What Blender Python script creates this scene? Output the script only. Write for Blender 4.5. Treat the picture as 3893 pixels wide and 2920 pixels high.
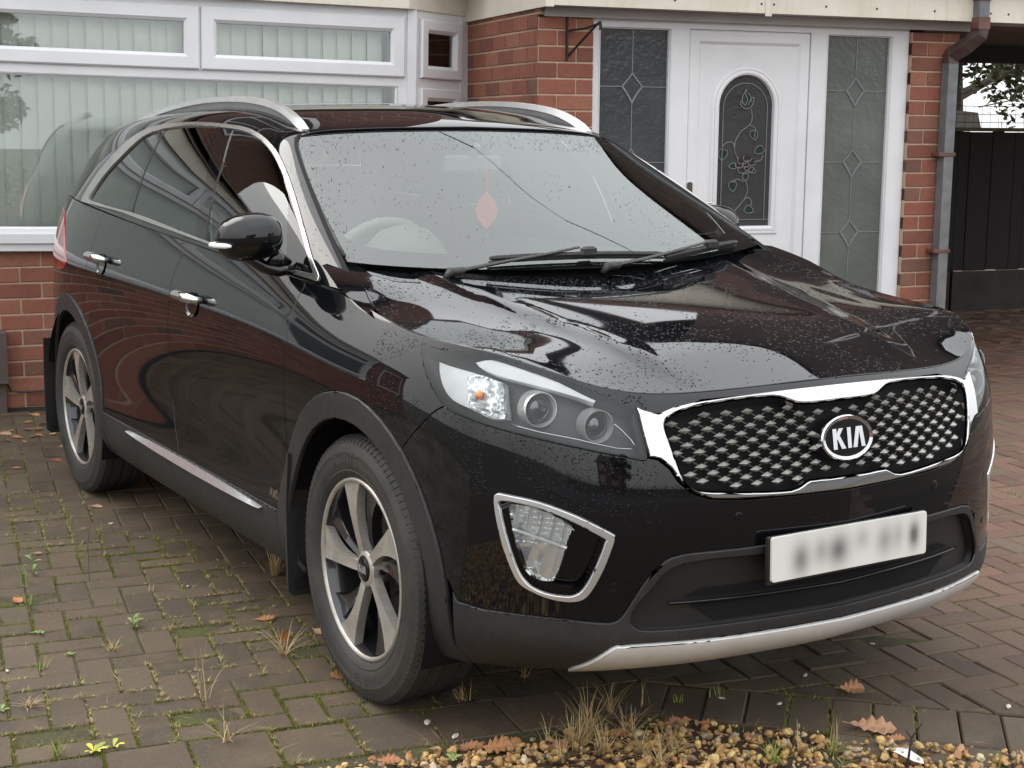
import bpy, math, random
import numpy as np
from mathutils import Vector, Matrix
from mathutils.geometry import delaunay_2d_cdt
random.seed(7); RNG = np.random.default_rng(7)
for o in list(bpy.data.objects): bpy.data.objects.remove(o)
SC = bpy.context.scene; COL = SC.collection
# ---------------- camera ----------------
CAM_POS = (3.5334, -2.5785, 1.5412); YAW, PITCH, ROLL = math.radians(148.597), math.radians(9.613), math.radians(.404)
_f = Vector((math.cos(YAW)*math.cos(PITCH), math.sin(YAW)*math.cos(PITCH), -math.sin(PITCH)))
_r = _f.cross(Vector((0, 0, 1))).normalized(); _u = _r.cross(_f)
_r2 = math.cos(ROLL)*_r+math.sin(ROLL)*_u; _u2 = -math.sin(ROLL)*_r+math.cos(ROLL)*_u
cd = bpy.data.cameras.new('camera'); cam = bpy.data.objects.new('camera', cd); COL.objects.link(cam); SC.camera = cam
M = Matrix((( _r2.x, _u2.x, -_f.x), (_r2.y, _u2.y, -_f.y), (_r2.z, _u2.z, -_f.z))).to_4x4(); M.translation = CAM_POS
cam.matrix_world = M
cd.sensor_fit = 'HORIZONTAL'; cd.sensor_width = 36; cd.lens = 36*5636.24/3893; cd.clip_start = .05; cd.clip_end = 500
# ---------------- sky and sun: overcast ----------------
SUN_EL, SUN_AZ = 48, 205
w = bpy.data.worlds.new('World'); SC.world = w; w.use_nodes = True; nt = w.node_tree; nt.nodes.clear()
sky = nt.nodes.new('ShaderNodeTexSky'); sky.sky_type = 'NISHITA'; sky.sun_disc = False
sky.sun_elevation = math.radians(SUN_EL); sky.sun_rotation = math.radians(90-SUN_AZ); sky.dust_density = 6; sky.air_density = 1.6; sky.ozone_density = 1
bw = nt.nodes.new('ShaderNodeRGBToBW'); nt.links.new(sky.outputs[0], bw.inputs[0])
# the cloud deck: uneven grey cover over the sky's own brightness, the sky's colour mostly lost
tcw = nt.nodes.new('ShaderNodeTexCoord'); nz = nt.nodes.new('ShaderNodeTexNoise'); nz.inputs['Scale'].default_value = 1.6; nz.inputs['Detail'].default_value = 3
nt.links.new(tcw.outputs['Generated'], nz.inputs['Vector'])
mr = nt.nodes.new('ShaderNodeMapRange'); mr.inputs[1].default_value = .3; mr.inputs[2].default_value = .7; mr.inputs[3].default_value = .82; mr.inputs[4].default_value = 1.12
nt.links.new(nz.outputs[0], mr.inputs[0])
sxw = nt.nodes.new('ShaderNodeSeparateXYZ'); nt.links.new(tcw.outputs['Generated'], sxw.inputs[0])
gr_ = nt.nodes.new('ShaderNodeMapRange'); gr_.inputs[1].default_value = 0; gr_.inputs[2].default_value = 1; gr_.inputs[3].default_value = .80; gr_.inputs[4].default_value = 1.55; nt.links.new(sxw.outputs[2], gr_.inputs[0])
mg = nt.nodes.new('ShaderNodeMath'); mg.operation = 'MULTIPLY'; nt.links.new(mr.outputs[0], mg.inputs[0]); nt.links.new(gr_.outputs[0], mg.inputs[1])
deck = nt.nodes.new('ShaderNodeCombineColor')
for i, k in enumerate((12.85, 12.95, 13.1)): 
    mm = nt.nodes.new('ShaderNodeMath'); mm.operation = 'MULTIPLY'; mm.inputs[1].default_value = k; nt.links.new(mg.outputs[0], mm.inputs[0]); nt.links.new(mm.outputs[0], deck.inputs[i])
mx = nt.nodes.new('ShaderNodeMix'); mx.data_type = 'RGBA'; mx.inputs[0].default_value = .86
nt.links.new(sky.outputs[0], mx.inputs[6]); nt.links.new(deck.outputs[0], mx.inputs[7])
bg = nt.nodes.new('ShaderNodeBackground'); bg.inputs[1].default_value = .10; nt.links.new(mx.outputs[2], bg.inputs[0])
wo = nt.nodes.new('ShaderNodeOutputWorld'); nt.links.new(bg.outputs[0], wo.inputs[0])
sl = bpy.data.lights.new('sun', 'SUN'); sl.energy = 1.0; sl.angle = math.radians(40); sl.color = (1, .97, .92)
so = bpy.data.objects.new('sun', sl); COL.objects.link(so)
_d = Vector((math.cos(math.radians(SUN_AZ))*math.cos(math.radians(SUN_EL)), math.sin(math.radians(SUN_AZ))*math.cos(math.radians(SUN_EL)), math.sin(math.radians(SUN_EL))))
so.rotation_euler = _d.to_track_quat('Z', 'Y').to_euler(); so.location = _d*30
SC.view_settings.view_transform = 'Standard'; SC.view_settings.look = 'None'; SC.view_settings.gamma = 1; SC.view_settings.exposure = .56
SC.view_settings.use_curve_mapping = False
# ---------------- helpers ----------------
def link(o, parent=None):
    COL.objects.link(o)
    if parent is not None: o.parent = parent
    return o
def mesh(name, V, F, mat=None, parent=None, smooth=False, normals=None, loc=None):
    me = bpy.data.meshes.new(name); me.from_pydata([tuple(map(float, v)) for v in V], [], [tuple(int(i) for i in f) for f in F]); me.update()
    if smooth: me.polygons.foreach_set('use_smooth', [True]*len(me.polygons))
    if normals is not None: me.normals_split_custom_set_from_vertices([tuple(map(float, n)) for n in normals])
    if mat: me.materials.append(mat)
    o = bpy.data.objects.new(name, me)
    if loc is not None: o.location = loc
    return link(o, parent)
def autosmooth(o, ang=35):
    me = o.data; me.polygons.foreach_set('use_smooth', [True]*len(me.polygons)); me.set_sharp_from_angle(angle=math.radians(ang)); return o
def empty(name, label=None, cat=None, loc=(0, 0, 0), group=None, kind=None, rot=None):
    o = bpy.data.objects.new(name, None); o.location = loc; o.empty_display_size = .1
    if rot: o.rotation_euler = rot
    COL.objects.link(o); tag(o, label, cat, group, kind); return o
def tag(o, label=None, cat=None, group=None, kind=None):
    if label: o['label'] = label
    if cat: o['category'] = cat
    if group: o['group'] = group
    if kind: o['kind'] = kind
    return o
class MB:
    def __init__(s): s.V = []; s.F = []; s.C = []
    def add(s, V, F, c=None):
        n = len(s.V); s.V += [tuple(v) for v in V]; s.F += [tuple(i+n for i in f) for f in F]
        s.C += [c]*len(F)
    def box(s, x0, x1, y0, y1, z0, z1, M=None, bev=0, c=None):
        if bev:
            b = bev; V = []; 
            for (z, ins) in ((z0, b), (z0+b, 0), (z1-b, 0), (z1, b)):
                V += [(x0+ins, y0+ins, z), (x1-ins, y0+ins, z), (x1-ins, y1-ins, z), (x0+ins, y1-ins, z)]
            F = [(3, 2, 1, 0), (12, 13, 14, 15)]
            for k in range(3):
                for i in range(4): F.append((k*4+i, k*4+(i+1) % 4, k*4+4+(i+1) % 4, k*4+4+i))
        else:
            V = [(x0, y0, z0), (x1, y0, z0), (x1, y1, z0), (x0, y1, z0), (x0, y0, z1), (x1, y0, z1), (x1, y1, z1), (x0, y1, z1)]
            F = [(3, 2, 1, 0), (4, 5, 6, 7), (0, 1, 5, 4), (1, 2, 6, 5), (2, 3, 7, 6), (3, 0, 4, 7)]
        if M is not None: V = [tuple(M@Vector(v)) for v in V]
        s.add(V, F, c)
    def tube(s, P, r, n=8, caps=True, flat=1.0, up=(0, 0, 1)):
        P = [Vector(p) for p in P]; R = r if hasattr(r, '__len__') else [r]*len(P); V = []; up = Vector(up)
        for i, p in enumerate(P):
            t = (P[min(i+1, len(P)-1)]-P[max(i-1, 0)]).normalized(); a = t.cross(up)
            if a.length < 1e-3: a = t.cross(Vector((1, 0, 0)))
            a.normalize(); b = a.cross(t)
            for k in range(n):
                th = 2*math.pi*k/n; V.append(p+a*math.cos(th)*R[i]+b*math.sin(th)*R[i]*flat)
        F = [(i*n+k, i*n+(k+1) % n, (i+1)*n+(k+1) % n, (i+1)*n+k) for i in range(len(P)-1) for k in range(n)]
        if caps: F += [tuple(range(n))[::-1], tuple((len(P)-1)*n+k for k in range(n))]
        s.add(V, F)
    def obj(s, name, mat=None, parent=None, smooth=False, ang=None):
        o = mesh(name, s.V, s.F, mat, parent, smooth)
        if ang: autosmooth(o, ang)
        return o
def copyobj(o, parent=None, loc=None):
    c = o.copy(); COL.objects.link(c)
    if parent is not None: c.parent = parent
    if loc is not None: c.location = loc
    return c
# ---------------- materials ----------------
class NT:
    def __init__(s, name):
        s.m = bpy.data.materials.new(name); s.m.use_nodes = True; s.t = s.m.node_tree; s.b = s.t.nodes['Principled BSDF']; s.out = s.t.nodes['Material Output']
    def n(s, typ, **k):
        x = s.t.nodes.new(typ)
        for a, v in k.items():
            if a in x.inputs: x.inputs[a].default_value = v
            else: setattr(x, a, v)
        return x
    def l(s, a, b): s.t.links.new(a, b)
    def set(s, **k):
        for a, v in k.items():
            a = a.replace('_', ' '); x = s.b.inputs[a]
            x.default_value = (*v, 1) if isinstance(v, tuple) and len(v) == 3 else v
        return s
    def coord(s, kind='Object', scale=None):
        c = s.n('ShaderNodeTexCoord'); o = c.outputs[kind]
        if scale:
            m = s.n('ShaderNodeMapping'); m.inputs['Scale'].default_value = scale; s.l(o, m.inputs[0]); o = m.outputs[0]
        return o
    def noise(s, vec, scale, detail=4, rough=.5):
        x = s.n('ShaderNodeTexNoise'); x.inputs['Scale'].default_value = scale; x.inputs['Detail'].default_value = detail; x.inputs['Roughness'].default_value = rough; s.l(vec, x.inputs['Vector']); return x.outputs['Fac']
    def rng(s, v, a, b, c, d):
        x = s.n('ShaderNodeMapRange'); s.l(v, x.inputs[0])
        for i, q in enumerate((a, b, c, d)): x.inputs[i+1].default_value = q
        return x.outputs[0]
    def ramp(s, v, stops):
        x = s.n('ShaderNodeValToRGB'); s.l(v, x.inputs[0]); e = x.color_ramp.elements
        while len(e) < len(stops): e.new(.5)
        for el, (p, c) in zip(e, stops): el.position = p; el.color = (*c, 1)
        return x.outputs[0]
    def mix(s, f, a, b, typ='MIX'):
        x = s.n('ShaderNodeMix', data_type='RGBA'); x.blend_type = typ
        for i, v in ((0, f), (6, a), (7, b)):
            if hasattr(v, 'links'): s.l(v, x.inputs[i])
            else: x.inputs[i].default_value = (*v, 1) if isinstance(v, tuple) else v
        return x.outputs[2]
    def math(s, op, a, b=0.0):
        x = s.n('ShaderNodeMath', operation=op)
        for i, v in ((0, a), (1, b)):
            if hasattr(v, 'links'): s.l(v, x.inputs[i])
            else: x.inputs[i].default_value = v
        return x.outputs[0]
    def bump(s, h, strength=.3, dist=.01):
        x = s.n('ShaderNodeBump'); x.inputs['Strength'].default_value = strength; x.inputs['Distance'].default_value = dist; s.l(h, x.inputs['Height']); s.l(x.outputs[0], s.b.inputs['Normal']); return s
    def base(s, v): s.l(v, s.b.inputs['Base Color']); return s
def simple(name, col, rough=.5, metal=0, nscale=0, namp=.15, bump=0, bscale=80, coat=0, spec=.5):
    t = NT(name).set(Base_Color=col, Roughness=rough, Metallic=metal); t.b.inputs['Specular IOR Level'].default_value = spec
    c = t.coord()
    n = t.noise(c, nscale or 9, 5)
    t.base(t.mix(t.rng(n, .3, .7, 0, 1), tuple(x*(1-namp) for x in col), tuple(min(1, x*(1+namp)) for x in col)))
    if bump: t.bump(t.noise(c, bscale, 5), bump, .004)
    if coat: t.set(Coat_Weight=coat, Coat_Roughness=.03)
    return t.m
m = NT('black_paint').set(Base_Color=(.0030, .0036, .0048), Roughness=.35, Coat_Weight=1.0, Coat_Roughness=.012, Coat_IOR=1.52)
m.b.inputs['Specular IOR Level'].default_value = 0
c = m.coord(); _n = m.noise(c, 5, 6, .6)
m.l(m.rng(_n, .35, .75, .018, .05), m.b.inputs['Coat Roughness'])
PAINT = m.m
GLOSSBLK = simple('gloss_black', (.004, .004, .005), .08, coat=1, spec=0)
CHROME = NT('chrome').set(Base_Color=(.62, .63, .64), Metallic=1.0, Roughness=.06).m
SATIN = simple('satin_silver', (.66, .67, .68), .25, .75, 20, .05)
ALU = simple('brushed_trim', (.50, .50, .49), .24, .9, 30, .08)
STUD = simple('stud_silver', (.44, .42, .39), .38, .6, 20, .06)
SKID = simple('silver_paint', (.66, .66, .65), .34, .3, 12, .06)
def mk_plast():
    t = NT('black_plastic').set(Roughness=.52); c = t.coord(); n = t.noise(c, 3, 6, .65); f = t.noise(c, 60, 4)
    t.base(t.mix(t.rng(n, .35, .7, 0, 1), (.012, .012, .014), (.026, .024, .022)))
    t.l(t.rng(f, .3, .7, .42, .62), t.b.inputs['Roughness']); t.bump(t.noise(c, 900, 3), .25, .001); return t.m
PLAST = mk_plast()
DARK = simple('matt_black', (.006, .006, .007), .7, spec=.2)
INTAKE = simple('intake_plastic', (.009, .008, .008), .5, 0, 6, .3)
def mk_tyre():
    t = NT('tyre_rubber').set(Roughness=.6); c = t.coord(); n = t.noise(c, 7, 6, .6)
    t.base(t.mix(t.rng(n, .35, .7, 0, 1), (.018, .018, .018), (.042, .038, .033))); t.bump(t.noise(c, 220, 4), .3, .001); return t.m
TYRE = mk_tyre()
RIMDARK = simple('dark_rim_paint', (.014, .014, .016), .22, .2, 12, .2, coat=.8)
def mk_mach():
    t = NT('machined_alloy').set(Metallic=.55, Roughness=.3); c = t.coord(); n = t.noise(c, 14, 6, .7)
    t.base(t.mix(t.rng(n, .4, .75, 0, 1), (.50, .48, .44), (.30, .27, .23))); t.l(t.rng(n, .3, .7, .2, .42), t.b.inputs['Roughness']); return t.m
MACH = mk_mach()
def mk_glass(name, tint, ior=1.75, ca=.0):
    t = NT(name); t.t.nodes.remove(t.b); tr = t.n('ShaderNodeBsdfTransparent'); tr.inputs[0].default_value = (*tint, 1); gl = t.n('ShaderNodeBsdfGlossy'); gl.inputs['Roughness'].default_value = .01
    gl.inputs[0].default_value = (.93, .97, .96, 1)
    fr = t.n('ShaderNodeFresnel'); fr.inputs[0].default_value = ior; mxs = t.n('ShaderNodeMixShader'); f = fr.outputs[0]
    if ca: f = t.math('ADD', f, ca)
    t.l(f, mxs.inputs[0]); t.l(tr.outputs[0], mxs.inputs[1]); t.l(gl.outputs[0], mxs.inputs[2]); t.l(mxs.outputs[0], t.out.inputs[0]); return t.m
GLASS_WS = mk_glass('windscreen_glass', (.86, .94, .89), 2.0, .02)
GLASS_SIDE = mk_glass('side_glass', (.72, .84, .76), 1.7)
GLASS_DARK = mk_glass('privacy_glass', (.05, .05, .055), 1.8)
GLASS_CLR = mk_glass('lamp_glass', (.93, .95, .95), 1.5)
GLASS_WIN = mk_glass('window_glass', (.98, 1.0, .99), 1.65, .03)
WATER = NT('water_drop').set(Base_Color=(.004, .004, .005), Roughness=.06, IOR=1.33).m
WHITE_REF = simple('lamp_white', (.88, .88, .87), .3, .1)
REFL = NT('lamp_reflector').set(Base_Color=(.88, .89, .90), Metallic=.6, Roughness=.16).m
AMBER = simple('amber_bulb', (.75, .28, .12), .3)
RED = simple('red_lamp', (.35, .01, .015), .12, coat=1)
HANGRED = simple('red_air_freshener', (.95, .12, .08), .6)
SEAT = simple('seat_fabric', (.05, .05, .052), .8)
TRIMGREY = simple('cabin_trim', (.55, .55, .50), .7)
DASH = simple('dashboard', (.26, .27, .25), .6)
def mk_plate():
    t = NT('number_plate').set(Roughness=.35); c = t.n('ShaderNodeTexCoord').outputs['Object']
    sx = t.n('ShaderNodeSeparateXYZ'); t.l(c, sx.inputs[0]); acc = None
    # the characters on the plate are unreadable smudges: y is along the plate, z up it
    for y, z, ry, rz, k in ((-.168, -.010, .030, .042, .85), (-.105, .002, .022, .035, .5), (-.045, -.003, .036, .040, .95), (.035, .015, .026, .03, .42), (.112, .000, .030, .040, .62), (.160, .005, .02, .038, .4), (.215, .0, .020, .036, 1.1)):
        a = t.math('POWER', t.math('DIVIDE', t.math('SUBTRACT', sx.outputs[1], y), ry), 2.0); b = t.math('POWER', t.math('DIVIDE', t.math('SUBTRACT', sx.outputs[2], z), rz), 2.0)
        g = t.math('MULTIPLY', t.math('POWER', 2.71828, t.math('MULTIPLY', t.math('ADD', a, b), -1.0)), k)
        acc = g if acc is None else t.math('ADD', acc, g)
    t.base(t.mix(t.rng(acc, 0, 1, 0, .9), (.70, .70, .66), (.09, .09, .09))); return t.m
PLATE = mk_plate()
# ---------------- setting: frame along the house front (q along the wall, p outwards, z up) ----------------
HA = math.radians(79.5); E1 = Vector((math.cos(HA), math.sin(HA), 0)); E2 = Vector((math.sin(HA), -math.cos(HA), 0))
HM = Matrix((E1, -E2, Vector((0, 0, 1)))).transposed().to_4x4()      # local x = q, local y = -p (into the house)
def W(q, p, z=0): return E1*q+E2*p+Vector((0, 0, z))
def HB(mb, q0, q1, p0, p1, z0, z1, **k): mb.box(q0, q1, -p1, -p0, z0, z1, **k)
def mk_brick(name='brick_clay'):
    t = NT(name).set(Roughness=.85); c = t.coord(); oi = t.n('ShaderNodeObjectInfo')
    geo = t.n('ShaderNodeNewGeometry'); wn = t.n('ShaderNodeTexWhiteNoise'); wn.noise_dimensions = '3D'
    a = t.n('ShaderNodeVectorMath', operation='ADD'); t.l(geo.outputs['Random Per Island'], a.inputs[0]); t.l(oi.outputs['Random'], a.inputs[1]); t.l(a.outputs[0], wn.inputs[0])
    col = t.ramp(wn.outputs['Value'], [(0, (.19, .066, .044)), (.3, (.26, .084, .052)), (.6, (.30, .105, .066)), (.85, (.33, .135, .085)), (1, (.115, .062, .050))])
    gp = geo.outputs['Position']; n = t.noise(gp, 34, 6, .7); n2 = t.noise(gp, 5, 4)
    col = t.mix(t.rng(n, .35, .75, 0, .55), col, (.11, .055, .042)); col = t.mix(t.rng(n2, .45, .75, 0, .35), col, (.30, .15, .10))
    sp = t.noise(gp, 160, 3, .7); col = t.mix(t.rng(sp, .62, .8, 0, .5), col, (.06, .035, .03))
    t.base(col); t.bump(t.noise(gp, 120, 6, .7), .55, .004); return t.m
BRICK = mk_brick()
def mk_mortar():
    t = NT('mortar').set(Roughness=.95); c = t.coord(); n = t.noise(c, 12, 6, .7)
    t.base(t.mix(t.rng(n, .3, .7, 0, 1), (.38, .27, .19), (.52, .39, .29))); t.bump(t.noise(c, 90, 4), .5, .004); return t.m
MORTAR = mk_mortar()
def mk_upvc(name='white_upvc', col=(.76, .77, .79)):
    t = NT(name).set(Roughness=.32); c = t.coord(); n = t.noise(c, 2.2, 5, .6)
    t.base(t.mix(t.rng(n, .35, .75, 0, 1), col, tuple(x*.86 for x in col))); return t.m
UPVC = mk_upvc()
def mk_fascia():
    t = NT('fascia_board').set(Roughness=.4); c = t.coord(); n = t.noise(c, 3.5, 6, .65); s = t.noise(t.coord('Object', (9, 9, 1.2)), 3, 5, .6)
    col = t.mix(t.rng(n, .4, .75, 0, .7), (.74, .70, .60), (.56, .50, .39)); t.base(t.mix(t.rng(s, .55, .8, 0, .5), col, (.42, .38, .30))); return t.m
FASCIA = mk_fascia()
SOFFIT = simple('soffit', (.42, .41, .40), .6, 0, 3, .12)
CEIL = simple('passage_ceiling', (.13, .10, .085), .8, 0, 4, .2)
BLIND = simple('blind_fabric', (.88, .89, .84), .9, 0, 2, .05)
ROOM = simple('room_dark', (.6, .6, .57), .9)
LEADED = simple('lead_strip', (.20, .215, .22), .4, .3)
def mk_patt(name, col):
    t = NT(name).set(Roughness=.12, Base_Color=col); c = t.coord(); n = t.noise(c, 22, 4, .6); n2 = t.noise(c, 3, 3)
    t.base(t.mix(t.rng(n2, .35, .7, 0, 1), col, tuple(x*1.35 for x in col))); t.bump(n, .35, .01); return t.m
OBSC1 = mk_patt('obscure_glass_dark', (.048, .055, .060)); OBSC2 = mk_patt('obscure_glass_green', (.105, .115, .105)); OBSC3 = mk_patt('door_glass_dark', (.040, .040, .042))
TEALG = simple('green_stained_glass', (.014, .030, .030), .2); PLUMG = simple('plum_stained_glass', (.032, .022, .026), .2)
GREYPIPE = simple('grey_painted_pipe', (.155, .16, .165), .5, 0, 12, .22)
REDPIPE = simple('red_brown_pipe', (.13, .06, .05), .5, 0, 12, .3)
BRKIRON = simple('black_iron', (.012, .012, .014), .5)
ROOFT = simple('roof_tile', (.10, .075, .065), .8, 0, 3, .3)
FENCEM = simple('dark_fence_board', (.0065, .0040, .0038), .8, 0, 4, .35)
CONC = simple('concrete_board', (.032, .028, .023), .9, 0, 5, .35, bump=.4)
BBR = simple('meter_box_brown', (.085, .065, .055), .55)

# ---- ground ----
def mk_bed():
    t = NT('joint_sand').set(Roughness=1); g = t.n('ShaderNodeNewGeometry').outputs['Position']
    n = t.noise(g, 6, 6, .7); n2 = t.noise(g, 60, 4, .6)
    col = t.mix(t.rng(n2, .3, .7, 0, 1), (.034, .026, .017), (.080, .062, .038)); col = t.mix(t.rng(n, .42, .62, 0, .75), col, (.075, .085, .018))
    t.base(col); t.bump(n2, .7, .01); return t.m
BED = mk_bed()
def mk_paver():
    t = NT('block_paver').set(Roughness=.8); geo = t.n('ShaderNodeNewGeometry'); g = geo.outputs['Position']; oi = t.n('ShaderNodeObjectInfo')
    wn = t.n('ShaderNodeTexWhiteNoise'); wn.noise_dimensions = '3D'; a = t.n('ShaderNodeVectorMath', operation='ADD')
    t.l(geo.outputs['Random Per Island'], a.inputs[0]); t.l(oi.outputs['Random'], a.inputs[1]); t.l(a.outputs[0], wn.inputs[0]); rv = wn.outputs['Value']
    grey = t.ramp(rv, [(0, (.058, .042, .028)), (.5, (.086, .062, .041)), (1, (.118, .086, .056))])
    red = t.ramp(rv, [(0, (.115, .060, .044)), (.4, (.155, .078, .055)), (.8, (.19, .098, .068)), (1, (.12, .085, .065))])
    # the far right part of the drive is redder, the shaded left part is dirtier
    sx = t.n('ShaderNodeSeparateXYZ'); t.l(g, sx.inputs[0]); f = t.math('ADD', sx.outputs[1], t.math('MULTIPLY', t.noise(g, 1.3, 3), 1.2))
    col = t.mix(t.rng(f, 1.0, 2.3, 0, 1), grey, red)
    d = t.noise(g, 3.4, 8, .72); col = t.mix(t.rng(d, .44, .66, 0, .9), col, (.135, .096, .055))
    fine = t.noise(g, 130, 5, .85); col = t.mix(t.rng(fine, .56, .72, 0, .75), col, (.23, .18, .13)); col = t.mix(t.rng(fine, .30, .45, .75, 0), col, (.022, .017, .013))
    ms = t.noise(g, 4.2, 6, .7); col = t.mix(t.rng(ms, .56, .72, 0, .6), col, (.095, .090, .028))
    t.base(col); wet = t.noise(g, 1.1, 4); t.l(t.rng(wet, .35, .65, .45, .85), t.b.inputs['Roughness']); t.bump(t.noise(g, 140, 6, .8), .8, .006); return t.m
PAVER = mk_paver()
GROUNDM = simple('earth', (.06, .05, .038), 1, 0, .5, .3)
g = MB(); g.box(-120, 120, -120, 120, -.30, -.10); tag(g.obj('ground', GROUNDM), kind='structure')
drive = empty('driveway', kind='structure')
bed = MB(); HB(bed, -9, 16, -12, .62, -.06, -.0038); o = bed.obj('joint_bed', BED, drive); o.rotation_euler = HM.to_euler(); tag(o, kind='stuff')
def clip(poly, a, b, c):                  # keep a*x+b*y <= c
    out = []
    for i in range(len(poly)):
        p, q = poly[i], poly[(i+1) % len(poly)]; dp = a*p[0]+b*p[1]-c; dq = a*q[0]+b*q[1]-c
        if dp <= 0: out.append(p)
        if (dp < 0) != (dq < 0) and abs(dp-dq) > 1e-9: t = dp/(dp-dq); out.append((p[0]+(q[0]-p[0])*t, p[1]+(q[1]-p[1])*t))
    return out
def area(P): return .5*sum(P[i][0]*P[(i+1) % len(P)][1]-P[(i+1) % len(P)][0]*P[i][1] for i in range(len(P)))
def block(mb, P, z, gap=.0024, ch=.0042, h=.05, tilt=(0, 0)):
    """a paving block from a convex outline, edges drawn in by the joint, chamfered top"""
    c = Vector((sum(x for x, y in P)/len(P), sum(y for x, y in P)/len(P)))
    def ins(d):
        n = len(P); L = []
        for i in range(n):
            p0, p1, p2 = Vector(P[i-1]), Vector(P[i]), Vector(P[(i+1) % n]); a = (p1-p0).normalized(); b = (p2-p1).normalized()
            na = Vector((-a.y, a.x)); nb = Vector((-b.y, b.x)); k = na+nb; den = max(.35, 1+na.dot(nb)); L.append(p1+k*(d/den))
        return L
    V = []
    for d, zz in ((gap, z-h), (gap, z-ch), (gap+ch, z)):
        for p in ins(d): V.append((p.x, -p.y, zz+(tilt[0]*(p.x-c.x)+tilt[1]*(p.y-c.y))))
    n = len(P); F = [tuple(range(2*n, 3*n))[::-1]]
    for k in range(2):
        for i in range(n): F.append((k*n+i, (k+1)*n+i, (k+1)*n+(i+1) % n, k*n+(i+1) % n))
    mb.add(V, F)
# outlines in (q, p)
RN = (-.557, .831)                        # outward normal of the right kerb line in (q, p)
blocks = []
for i in range(-90, 160):
    for j in range(-118, 8):
        mmod = (i-j) % 4
        if mmod not in (0, 3): continue
        x, y = i*.1, j*.1+.3; P = [(x, y), (x+.2, y), (x+.2, y+.1), (x, y+.1)] if mmod == 0 else [(x, y), (x+.1, y), (x+.1, y+.2), (x, y+.2)]
        if x > -.2: P = clip(P, RN[0], RN[1], .315)
        P = clip(P, 0, 1, .30) if x < -.1 else P
        if len(P) < 3 or area(P) < .0006: continue
        cx = sum(a for a, b in P)/len(P); cy = sum(b for a, b in P)/len(P)
        if cy < -4.62 and cx < 3.9: continue
        if cx < -7 or cx > 14: continue
        blocks.append((P, cx, cy))
q = -7.0
while q < -.25: blocks.append(([(q, .30), (q+.208, .30), (q+.208, .53), (q, .53)], q+.1, .41)); q += .208
# right kerb row: header blocks along the 56 degree line
d = Vector((.831, .557)); n = Vector(RN); s = 0
base0 = Vector((-.19, .588))+n*(-.01)
k = -1
while k < 60:
    a = base0+d*(k*.112)-n*.26; P = [tuple(a), tuple(a+d*.112), tuple(a+d*.112+n*.235), tuple(a+n*.235)]
    if k < 1: P = clip(P, -1, 0, .28)
    if len(P) > 2 and area(P) > .001: blocks.append((P, a.x, a.y))
    if k > 3 and k % 2 == 0:
        a2 = base0+d*(k*.112)-n*.02; P = [tuple(a2), tuple(a2+d*.224), tuple(a2+d*.224+n*.12), tuple(a2+n*.12)]; blocks.append((P, a2.x, a2.y))
    k += 1
camv = Vector(CAM_POS)
def screen(P3):
    v = Vector(P3)-camv; z = v.dot(_f)
    if z <= .1: return None
    return (1946.5+5636*v.dot(_r2)/z, 1460-5636*v.dot(_u2)/z, z)
def seen(q, p):
    s = screen(W(q, p)); 
    if s is None or not (-40 < s[0] < 3933 and -40 < s[1] < 2960): return None
    x, y = W(q, p).x, W(q, p).y
    if -3.6 < x < .55 and -.80 < y < .9: return None
    if x > -2.6 and y > .6 and s[0] < 3560: return None
    if x < -2.0 and y > -1.0 and s[0] < 3560: return None
    return s[2]
rank = sorted([(seen(cx, cy), i) for i, (P, cx, cy) in enumerate(blocks) if seen(cx, cy)])
ind = {i for _, i in rank[:300]}; rest = MB(); shared = {}
for i, (P, cx, cy) in enumerate(blocks):
    z = random.gauss(0, .0016); tl = (random.gauss(0, .008), random.gauss(0, .008))
    if i in ind:
        mb = MB(); block(mb, [(a-cx, b-cy) for a, b in P], 0, tilt=tl); key = tuple(round(v, 3) for a, b in P for v in (a-cx, b-cy))
        if key in shared and len(shared[key]) > 3: me = random.choice(shared[key]); o = bpy.data.objects.new('paver', me); link(o, drive)
        else:
            o = mb.obj('paver', PAVER, drive); shared.setdefault(key, []).append(o.data)
        o.location = W(cx, cy, z); o.rotation_euler = HM.to_euler()
    else: block(rest, P, z, tilt=(tl[0]*.7, tl[1]*.7))
o = rest.obj('paver', PAVER, drive); o.rotation_euler = HM.to_euler(); tag(o, kind='stuff')
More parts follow.
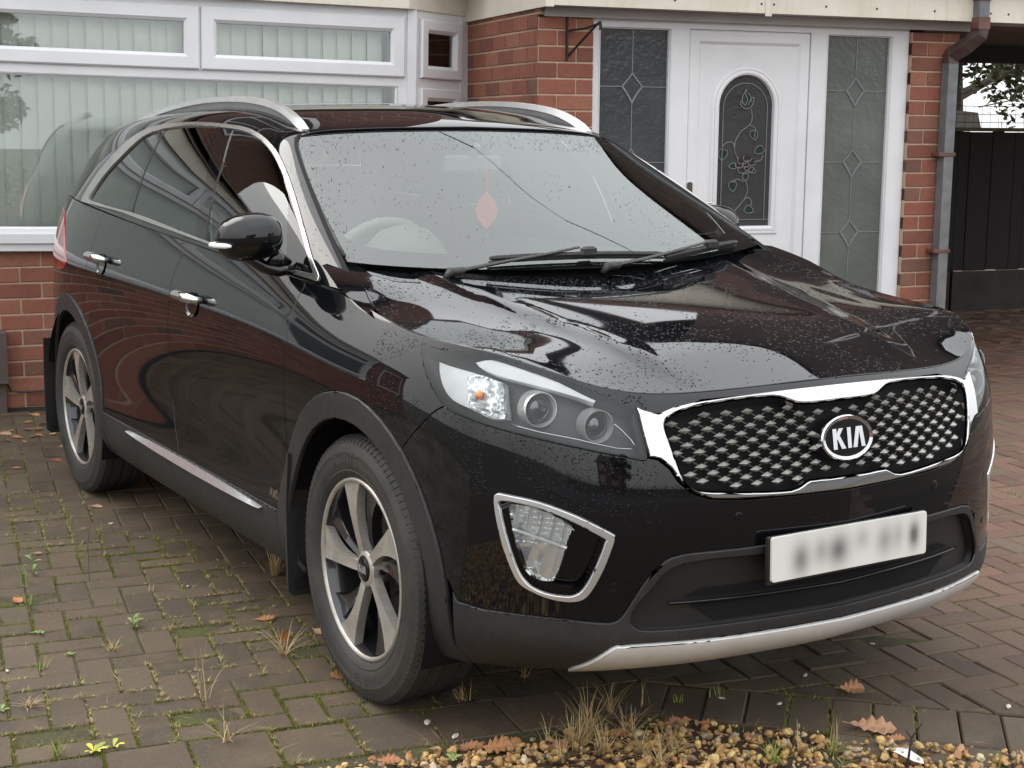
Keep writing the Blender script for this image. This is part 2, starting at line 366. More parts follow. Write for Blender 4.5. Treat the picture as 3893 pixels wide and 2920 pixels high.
# low front edge under the gravel
# ---- the house ----
house = empty('house', 'red brick house with a white bay window and a flat fascia over the porch', 'house', W(0, -4.6)); house.rotation_euler = HM.to_euler()
HI = Matrix.Translation(W(0, -4.6))@HM
def hobj(mb, name, mat, parent=None, ang=None):
    """mb is written in (q, -p, z); the house's own origin sits at p = -4.6"""
    par = parent or house
    V = [(x, y-4.6, z) if parent is None or not getattr(parent, '_own', False) else (x, y, z) for x, y, z in mb.V]
    o = mesh(name, V, mb.F, mat, par)
    if ang: autosmooth(o, ang)
    return o
CH, BL = .0865, .225
bshare = {}
def brick_wall(name, q0, q1, p_face, z0, z1, indiv, along='q', thick=.1, phase=0, zoff=.025):
    """mortar slab with brick pieces standing 4 mm proud; indiv(qc, pc, zc) says which are separate objects"""
    mb = MB()
    if along == 'q': HB(mb, q0, q1, p_face-thick, p_face-.005, z0, z1)
    if along == 'p': mb.box(p_face+.005, p_face+thick, -q1, -q0, z0, z1)     # here q0..q1 are p values and p_face is the q of the face
    wall = hobj(mb, name, MORTAR); st = MB(); c = int(math.floor((z0-zoff)/CH))
    while zoff+c*CH < z1-.01:
        zb = zoff+c*CH; a = q0-(BL/2 if (c+phase) % 2 else 0)
        while a < q1-.001:
            x0, x1 = max(a+.005, q0+(.0 if a < q0 else .0)), min(a+BL-.005, q1)
            if a < q0: x0 = q0
            if x1-x0 > .025:
                zt = min(zb+CH-.010, z1); zl = max(zb, z0)
                if zt-zl > .012:
                    xc, zc = (x0+x1)/2, (zl+zt)/2; hx, hz = (x1-x0)/2, (zt-zl)/2; jig = random.uniform(-.0015, .0015)
                    if along == 'q': ctr = (xc, -p_face+.03-jig, zc)
                    else: ctr = (p_face+.03-jig, -xc, zc)
                    dims = (hx, .03, hz) if along == 'q' else (.03, hx, hz)
                    if indiv(xc, zc):
                        key = (round(dims[0], 3), round(dims[1], 3), round(dims[2], 3))
                        if key not in bshare:
                            b = MB(); b.box(-dims[0], dims[0], -dims[1], dims[1], -dims[2], dims[2], bev=.003); me_o = mesh('brick', b.V, b.F, BRICK, wall); bshare[key] = me_o.data; o = me_o
                        else: o = bpy.data.objects.new('brick', bshare[key]); link(o, wall)
                        o.location = (ctr[0], ctr[1]-4.6, ctr[2])
                    else: st.box(ctr[0]-dims[0], ctr[0]+dims[0], ctr[1]-dims[1], ctr[1]+dims[1], zl, zt, bev=.003)
            a += BL
        c += 1
    if st.V: o = hobj(st, 'brick', BRICK); o.parent = wall; tag(o, kind='stuff')
    return wall
PB, PP, PR = -4.57, -3.695, -4.86        # bay face, porch face, recessed wall face
brick_wall('bay_wall', -5.35, .70, PB, -.05, .885, lambda q, z: -1.85 < q < -1.3)
brick_wall('porch_wall', 1.165, 1.49, PP, -.05, 2.16, lambda q, z: z > 1.45, thick=.22)
brick_wall('porch_return', PR, PP-.006, 1.16, -.05, 2.26, lambda q, z: z > 1.5, along='p', thick=.2, phase=1)
brick_wall('porch_pillar', 3.575, 3.912, PP, -.05, 2.15, lambda q, z: z > .35, thick=.33)
brick_wall('left_wall', -7.6, -5.8, PR, -.05, 2.5, lambda q, z: False)
# plinth course at the foot of the bay and angled bay ends
mb = MB(); HB(mb, -5.35, .70, PB-.05, PB+.012, -.05, .022); hobj(mb, 'plinth', CONC)
def facet(q0, p0, q1, p1, z0, z1, th=.1, mb=None):
    a = Vector((q0, -p0)); b = Vector((q1, -p1)); d = (b-a).normalized(); n = Vector((-d.y, d.x)); mb = mb or MB()
    V = [(a.x, a.y), (b.x, b.y), (b.x+n.x*th, b.y+n.y*th), (a.x+n.x*th, a.y+n.y*th)]
    mb.add([(x, y, z0) for x, y in V]+[(x, y, z1) for x, y in V], [(3, 2, 1, 0), (4, 5, 6, 7), (0, 1, 5, 4), (1, 2, 6, 5), (2, 3, 7, 6), (3, 0, 4, 7)]); return mb
mb = facet(.70, PB-.004, 1.15, PR-.0, -.05, .885); facet(-5.8, PR, -5.35, PB-.004, -.05, .885, mb=mb); hobj(mb, 'bay_return', BRICK)
# upper storey, only mirrored in the bonnet and the side windows
def mk_brickfar():
    t = NT('brickwork').set(Roughness=.9); c = t.coord('Object'); 
    mp = t.n('ShaderNodeMapping'); mp.inputs['Rotation'].default_value = (math.pi/2, 0, 0); t.l(c, mp.inputs[0])
    b = t.n('ShaderNodeTexBrick'); b.inputs['Color1'].default_value = (.17, .075, .056, 1); b.inputs['Color2'].default_value = (.13, .06, .048, 1); b.inputs['Mortar'].default_value = (.24, .18, .14, 1)
    b.inputs['Scale'].default_value = 1; b.inputs['Brick Width'].default_value = BL; b.inputs['Row Height'].default_value = CH; b.inputs['Mortar Size'].default_value = .006
    t.l(mp.outputs[0], b.inputs[0]); t.base(b.outputs[0]); return t.m
BRFAR = mk_brickfar()
mb = MB(); HB(mb, -3.4, 1.1, PR-.25, PR-.03, 2.5, 5.1); hobj(mb, 'upper_wall', BRFAR)
mb = MB(); mb.add([(3.1, 4.95, 2.5), (8.7, 4.95, 2.5), (8.7, 4.95, 4.2), (5.9, 4.95, 6.2), (3.1, 4.95, 4.2)], [(0, 1, 2, 3, 4)]); HB(mb, -3.6, 7.3, PR-.25, PR-.03, 2.3, 2.62); hobj(mb, 'gable_wall', simple('tile_hanging', (.085, .052, .042), .75, 0, 6, .3))
mb = MB(); mb.add([(-3.6, 4.5, 2.6), (3.1, 4.5, 2.6), (3.1, 9, 4.5), (-3.6, 9, 4.5), (-3.6, 13, 2.6), (3.1, 13, 2.6)], [(0, 1, 2, 3), (3, 2, 5, 4)]); mb.add([(2.9, 4.8, 4.08), (5.9, 4.8, 6.32), (5.9, 11, 6.32), (2.9, 11, 4.08), (8.9, 4.8, 4.08), (8.9, 11, 4.08)], [(0, 1, 2, 3), (1, 4, 5, 2)]); mb.add([(-3.8, 4.5, 5.0), (1.3, 4.5, 5.0), (1.3, 9, 7.2), (-3.8, 9, 7.2)], [(0, 1, 2, 3)]); HB(mb, -7.8, -3.81, PR-3, PR-.02, 2.5, 2.6); hobj(mb, 'roof', ROOFT)
def win(q0, q1, z0, z1, p, n):
    mb = MB(); t = .06
    HB(mb, q0, q1, p-.05, p+.01, z0, z0+t); HB(mb, q0, q1, p-.05, p+.01, z1-t, z1)
    for i in range(n+1):
        x = q0+(q1-q0-t)*i/n; HB(mb, x, x+t, p-.05, p+.01, z0+t, z1-t)
    f = hobj(mb, 'window', UPVC); g = MB(); HB(g, q0+t, q1-t, p-.04, p-.03, z0+t, z1-t); o = hobj(g, 'pane', GLASSOPQ); o.parent = f
GLASSOPQ = simple('dim_pane', (.26, .29, .27), .05, spec=.8)
win(4.9, 6.9, 3.0, 4.2, PR-.08, 2); win(-2.4, .2, 3.2, 4.4, PR, 3); win(-7.3, -6.1, .9, 2.2, PR, 1)
# ---- bay window (its sash rails run a degree off level in the photograph, as the whole bay does) ----
BAYR = math.radians(-1.0)
bay = None
def bobj(mb, name, mat, parent=None, ang=None, kind=None):
    V = [(x+1.6, y-4.57, z-1.0) for x, y, z in mb.V]; o = mesh(name, V, mb.F, mat, parent or bay)
    if ang: autosmooth(o, ang)
    if kind: tag(o, kind=kind)
    return o
def sash(mb, q0, q1, z0, z1, w, p0, p1, bevw=.018, sl=.014):
    """mitred frame with a sloping inner bead: outer w flat, then a bevel"""
    def ring(i, p): return [(q0+i, -p, z0+i), (q1-i, -p, z0+i), (q1-i, -p, z1-i), (q0+i, -p, z1-i)]
    V = ring(0, p0)+ring(0, p1-sl*.5)+ring(.008, p1)+ring(w-bevw, p1)+ring(w, p1-sl)+ring(w, p0)
    F = []
    for k in range(5):
        for i in range(4): F.append((k*4+i, k*4+(i+1) % 4, k*4+4+(i+1) % 4, k*4+4+i))
    mb.add(V, F)
def pane(q0, q1, z0, z1, p, mat, name, parent):
    m_ = MB(); HB(m_, q0, q1, p-.006, p, z0, z1); return bobj(m_, name, mat, parent)
PF = PB+.015
fr = MB()                                 # outer frame members
for a, b, z0, z1 in ((-5.35, .665, .985, 1.01), (-5.35, .665, 1.845, 1.895), (-5.35, .665, 2.235, 2.30)): HB(fr, a, b, PB-.055, PF, z0, z1)
for a, b, z0, z1 in ((-5.35, -5.30, 1.01, 1.845), (-1.755, -1.715, 1.01, 1.845), (.615, .665, 1.01, 1.845), (-5.35, -5.33, 1.895, 2.235), (-4.13, -4.12, 1.895, 2.235), (-2.93, -2.92, 1.895, 2.235), (-1.735, -1.725, 1.895, 2.235), (-.537, -.527, 1.895, 2.235), (.650, .665, 1.895, 2.235)): HB(fr, a, b, PB-.055, PF-.001, z0, z1)
bay = mesh('bay_window', [(x+1.6, y-4.57, z-1.0) for x, y, z in fr.V], fr.F, UPVC, house); bay.location = (-1.6, -.03, 1.0); bay.rotation_euler = (0, math.radians(1.0), 0)
for a, b in ((-5.33, -4.13), (-4.12, -2.93), (-2.92, -1.735), (-1.725, -.537), (-.527, .650)):
    s_ = MB(); sash(s_, a, b, 1.895, 2.238, .085, PB-.04, PF+.022); so_ = bobj(s_, 'fanlight_sash', UPVC, bay, ang=30); pane(a+.08, b-.08, 1.975, 2.16, PF-.012, GLASS_WIN, 'pane', bay)
for a, b in ((-5.30, -1.755), (-1.715, .615)):
    s_ = MB(); sash(s_, a, b, 1.003, 1.849, .018, PB-.04, PF-.002, .012, .012); bobj(s_, 'glazing_bead', UPVC, bay); pane(a+.01, b-.01, 1.02, 1.84, PF-.02, GLASS_WIN, 'pane', bay)
sl_ = MB(); HB(sl_, -5.35, .69, PB-.05, PB+.06, .935, .985); HB(sl_, -5.35, .70, PB-.05, PB+.045, .892, .933); bobj(sl_, 'window_sill', UPVC, bay)
def slab(q0, p0, q1, p1, z0, z1, th, off=0, mb=None):
    a = Vector((q0, -p0)); b = Vector((q1, -p1)); d = (b-a).normalized(); n = Vector((-d.y, d.x)); a = a-n*off; b = b-n*off; mb = mb or MB()
    V = [(a.x, a.y), (b.x, b.y), (b.x+n.x*th, b.y+n.y*th), (a.x+n.x*th, a.y+n.y*th)]
    mb.add([(x, y, z0) for x, y in V]+[(x, y, z1) for x, y in V], [(3, 2, 1, 0), (4, 5, 6, 7), (0, 1, 5, 4), (1, 2, 6, 5), (2, 3, 7, 6), (3, 0, 4, 7)]); return mb
for a, b in ((.665, .72), (-5.40, -5.35)): pm = MB(); HB(pm, a, b, PB-.06, PF+.012, .985, 2.30); bobj(pm, 'corner_post', UPVC, bay)
# angled side light, drawn in its own plane
FA = Vector((.725, -PB-.01)); FB = Vector((1.155, -PR)); FD = (FB-FA).normalized(); FN = Vector((-FD.y, FD.x)); FL = (FB-FA).length
def fplane(mb):                           # from (s along, depth into, z) to (q, -p, z)
    return [(FA.x+FD.x*x+FN.x*y, FA.y+FD.y*x+FN.y*y, z) for x, y, z in mb.V]
def fobj(mb, name, mat, ang=None):
    m_ = MB(); m_.V = fplane(mb); m_.F = mb.F; return bobj(m_, name, mat, bay, ang)
ff = MB(); ff.box(0, FL, .0, .05, 1.845, 1.895); ff.box(0, FL, 0, .05, 2.235, 2.30); ff.box(0, .03, 0, .05, .985, 1.845); ff.box(FL-.09, FL, -.004, .05, .895, 2.30); ff.box(0, .02, 0, .05, 1.895, 2.235); ff.box(0, FL-.09, -.05, .05, .90, .985); fobj(ff, 'bay_frame', UPVC)
for z0, z1 in ((1.897, 2.236), (1.0, 1.843)):
    s_ = MB(); 
    def rg(i, y): return [(.03+i, y, z0+i), (FL-.09-i, y, z0+i), (FL-.09-i, y, z1-i), (.03+i, y, z1-i)]
    V = rg(0, .03)+rg(0, -.012)+rg(.008, -.022)+rg(.055, -.022)+rg(.075, -.006)+rg(.075, .03); F = [(k*4+i, k*4+(i+1) % 4, k*4+4+(i+1) % 4, k*4+4+i) for k in range(5) for i in range(4)]
    s_.add(V, F); fobj(s_, 'side_sash', UPVC, 30); g_ = MB(); g_.box(.09, FL-.15, .008, .012, z0+.06, z1-.06); fobj(g_, 'pane', GLASS_WIN)
# room behind: floor to ceiling box, light enough to read the blinds
rm = MB(); rm.add([(-5.3, 4.60, .9), (1.15, 4.9, .9), (1.15, 7.5, .9), (-5.3, 7.5, .9), (-5.3, 4.60, 2.35), (1.15, 4.9, 2.35), (1.15, 7.5, 2.35), (-5.3, 7.5, 2.35)], [(0, 1, 2, 3), (7, 6, 5, 4), (1, 5, 6, 2), (2, 6, 7, 3), (3, 7, 4, 0)]); hobj(rm, 'room', ROOM)
# vertical blind hanging in the bay: a thing of its own
vb = empty('vertical_blind', 'pale green grey vertical blind drawn across the bay window', 'blind', HI@Vector((0, 0, 0))); vb.rotation_euler = HM.to_euler()
def slat(q, z0, z1, wd=.102, tw=.36):
    m_ = MB(); N = 4; V = []
    for zz in (z0, z1):
        for k in range(N+1):
            u = (k/N-.5); V.append((u*wd*2*math.cos(tw)*.5*2*.5, u*wd*math.sin(tw)*2*.5+.004*math.cos(u*math.pi), zz))
    F = [(k, k+1, N+1+k+1, N+1+k) for k in range(N)]; m_.add(V, F); return m_
sm = slat(0, 0, 1.33); bm0 = None; q = -5.24; i = 0
while q < .60:
    if bm0 is None: o = mesh('slat', sm.V, sm.F, BLIND, vb, True); bm0 = o.data
    else: o = bpy.data.objects.new('slat', bm0); link(o, vb)
    o.location = (q, .075+.002*math.sin(i*1.7), .92-.019*(q+1.6)*0); o.rotation_euler = (0, math.radians(random.uniform(.2, .9)), random.uniform(-.05, .05)); q += .0885; i += 1
hr = MB(); hr.box(-5.28, .6, .05, .09, 2.245, 2.285); mesh('headrail', hr.V, hr.F, UPVC, vb)
# net of slats behind the angled light
for k in range(6):
    o = bpy.data.objects.new('slat', bm0); link(o, vb); o.location = (.70+.072*k, .09+.048*k, .92); o.rotation_euler = (0, 0, .35)
# ---- fascia, soffit, bay roof edge ----
PFa = PP+.165; QF = 1.143
fa = MB(); HB(fa, QF, 9.0, PFa-.02, PFa, 2.212, 2.46); hobj(fa, 'front_fascia', FASCIA)
fb = MB(); HB(fb, QF, QF+.02, -4.93, PFa-.021, 2.205, 2.262); HB(fb, QF+.006, QF+.02, -4.93, PFa-.021, 2.263, 2.34); HB(fb, QF, QF+.02, -4.93, PFa-.021, 2.341, 2.46); hobj(fb, 'side_fascia', FASCIA)
cp = MB(); HB(cp, QF-.004, QF+.042, PFa-.03, PFa+.005, 2.203, 2.47); HB(cp, 2.465, 2.505, PFa, PFa+.006, 2.196, 2.47); hobj(cp, 'fascia_joint_trim', FASCIA)
sc = MB()
for qq in (1.9, 2.45-.01, 2.52, 2.86, 3.2, 3.6, 4.0, 4.13): 
    sc.tube([W(0, 0)*0+Vector((qq, -PFa, 2.262)), Vector((qq, -PFa-.004, 2.262))], .006, 8, up=(0, 0, 1))
hobj(sc, 'fixing_screw', BRKIRON)
sf = MB(); HB(sf, QF+.021, 9, PP-.1, PFa-.021, 2.214, 2.222); hobj(sf, 'soffit', SOFFIT)
st = MB(); HB(st, 1.20, 4.0, PP-.005, PP+.02, 2.165, 2.213); hobj(st, 'soffit_trim', SOFFIT)
fr_ = MB(); HB(fr_, 1.1, 9.2, -9, PFa+.03, 2.461, 2.50); hobj(fr_, 'flat_roof', ROOFT)
bf = MB(); slab(-5.35, -4.50, .66, -4.50, 2.285, 2.46, .02, 0, bf); slab(.66, -4.50, QF-.002, -4.86+.02, 2.285, 2.46, .02, 0, bf); o = bobj(bf, 'bay_fascia', FASCIA)
bs = MB(); bs.add([(-5.35, 4.505, 2.303), (.66, 4.505, 2.303), (1.12, 4.86, 2.303), (1.12, 5.0, 2.303), (-5.35, 5.0, 2.303)], [(0, 1, 2, 3, 4)]); bobj(bs, 'bay_soffit', SOFFIT)
br = MB(); br.add([(-5.5, 4.45, 2.47), (1.14, 4.45, 2.47), (1.14, 4.95, 2.75), (-5.5, 4.95, 2.75)], [(0, 1, 2, 3)]); hobj(br, 'bay_roof', ROOFT)
# ---- porch front: frame, door, side lights ----
pf = MB(); P0, P1 = PP-.10, PP-.03
for a, b, z0, z1, pr in ((1.49, 3.572, 2.128, 2.215, 0), (1.49, 1.54, 0, 2.128, -.001), (1.984, 2.098, 0, 2.128, -.001), (2.895, 3.004, 0, 2.128, -.001), (3.458, 3.572, 0, 2.128, -.001), (1.54, 1.984, 0, .16, 0), (3.004, 3.458, 0, .16, 0), (2.098, 2.895, 0, .05, 0)): HB(pf, a, b, P0, P1+pr, z0, z1)
hobj(pf, 'porch_frame', UPVC)
for a, b in ((1.54, 1.984), (3.004, 3.458)):
    bd = MB(); sash(bd, a-.004, b+.004, .156, 2.132, .016, P0+.02, P1+.004, .012, .016); hobj(bd, 'glazing_bead', UPVC)
def ribbon(mb, pts, wd, p, h=.004):
    """flat strip following (q, z) points, standing h proud of the plane p"""
    L = [Vector(x) for x in pts]; V = []
    for i, a in enumerate(L):
        t = (L[min(i+1, len(L)-1)]-L[max(i-1, 0)]).normalized(); n = Vector((-t.y, t.x))*wd/2
        V += [(a.x-n.x, -p, a.y-n.y), (a.x-n.x, -p-h, a.y-n.y), (a.x+n.x, -p-h, a.y+n.y), (a.x+n.x, -p, a.y+n.y)]
    F = []
    for i in range(len(L)-1):
        for k in range(3): F.append((i*4+k, i*4+k+1, i*4+4+k+1, i*4+4+k))
    mb.add(V, F)
PGs = P1-.030
for (a, b, mat_) in ((1.54, 1.984, OBSC1), (3.004, 3.458, OBSC2)):
    g_ = MB(); HB(g_, a-.005, b+.005, PGs-.012, PGs, .15, 2.14); sg = hobj(g_, 'side_light_glass', mat_)
    ld = MB(); qc = (a+b)/2-.005
    zs = [1.802, 1.381, .962, .54]
    prev = 2.13
    for zc in zs:
        ribbon(ld, [(qc, prev), (qc, zc+.068)], .005, PGs); ribbon(ld, [(a, zc), (qc-.062, zc)], .005, PGs); ribbon(ld, [(qc+.062, zc), (b, zc)], .005, PGs)
        for s1, s2 in ((1, 1), (-1, 1), (1, -1), (-1, -1)):
            pts = []
            for k in range(9):
                u = k/8; pts.append((qc+s1*.062*(1-u)**1.35, zc+s2*.078*u**.85*1.0 if s2 > 0 else zc-.095*u))
            ribbon(ld, pts, .008 if s2 > 0 else .010, PGs, .006)
        prev = zc-.095
    ribbon(ld, [(qc, prev), (qc, .16)], .005, PGs); o = hobj(ld, 'lead_strip', LEADED); o.parent = sg
# door leaf
PD = P1-.012
dl = MB()
def arch(qc, w, z0, zs, n=18):           # outline of an arched opening, counter clockwise
    return [(qc-w, z0), (qc+w, z0)]+[(qc+w*math.cos(math.pi*k/n), zs+w*math.sin(math.pi*k/n)) for k in range(n+1)]
def frame_ring(mb, outer, inner, p0, p1):
    n = len(outer); V = [(a, -p0, b) for a, b in outer]+[(a, -p1, b) for a, b in inner]; mb.add(V, [(i, (i+1) % n, n+(i+1) % n, n+i) for i in range(n)])
def mould(mb, prof, qc, w, z0, zs):      # prof: list of (inset, p)
    for (i0, p0), (i1, p1) in zip(prof[:-1], prof[1:]): frame_ring(mb, arch(qc, w-i0, z0+i0, zs), arch(qc, w-i1, z0+i1, zs), p0, p1)
sash(dl, 2.10, 2.893, .052, 2.126, .082, PD-.04, PD+.008, .02, .016)
door = hobj(dl, 'front_door', UPVC, ang=30)
dp = MB(); QC, AW, AZ0, AZ = 2.487, .218, .972, 1.700
# flat panel with the arched hole, split into left, right, below and the two spandrels above
out = [(2.178, .13), (2.815, .13), (2.815, 2.048), (2.178, 2.048)]; inn = arch(QC, AW, AZ0, AZ, 18)
pd = PD-.006
HB(dp, 2.178, QC-AW, pd-.02, pd, .13, 2.048); HB(dp, QC+AW, 2.815, pd-.02, pd, .13, 2.048); HB(dp, QC-AW, QC+AW, pd-.02, pd, .13, AZ0)
V = []; F = []
for k in range(19):
    a = math.pi*k/18; V += [(QC+AW*math.cos(a), -pd, AZ+AW*math.sin(a)), (QC+AW*math.cos(a), -pd, 2.048)]
dp.add(V, [(2*k, 2*k+1, 2*k+3, 2*k+2) for k in range(18)])
o = hobj(dp, 'door_panel', UPVC); o.parent = door
mo = MB(); mould(mo, [(-.012, pd+.001), (-.004, pd+.008), (.006, pd+.009), (.009, pd+.004), (.013, pd+.010), (.026, pd+.013), (.036, pd+.008), (.040, pd-.016)], QC, AW, AZ0, AZ)
o = hobj(mo, 'arch_moulding', UPVC, ang=30); o.parent = door
gi = arch(QC, AW-.036, AZ0+.036, AZ); gm = MB(); gm.add([(a, -pd+.014, b) for a, b in gi], [tuple(range(len(gi)))]); dg = hobj(gm, 'door_glass', OBSC3); dg.parent = door
PG = pd-.013
ll = MB(); 
ia = [(QC-.145, 1.02)]+[(QC-.145*math.cos(math.pi*k/16), AZ-.01+.145*math.sin(math.pi*k/16)) for k in range(17)]+[(QC+.145, 1.04)]
ribbon(ll, ia, .0045, PG); ribbon(ll, [(QC-.175, 1.048), (QC+.17, 1.048)], .0045, PG)
# pixel-free stem drawing in door coordinates, from the photograph's rose
def z3(x, y):                             # (x, y) of the door sketch to (q, z)
    return QC+(x-318)*.001355, 1.893-(y-352)*.001183
def zr(L): return [z3(a, b) for a, b in L]
def spline(L, n=6):
    L = [Vector(p) for p in L]; out = []
    for i in range(len(L)-1):
        p0, p1, p2, p3 = L[max(i-1, 0)], L[i], L[i+1], L[min(i+2, len(L)-1)]
        for k in range(n):
            t = k/n; out.append(.5*((2*p1)+(-p0+p2)*t+(2*p0-5*p1+4*p2-p3)*t*t+(-p0+3*p1-3*p2+p3)*t**3))
    out.append(L[-1]); return out
for L in ([(345, 525), (352, 570), (340, 603), (300, 635), (275, 680), (272, 730), (290, 770)], [(340, 603), (368, 620), (365, 668)], [(272, 730), (262, 690), (230, 690), (210, 712)], [(310, 860), (335, 890), (338, 940), (300, 1000), (235, 1062)], [(320, 880), (290, 868), (262, 880)], [(310, 985), (340, 958), (362, 975), (358, 1000)], [(370, 780), (400, 775), (412, 750)]):
    ribbon(ll, spline(zr(L)), .0045, PG)
o = hobj(ll, 'lead_strip', LEADED); o.parent = door
leaf = lambda cx, cy, s, a: [(cx+s*math.sin(a+t)*r, cy-s*math.cos(a+t)*r) for t, r in ((0, 1.25), (.7, .85), (1.5, .75), (2.4, .8), (3.14, .55), (3.9, .8), (4.8, .75), (5.6, .85))]
stl = MB(); sto = MB()
for cx, cy, s, a in ((362, 645, 27, 2.9), (215, 740, 30, 3.3), (397, 722, 27, 4.2), (266, 895, 27, 3.1), (345, 1015, 26, 2.0), (268, 802, 20, 4.6), (356, 822, 20, 2.1), (328, 852, 20, 3.1)):
    P = zr(leaf(cx, cy, s, a)); stl = MB(); stl.add([(x, -PG-.0015, z) for x, z in P], [tuple(range(8))]); o = hobj(stl, 'stained_leaf', TEALG); o.parent = door; ribbon(sto, P+[P[0]], .004, PG+.001)
stl = MB()
for L in ([(318, 430), (330, 455), (322, 480), (330, 515), (350, 500), (360, 465), (345, 470), (335, 440)],): stl.add([(z3(*p)[0], -PG-.0015, z3(*p)[1]) for p in L], [tuple(range(len(L)))])
o = hobj(stl, 'stained_bud', TEALG); o.parent = door
rs = MB(); 
for cx, cy, s in ((310, 775, 24), (335, 765, 22), (355, 785, 20), (345, 815, 24), (312, 820, 24), (295, 797, 20), (328, 795, 18)):
    P = zr([(cx+s*math.cos(t), cy+s*.8*math.sin(t)) for t in [i*math.pi/4 for i in range(8)]]); rs.add([(x, -PG-.002, z) for x, z in P], [tuple(range(8))]); ribbon(sto, P[:6], .004, PG+.002)
for L in ([(300, 480), (292, 505), (318, 525), (345, 515), (358, 470), (342, 478), (330, 510)], [(318, 430), (302, 465), (300, 490), (315, 508), (326, 480), (316, 458), (320, 432)], [(325, 445), (340, 465), (345, 490)]):
    ribbon(sto, spline(zr(L), 3), .0045, PG+.002)
o = hobj(rs, 'stained_rose', PLUMG); o.parent = door
o = hobj(sto, 'lead_strip', LEADED); o.parent = door; tag(o, kind='stuff')
hd = MB(); hd.box(2.106, 2.136, -PD-.022, -PD-.006, 1.10, 1.27, bev=.006); hd.tube([(2.121, -PD-.02, 1.155), (2.121, -PD-.06, 1.155), (2.135, -PD-.066, 1.155), (2.24, -PD-.064, 1.150)], [.008, .008, .009, .007], 8); o = hobj(hd, 'door_handle', CHROME, ang=40); o.parent = door
st = MB(); HB(st, 1.5, 3.57, P0-.1, PP+.12, -.03, .06); hobj(st, 'doorstep', CONC)
# iron bracket
bk = MB(); bk.tube([(1.33, -PP-.006, 2.165), (1.33, -PP-.006, 1.93)], [.013, .012], 8, flat=.5); bk.tube([(1.33, -PP-.008, 2.05+.04), (1.40, -PP-.10, 2.10), (1.45, -PP-.17, 2.125)], .006, 6); bk.tube([(1.335, -PP-.008, 1.955), (1.44, -PP-.16, 2.12)], .007, 6); bk.tube([(1.45, -PP-.17, 2.135), (1.455, -PP-.175, 2.105), (1.447, -PP-.175, 2.09)], [.010, .008, .004], 6); hobj(bk, 'basket_bracket', BRKIRON, ang=40)
# ---- downpipe ----
dpq, dpp = 3.822, PP+.045
def rp(mb, P, s=.031): mb.tube(P, s*1.35, 4, up=(1, 1, 0) if False else (0, 1, 0))
def sq(mb, pts, hw):                      # square pipe through points in the (q, -p, z) frame
    L = [Vector(p) for p in pts]; V = []
    for i, p in enumerate(L):
        t = (L[min(i+1, len(L)-1)]-L[max(i-1, 0)]).normalized(); a = Vector((0, 1, 0)) if abs(t.z) > .3 else Vector((0, 1, 0)); a = (a-t*a.dot(t)).normalized(); b = t.cross(a)
        V += [p+(a+b)*hw, p+(a-b)*hw, p+(-a-b)*hw, p+(-a+b)*hw]
    n = len(L); F = [(i*4+k, i*4+(k+1) % 4, i*4+4+(k+1) % 4, i*4+4+k) for i in range(n-1) for k in range(4)]+[(3, 2, 1, 0), (n*4-4, n*4-3, n*4-2, n*4-1)]; mb.add(V, F)
def off(dq, dpo, z): return (dpq+dq, -(dpp+dpo), z)
d1 = MB(); sq(d1, [off(0, 0, -.02), off(0, 0, 1.975)], .034); hobj(d1, 'downpipe', GREYPIPE)
d2 = MB(); sq(d2, [off(0, 0, 1.975), off(0, .005, 2.02), off(.045, .09, 2.075), off(.085, .15, 2.14), off(.085, .15, 2.17)], .037); hobj(d2, 'offset_bend', simple('weathered_bend', (.075, .05, .045), .5, 0, 14, .4))
d3 = MB(); sq(d3, [off(.085, .15, 2.165), off(.085, .15, 2.235)], .040); hobj(d3, 'pipe_socket', REDPIPE)
d4 = MB(); sq(d4, [off(.085, .15, 2.235), off(.085, .15, 2.33)], .034); hobj(d4, 'pipe_outlet', GREYPIPE)
d4 = MB(); sq(d4, [off(.085, .15, 2.33), off(.085, .15, 2.46)], .040); hobj(d4, 'gutter_outlet', REDPIPE)
for z in (1.43, .845):
    b_ = MB(); b_.box(dpq-.075, dpq+.045, -dpp-.038, -PP, z-.012, z+.012, bev=.003); hobj(b_, 'pipe_clip', REDPIPE)
# gutter along the fascia
gt = MB(); HB(gt, QF, 9, PFa+.001, PFa+.06, 2.40, 2.50); hobj(gt, 'gutter', REDPIPE)
# passage roof right of the pillar
ce = MB(); ce.add([(3.915, -PP+.02, 2.224), (9, -PP+.02, 2.224), (9, 6.9, 2.30), (3.915, 6.9, 2.30)], [(0, 1, 2, 3)]); hobj(ce, 'passage_ceiling', CEIL)
bm = MB(); bm.box(3.9, 9, 6.35, 6.45, 2.14, 2.28); hobj(bm, 'roof_beam', simple('dark_beam', (.02, .018, .02), .7))
sw = MB(); HB(sw, 3.66, 3.90, -9, PP-.34, 0, 2.2); hobj(sw, 'side_wall', BRFAR)
# meter box on the bay wall
mbx = MB(); HB(mbx, -1.95, -1.612, PB, PB+.10, .17, .46, bev=.006); HB(mbx, -1.93, -1.625, PB, PB+.05, -.03, .17); tag(mbx.obj('meter_box', BBR), 'brown plastic meter box on the bricks under the bay window', 'meter box').matrix_world = HM
cb = MB(); cb.tube([(-1.62, -PB-.02, .17), (-1.60, -PB-.012, .12), (-1.55, -PB-.010, .108), (-1.2, -PB-.010, .112), (-.6, -PB-.010, .115)], .005, 6); tag(cb.obj('cable', BRKIRON), 'thin black cable clipped along the foot of the bay wall', 'cable').matrix_world = HM
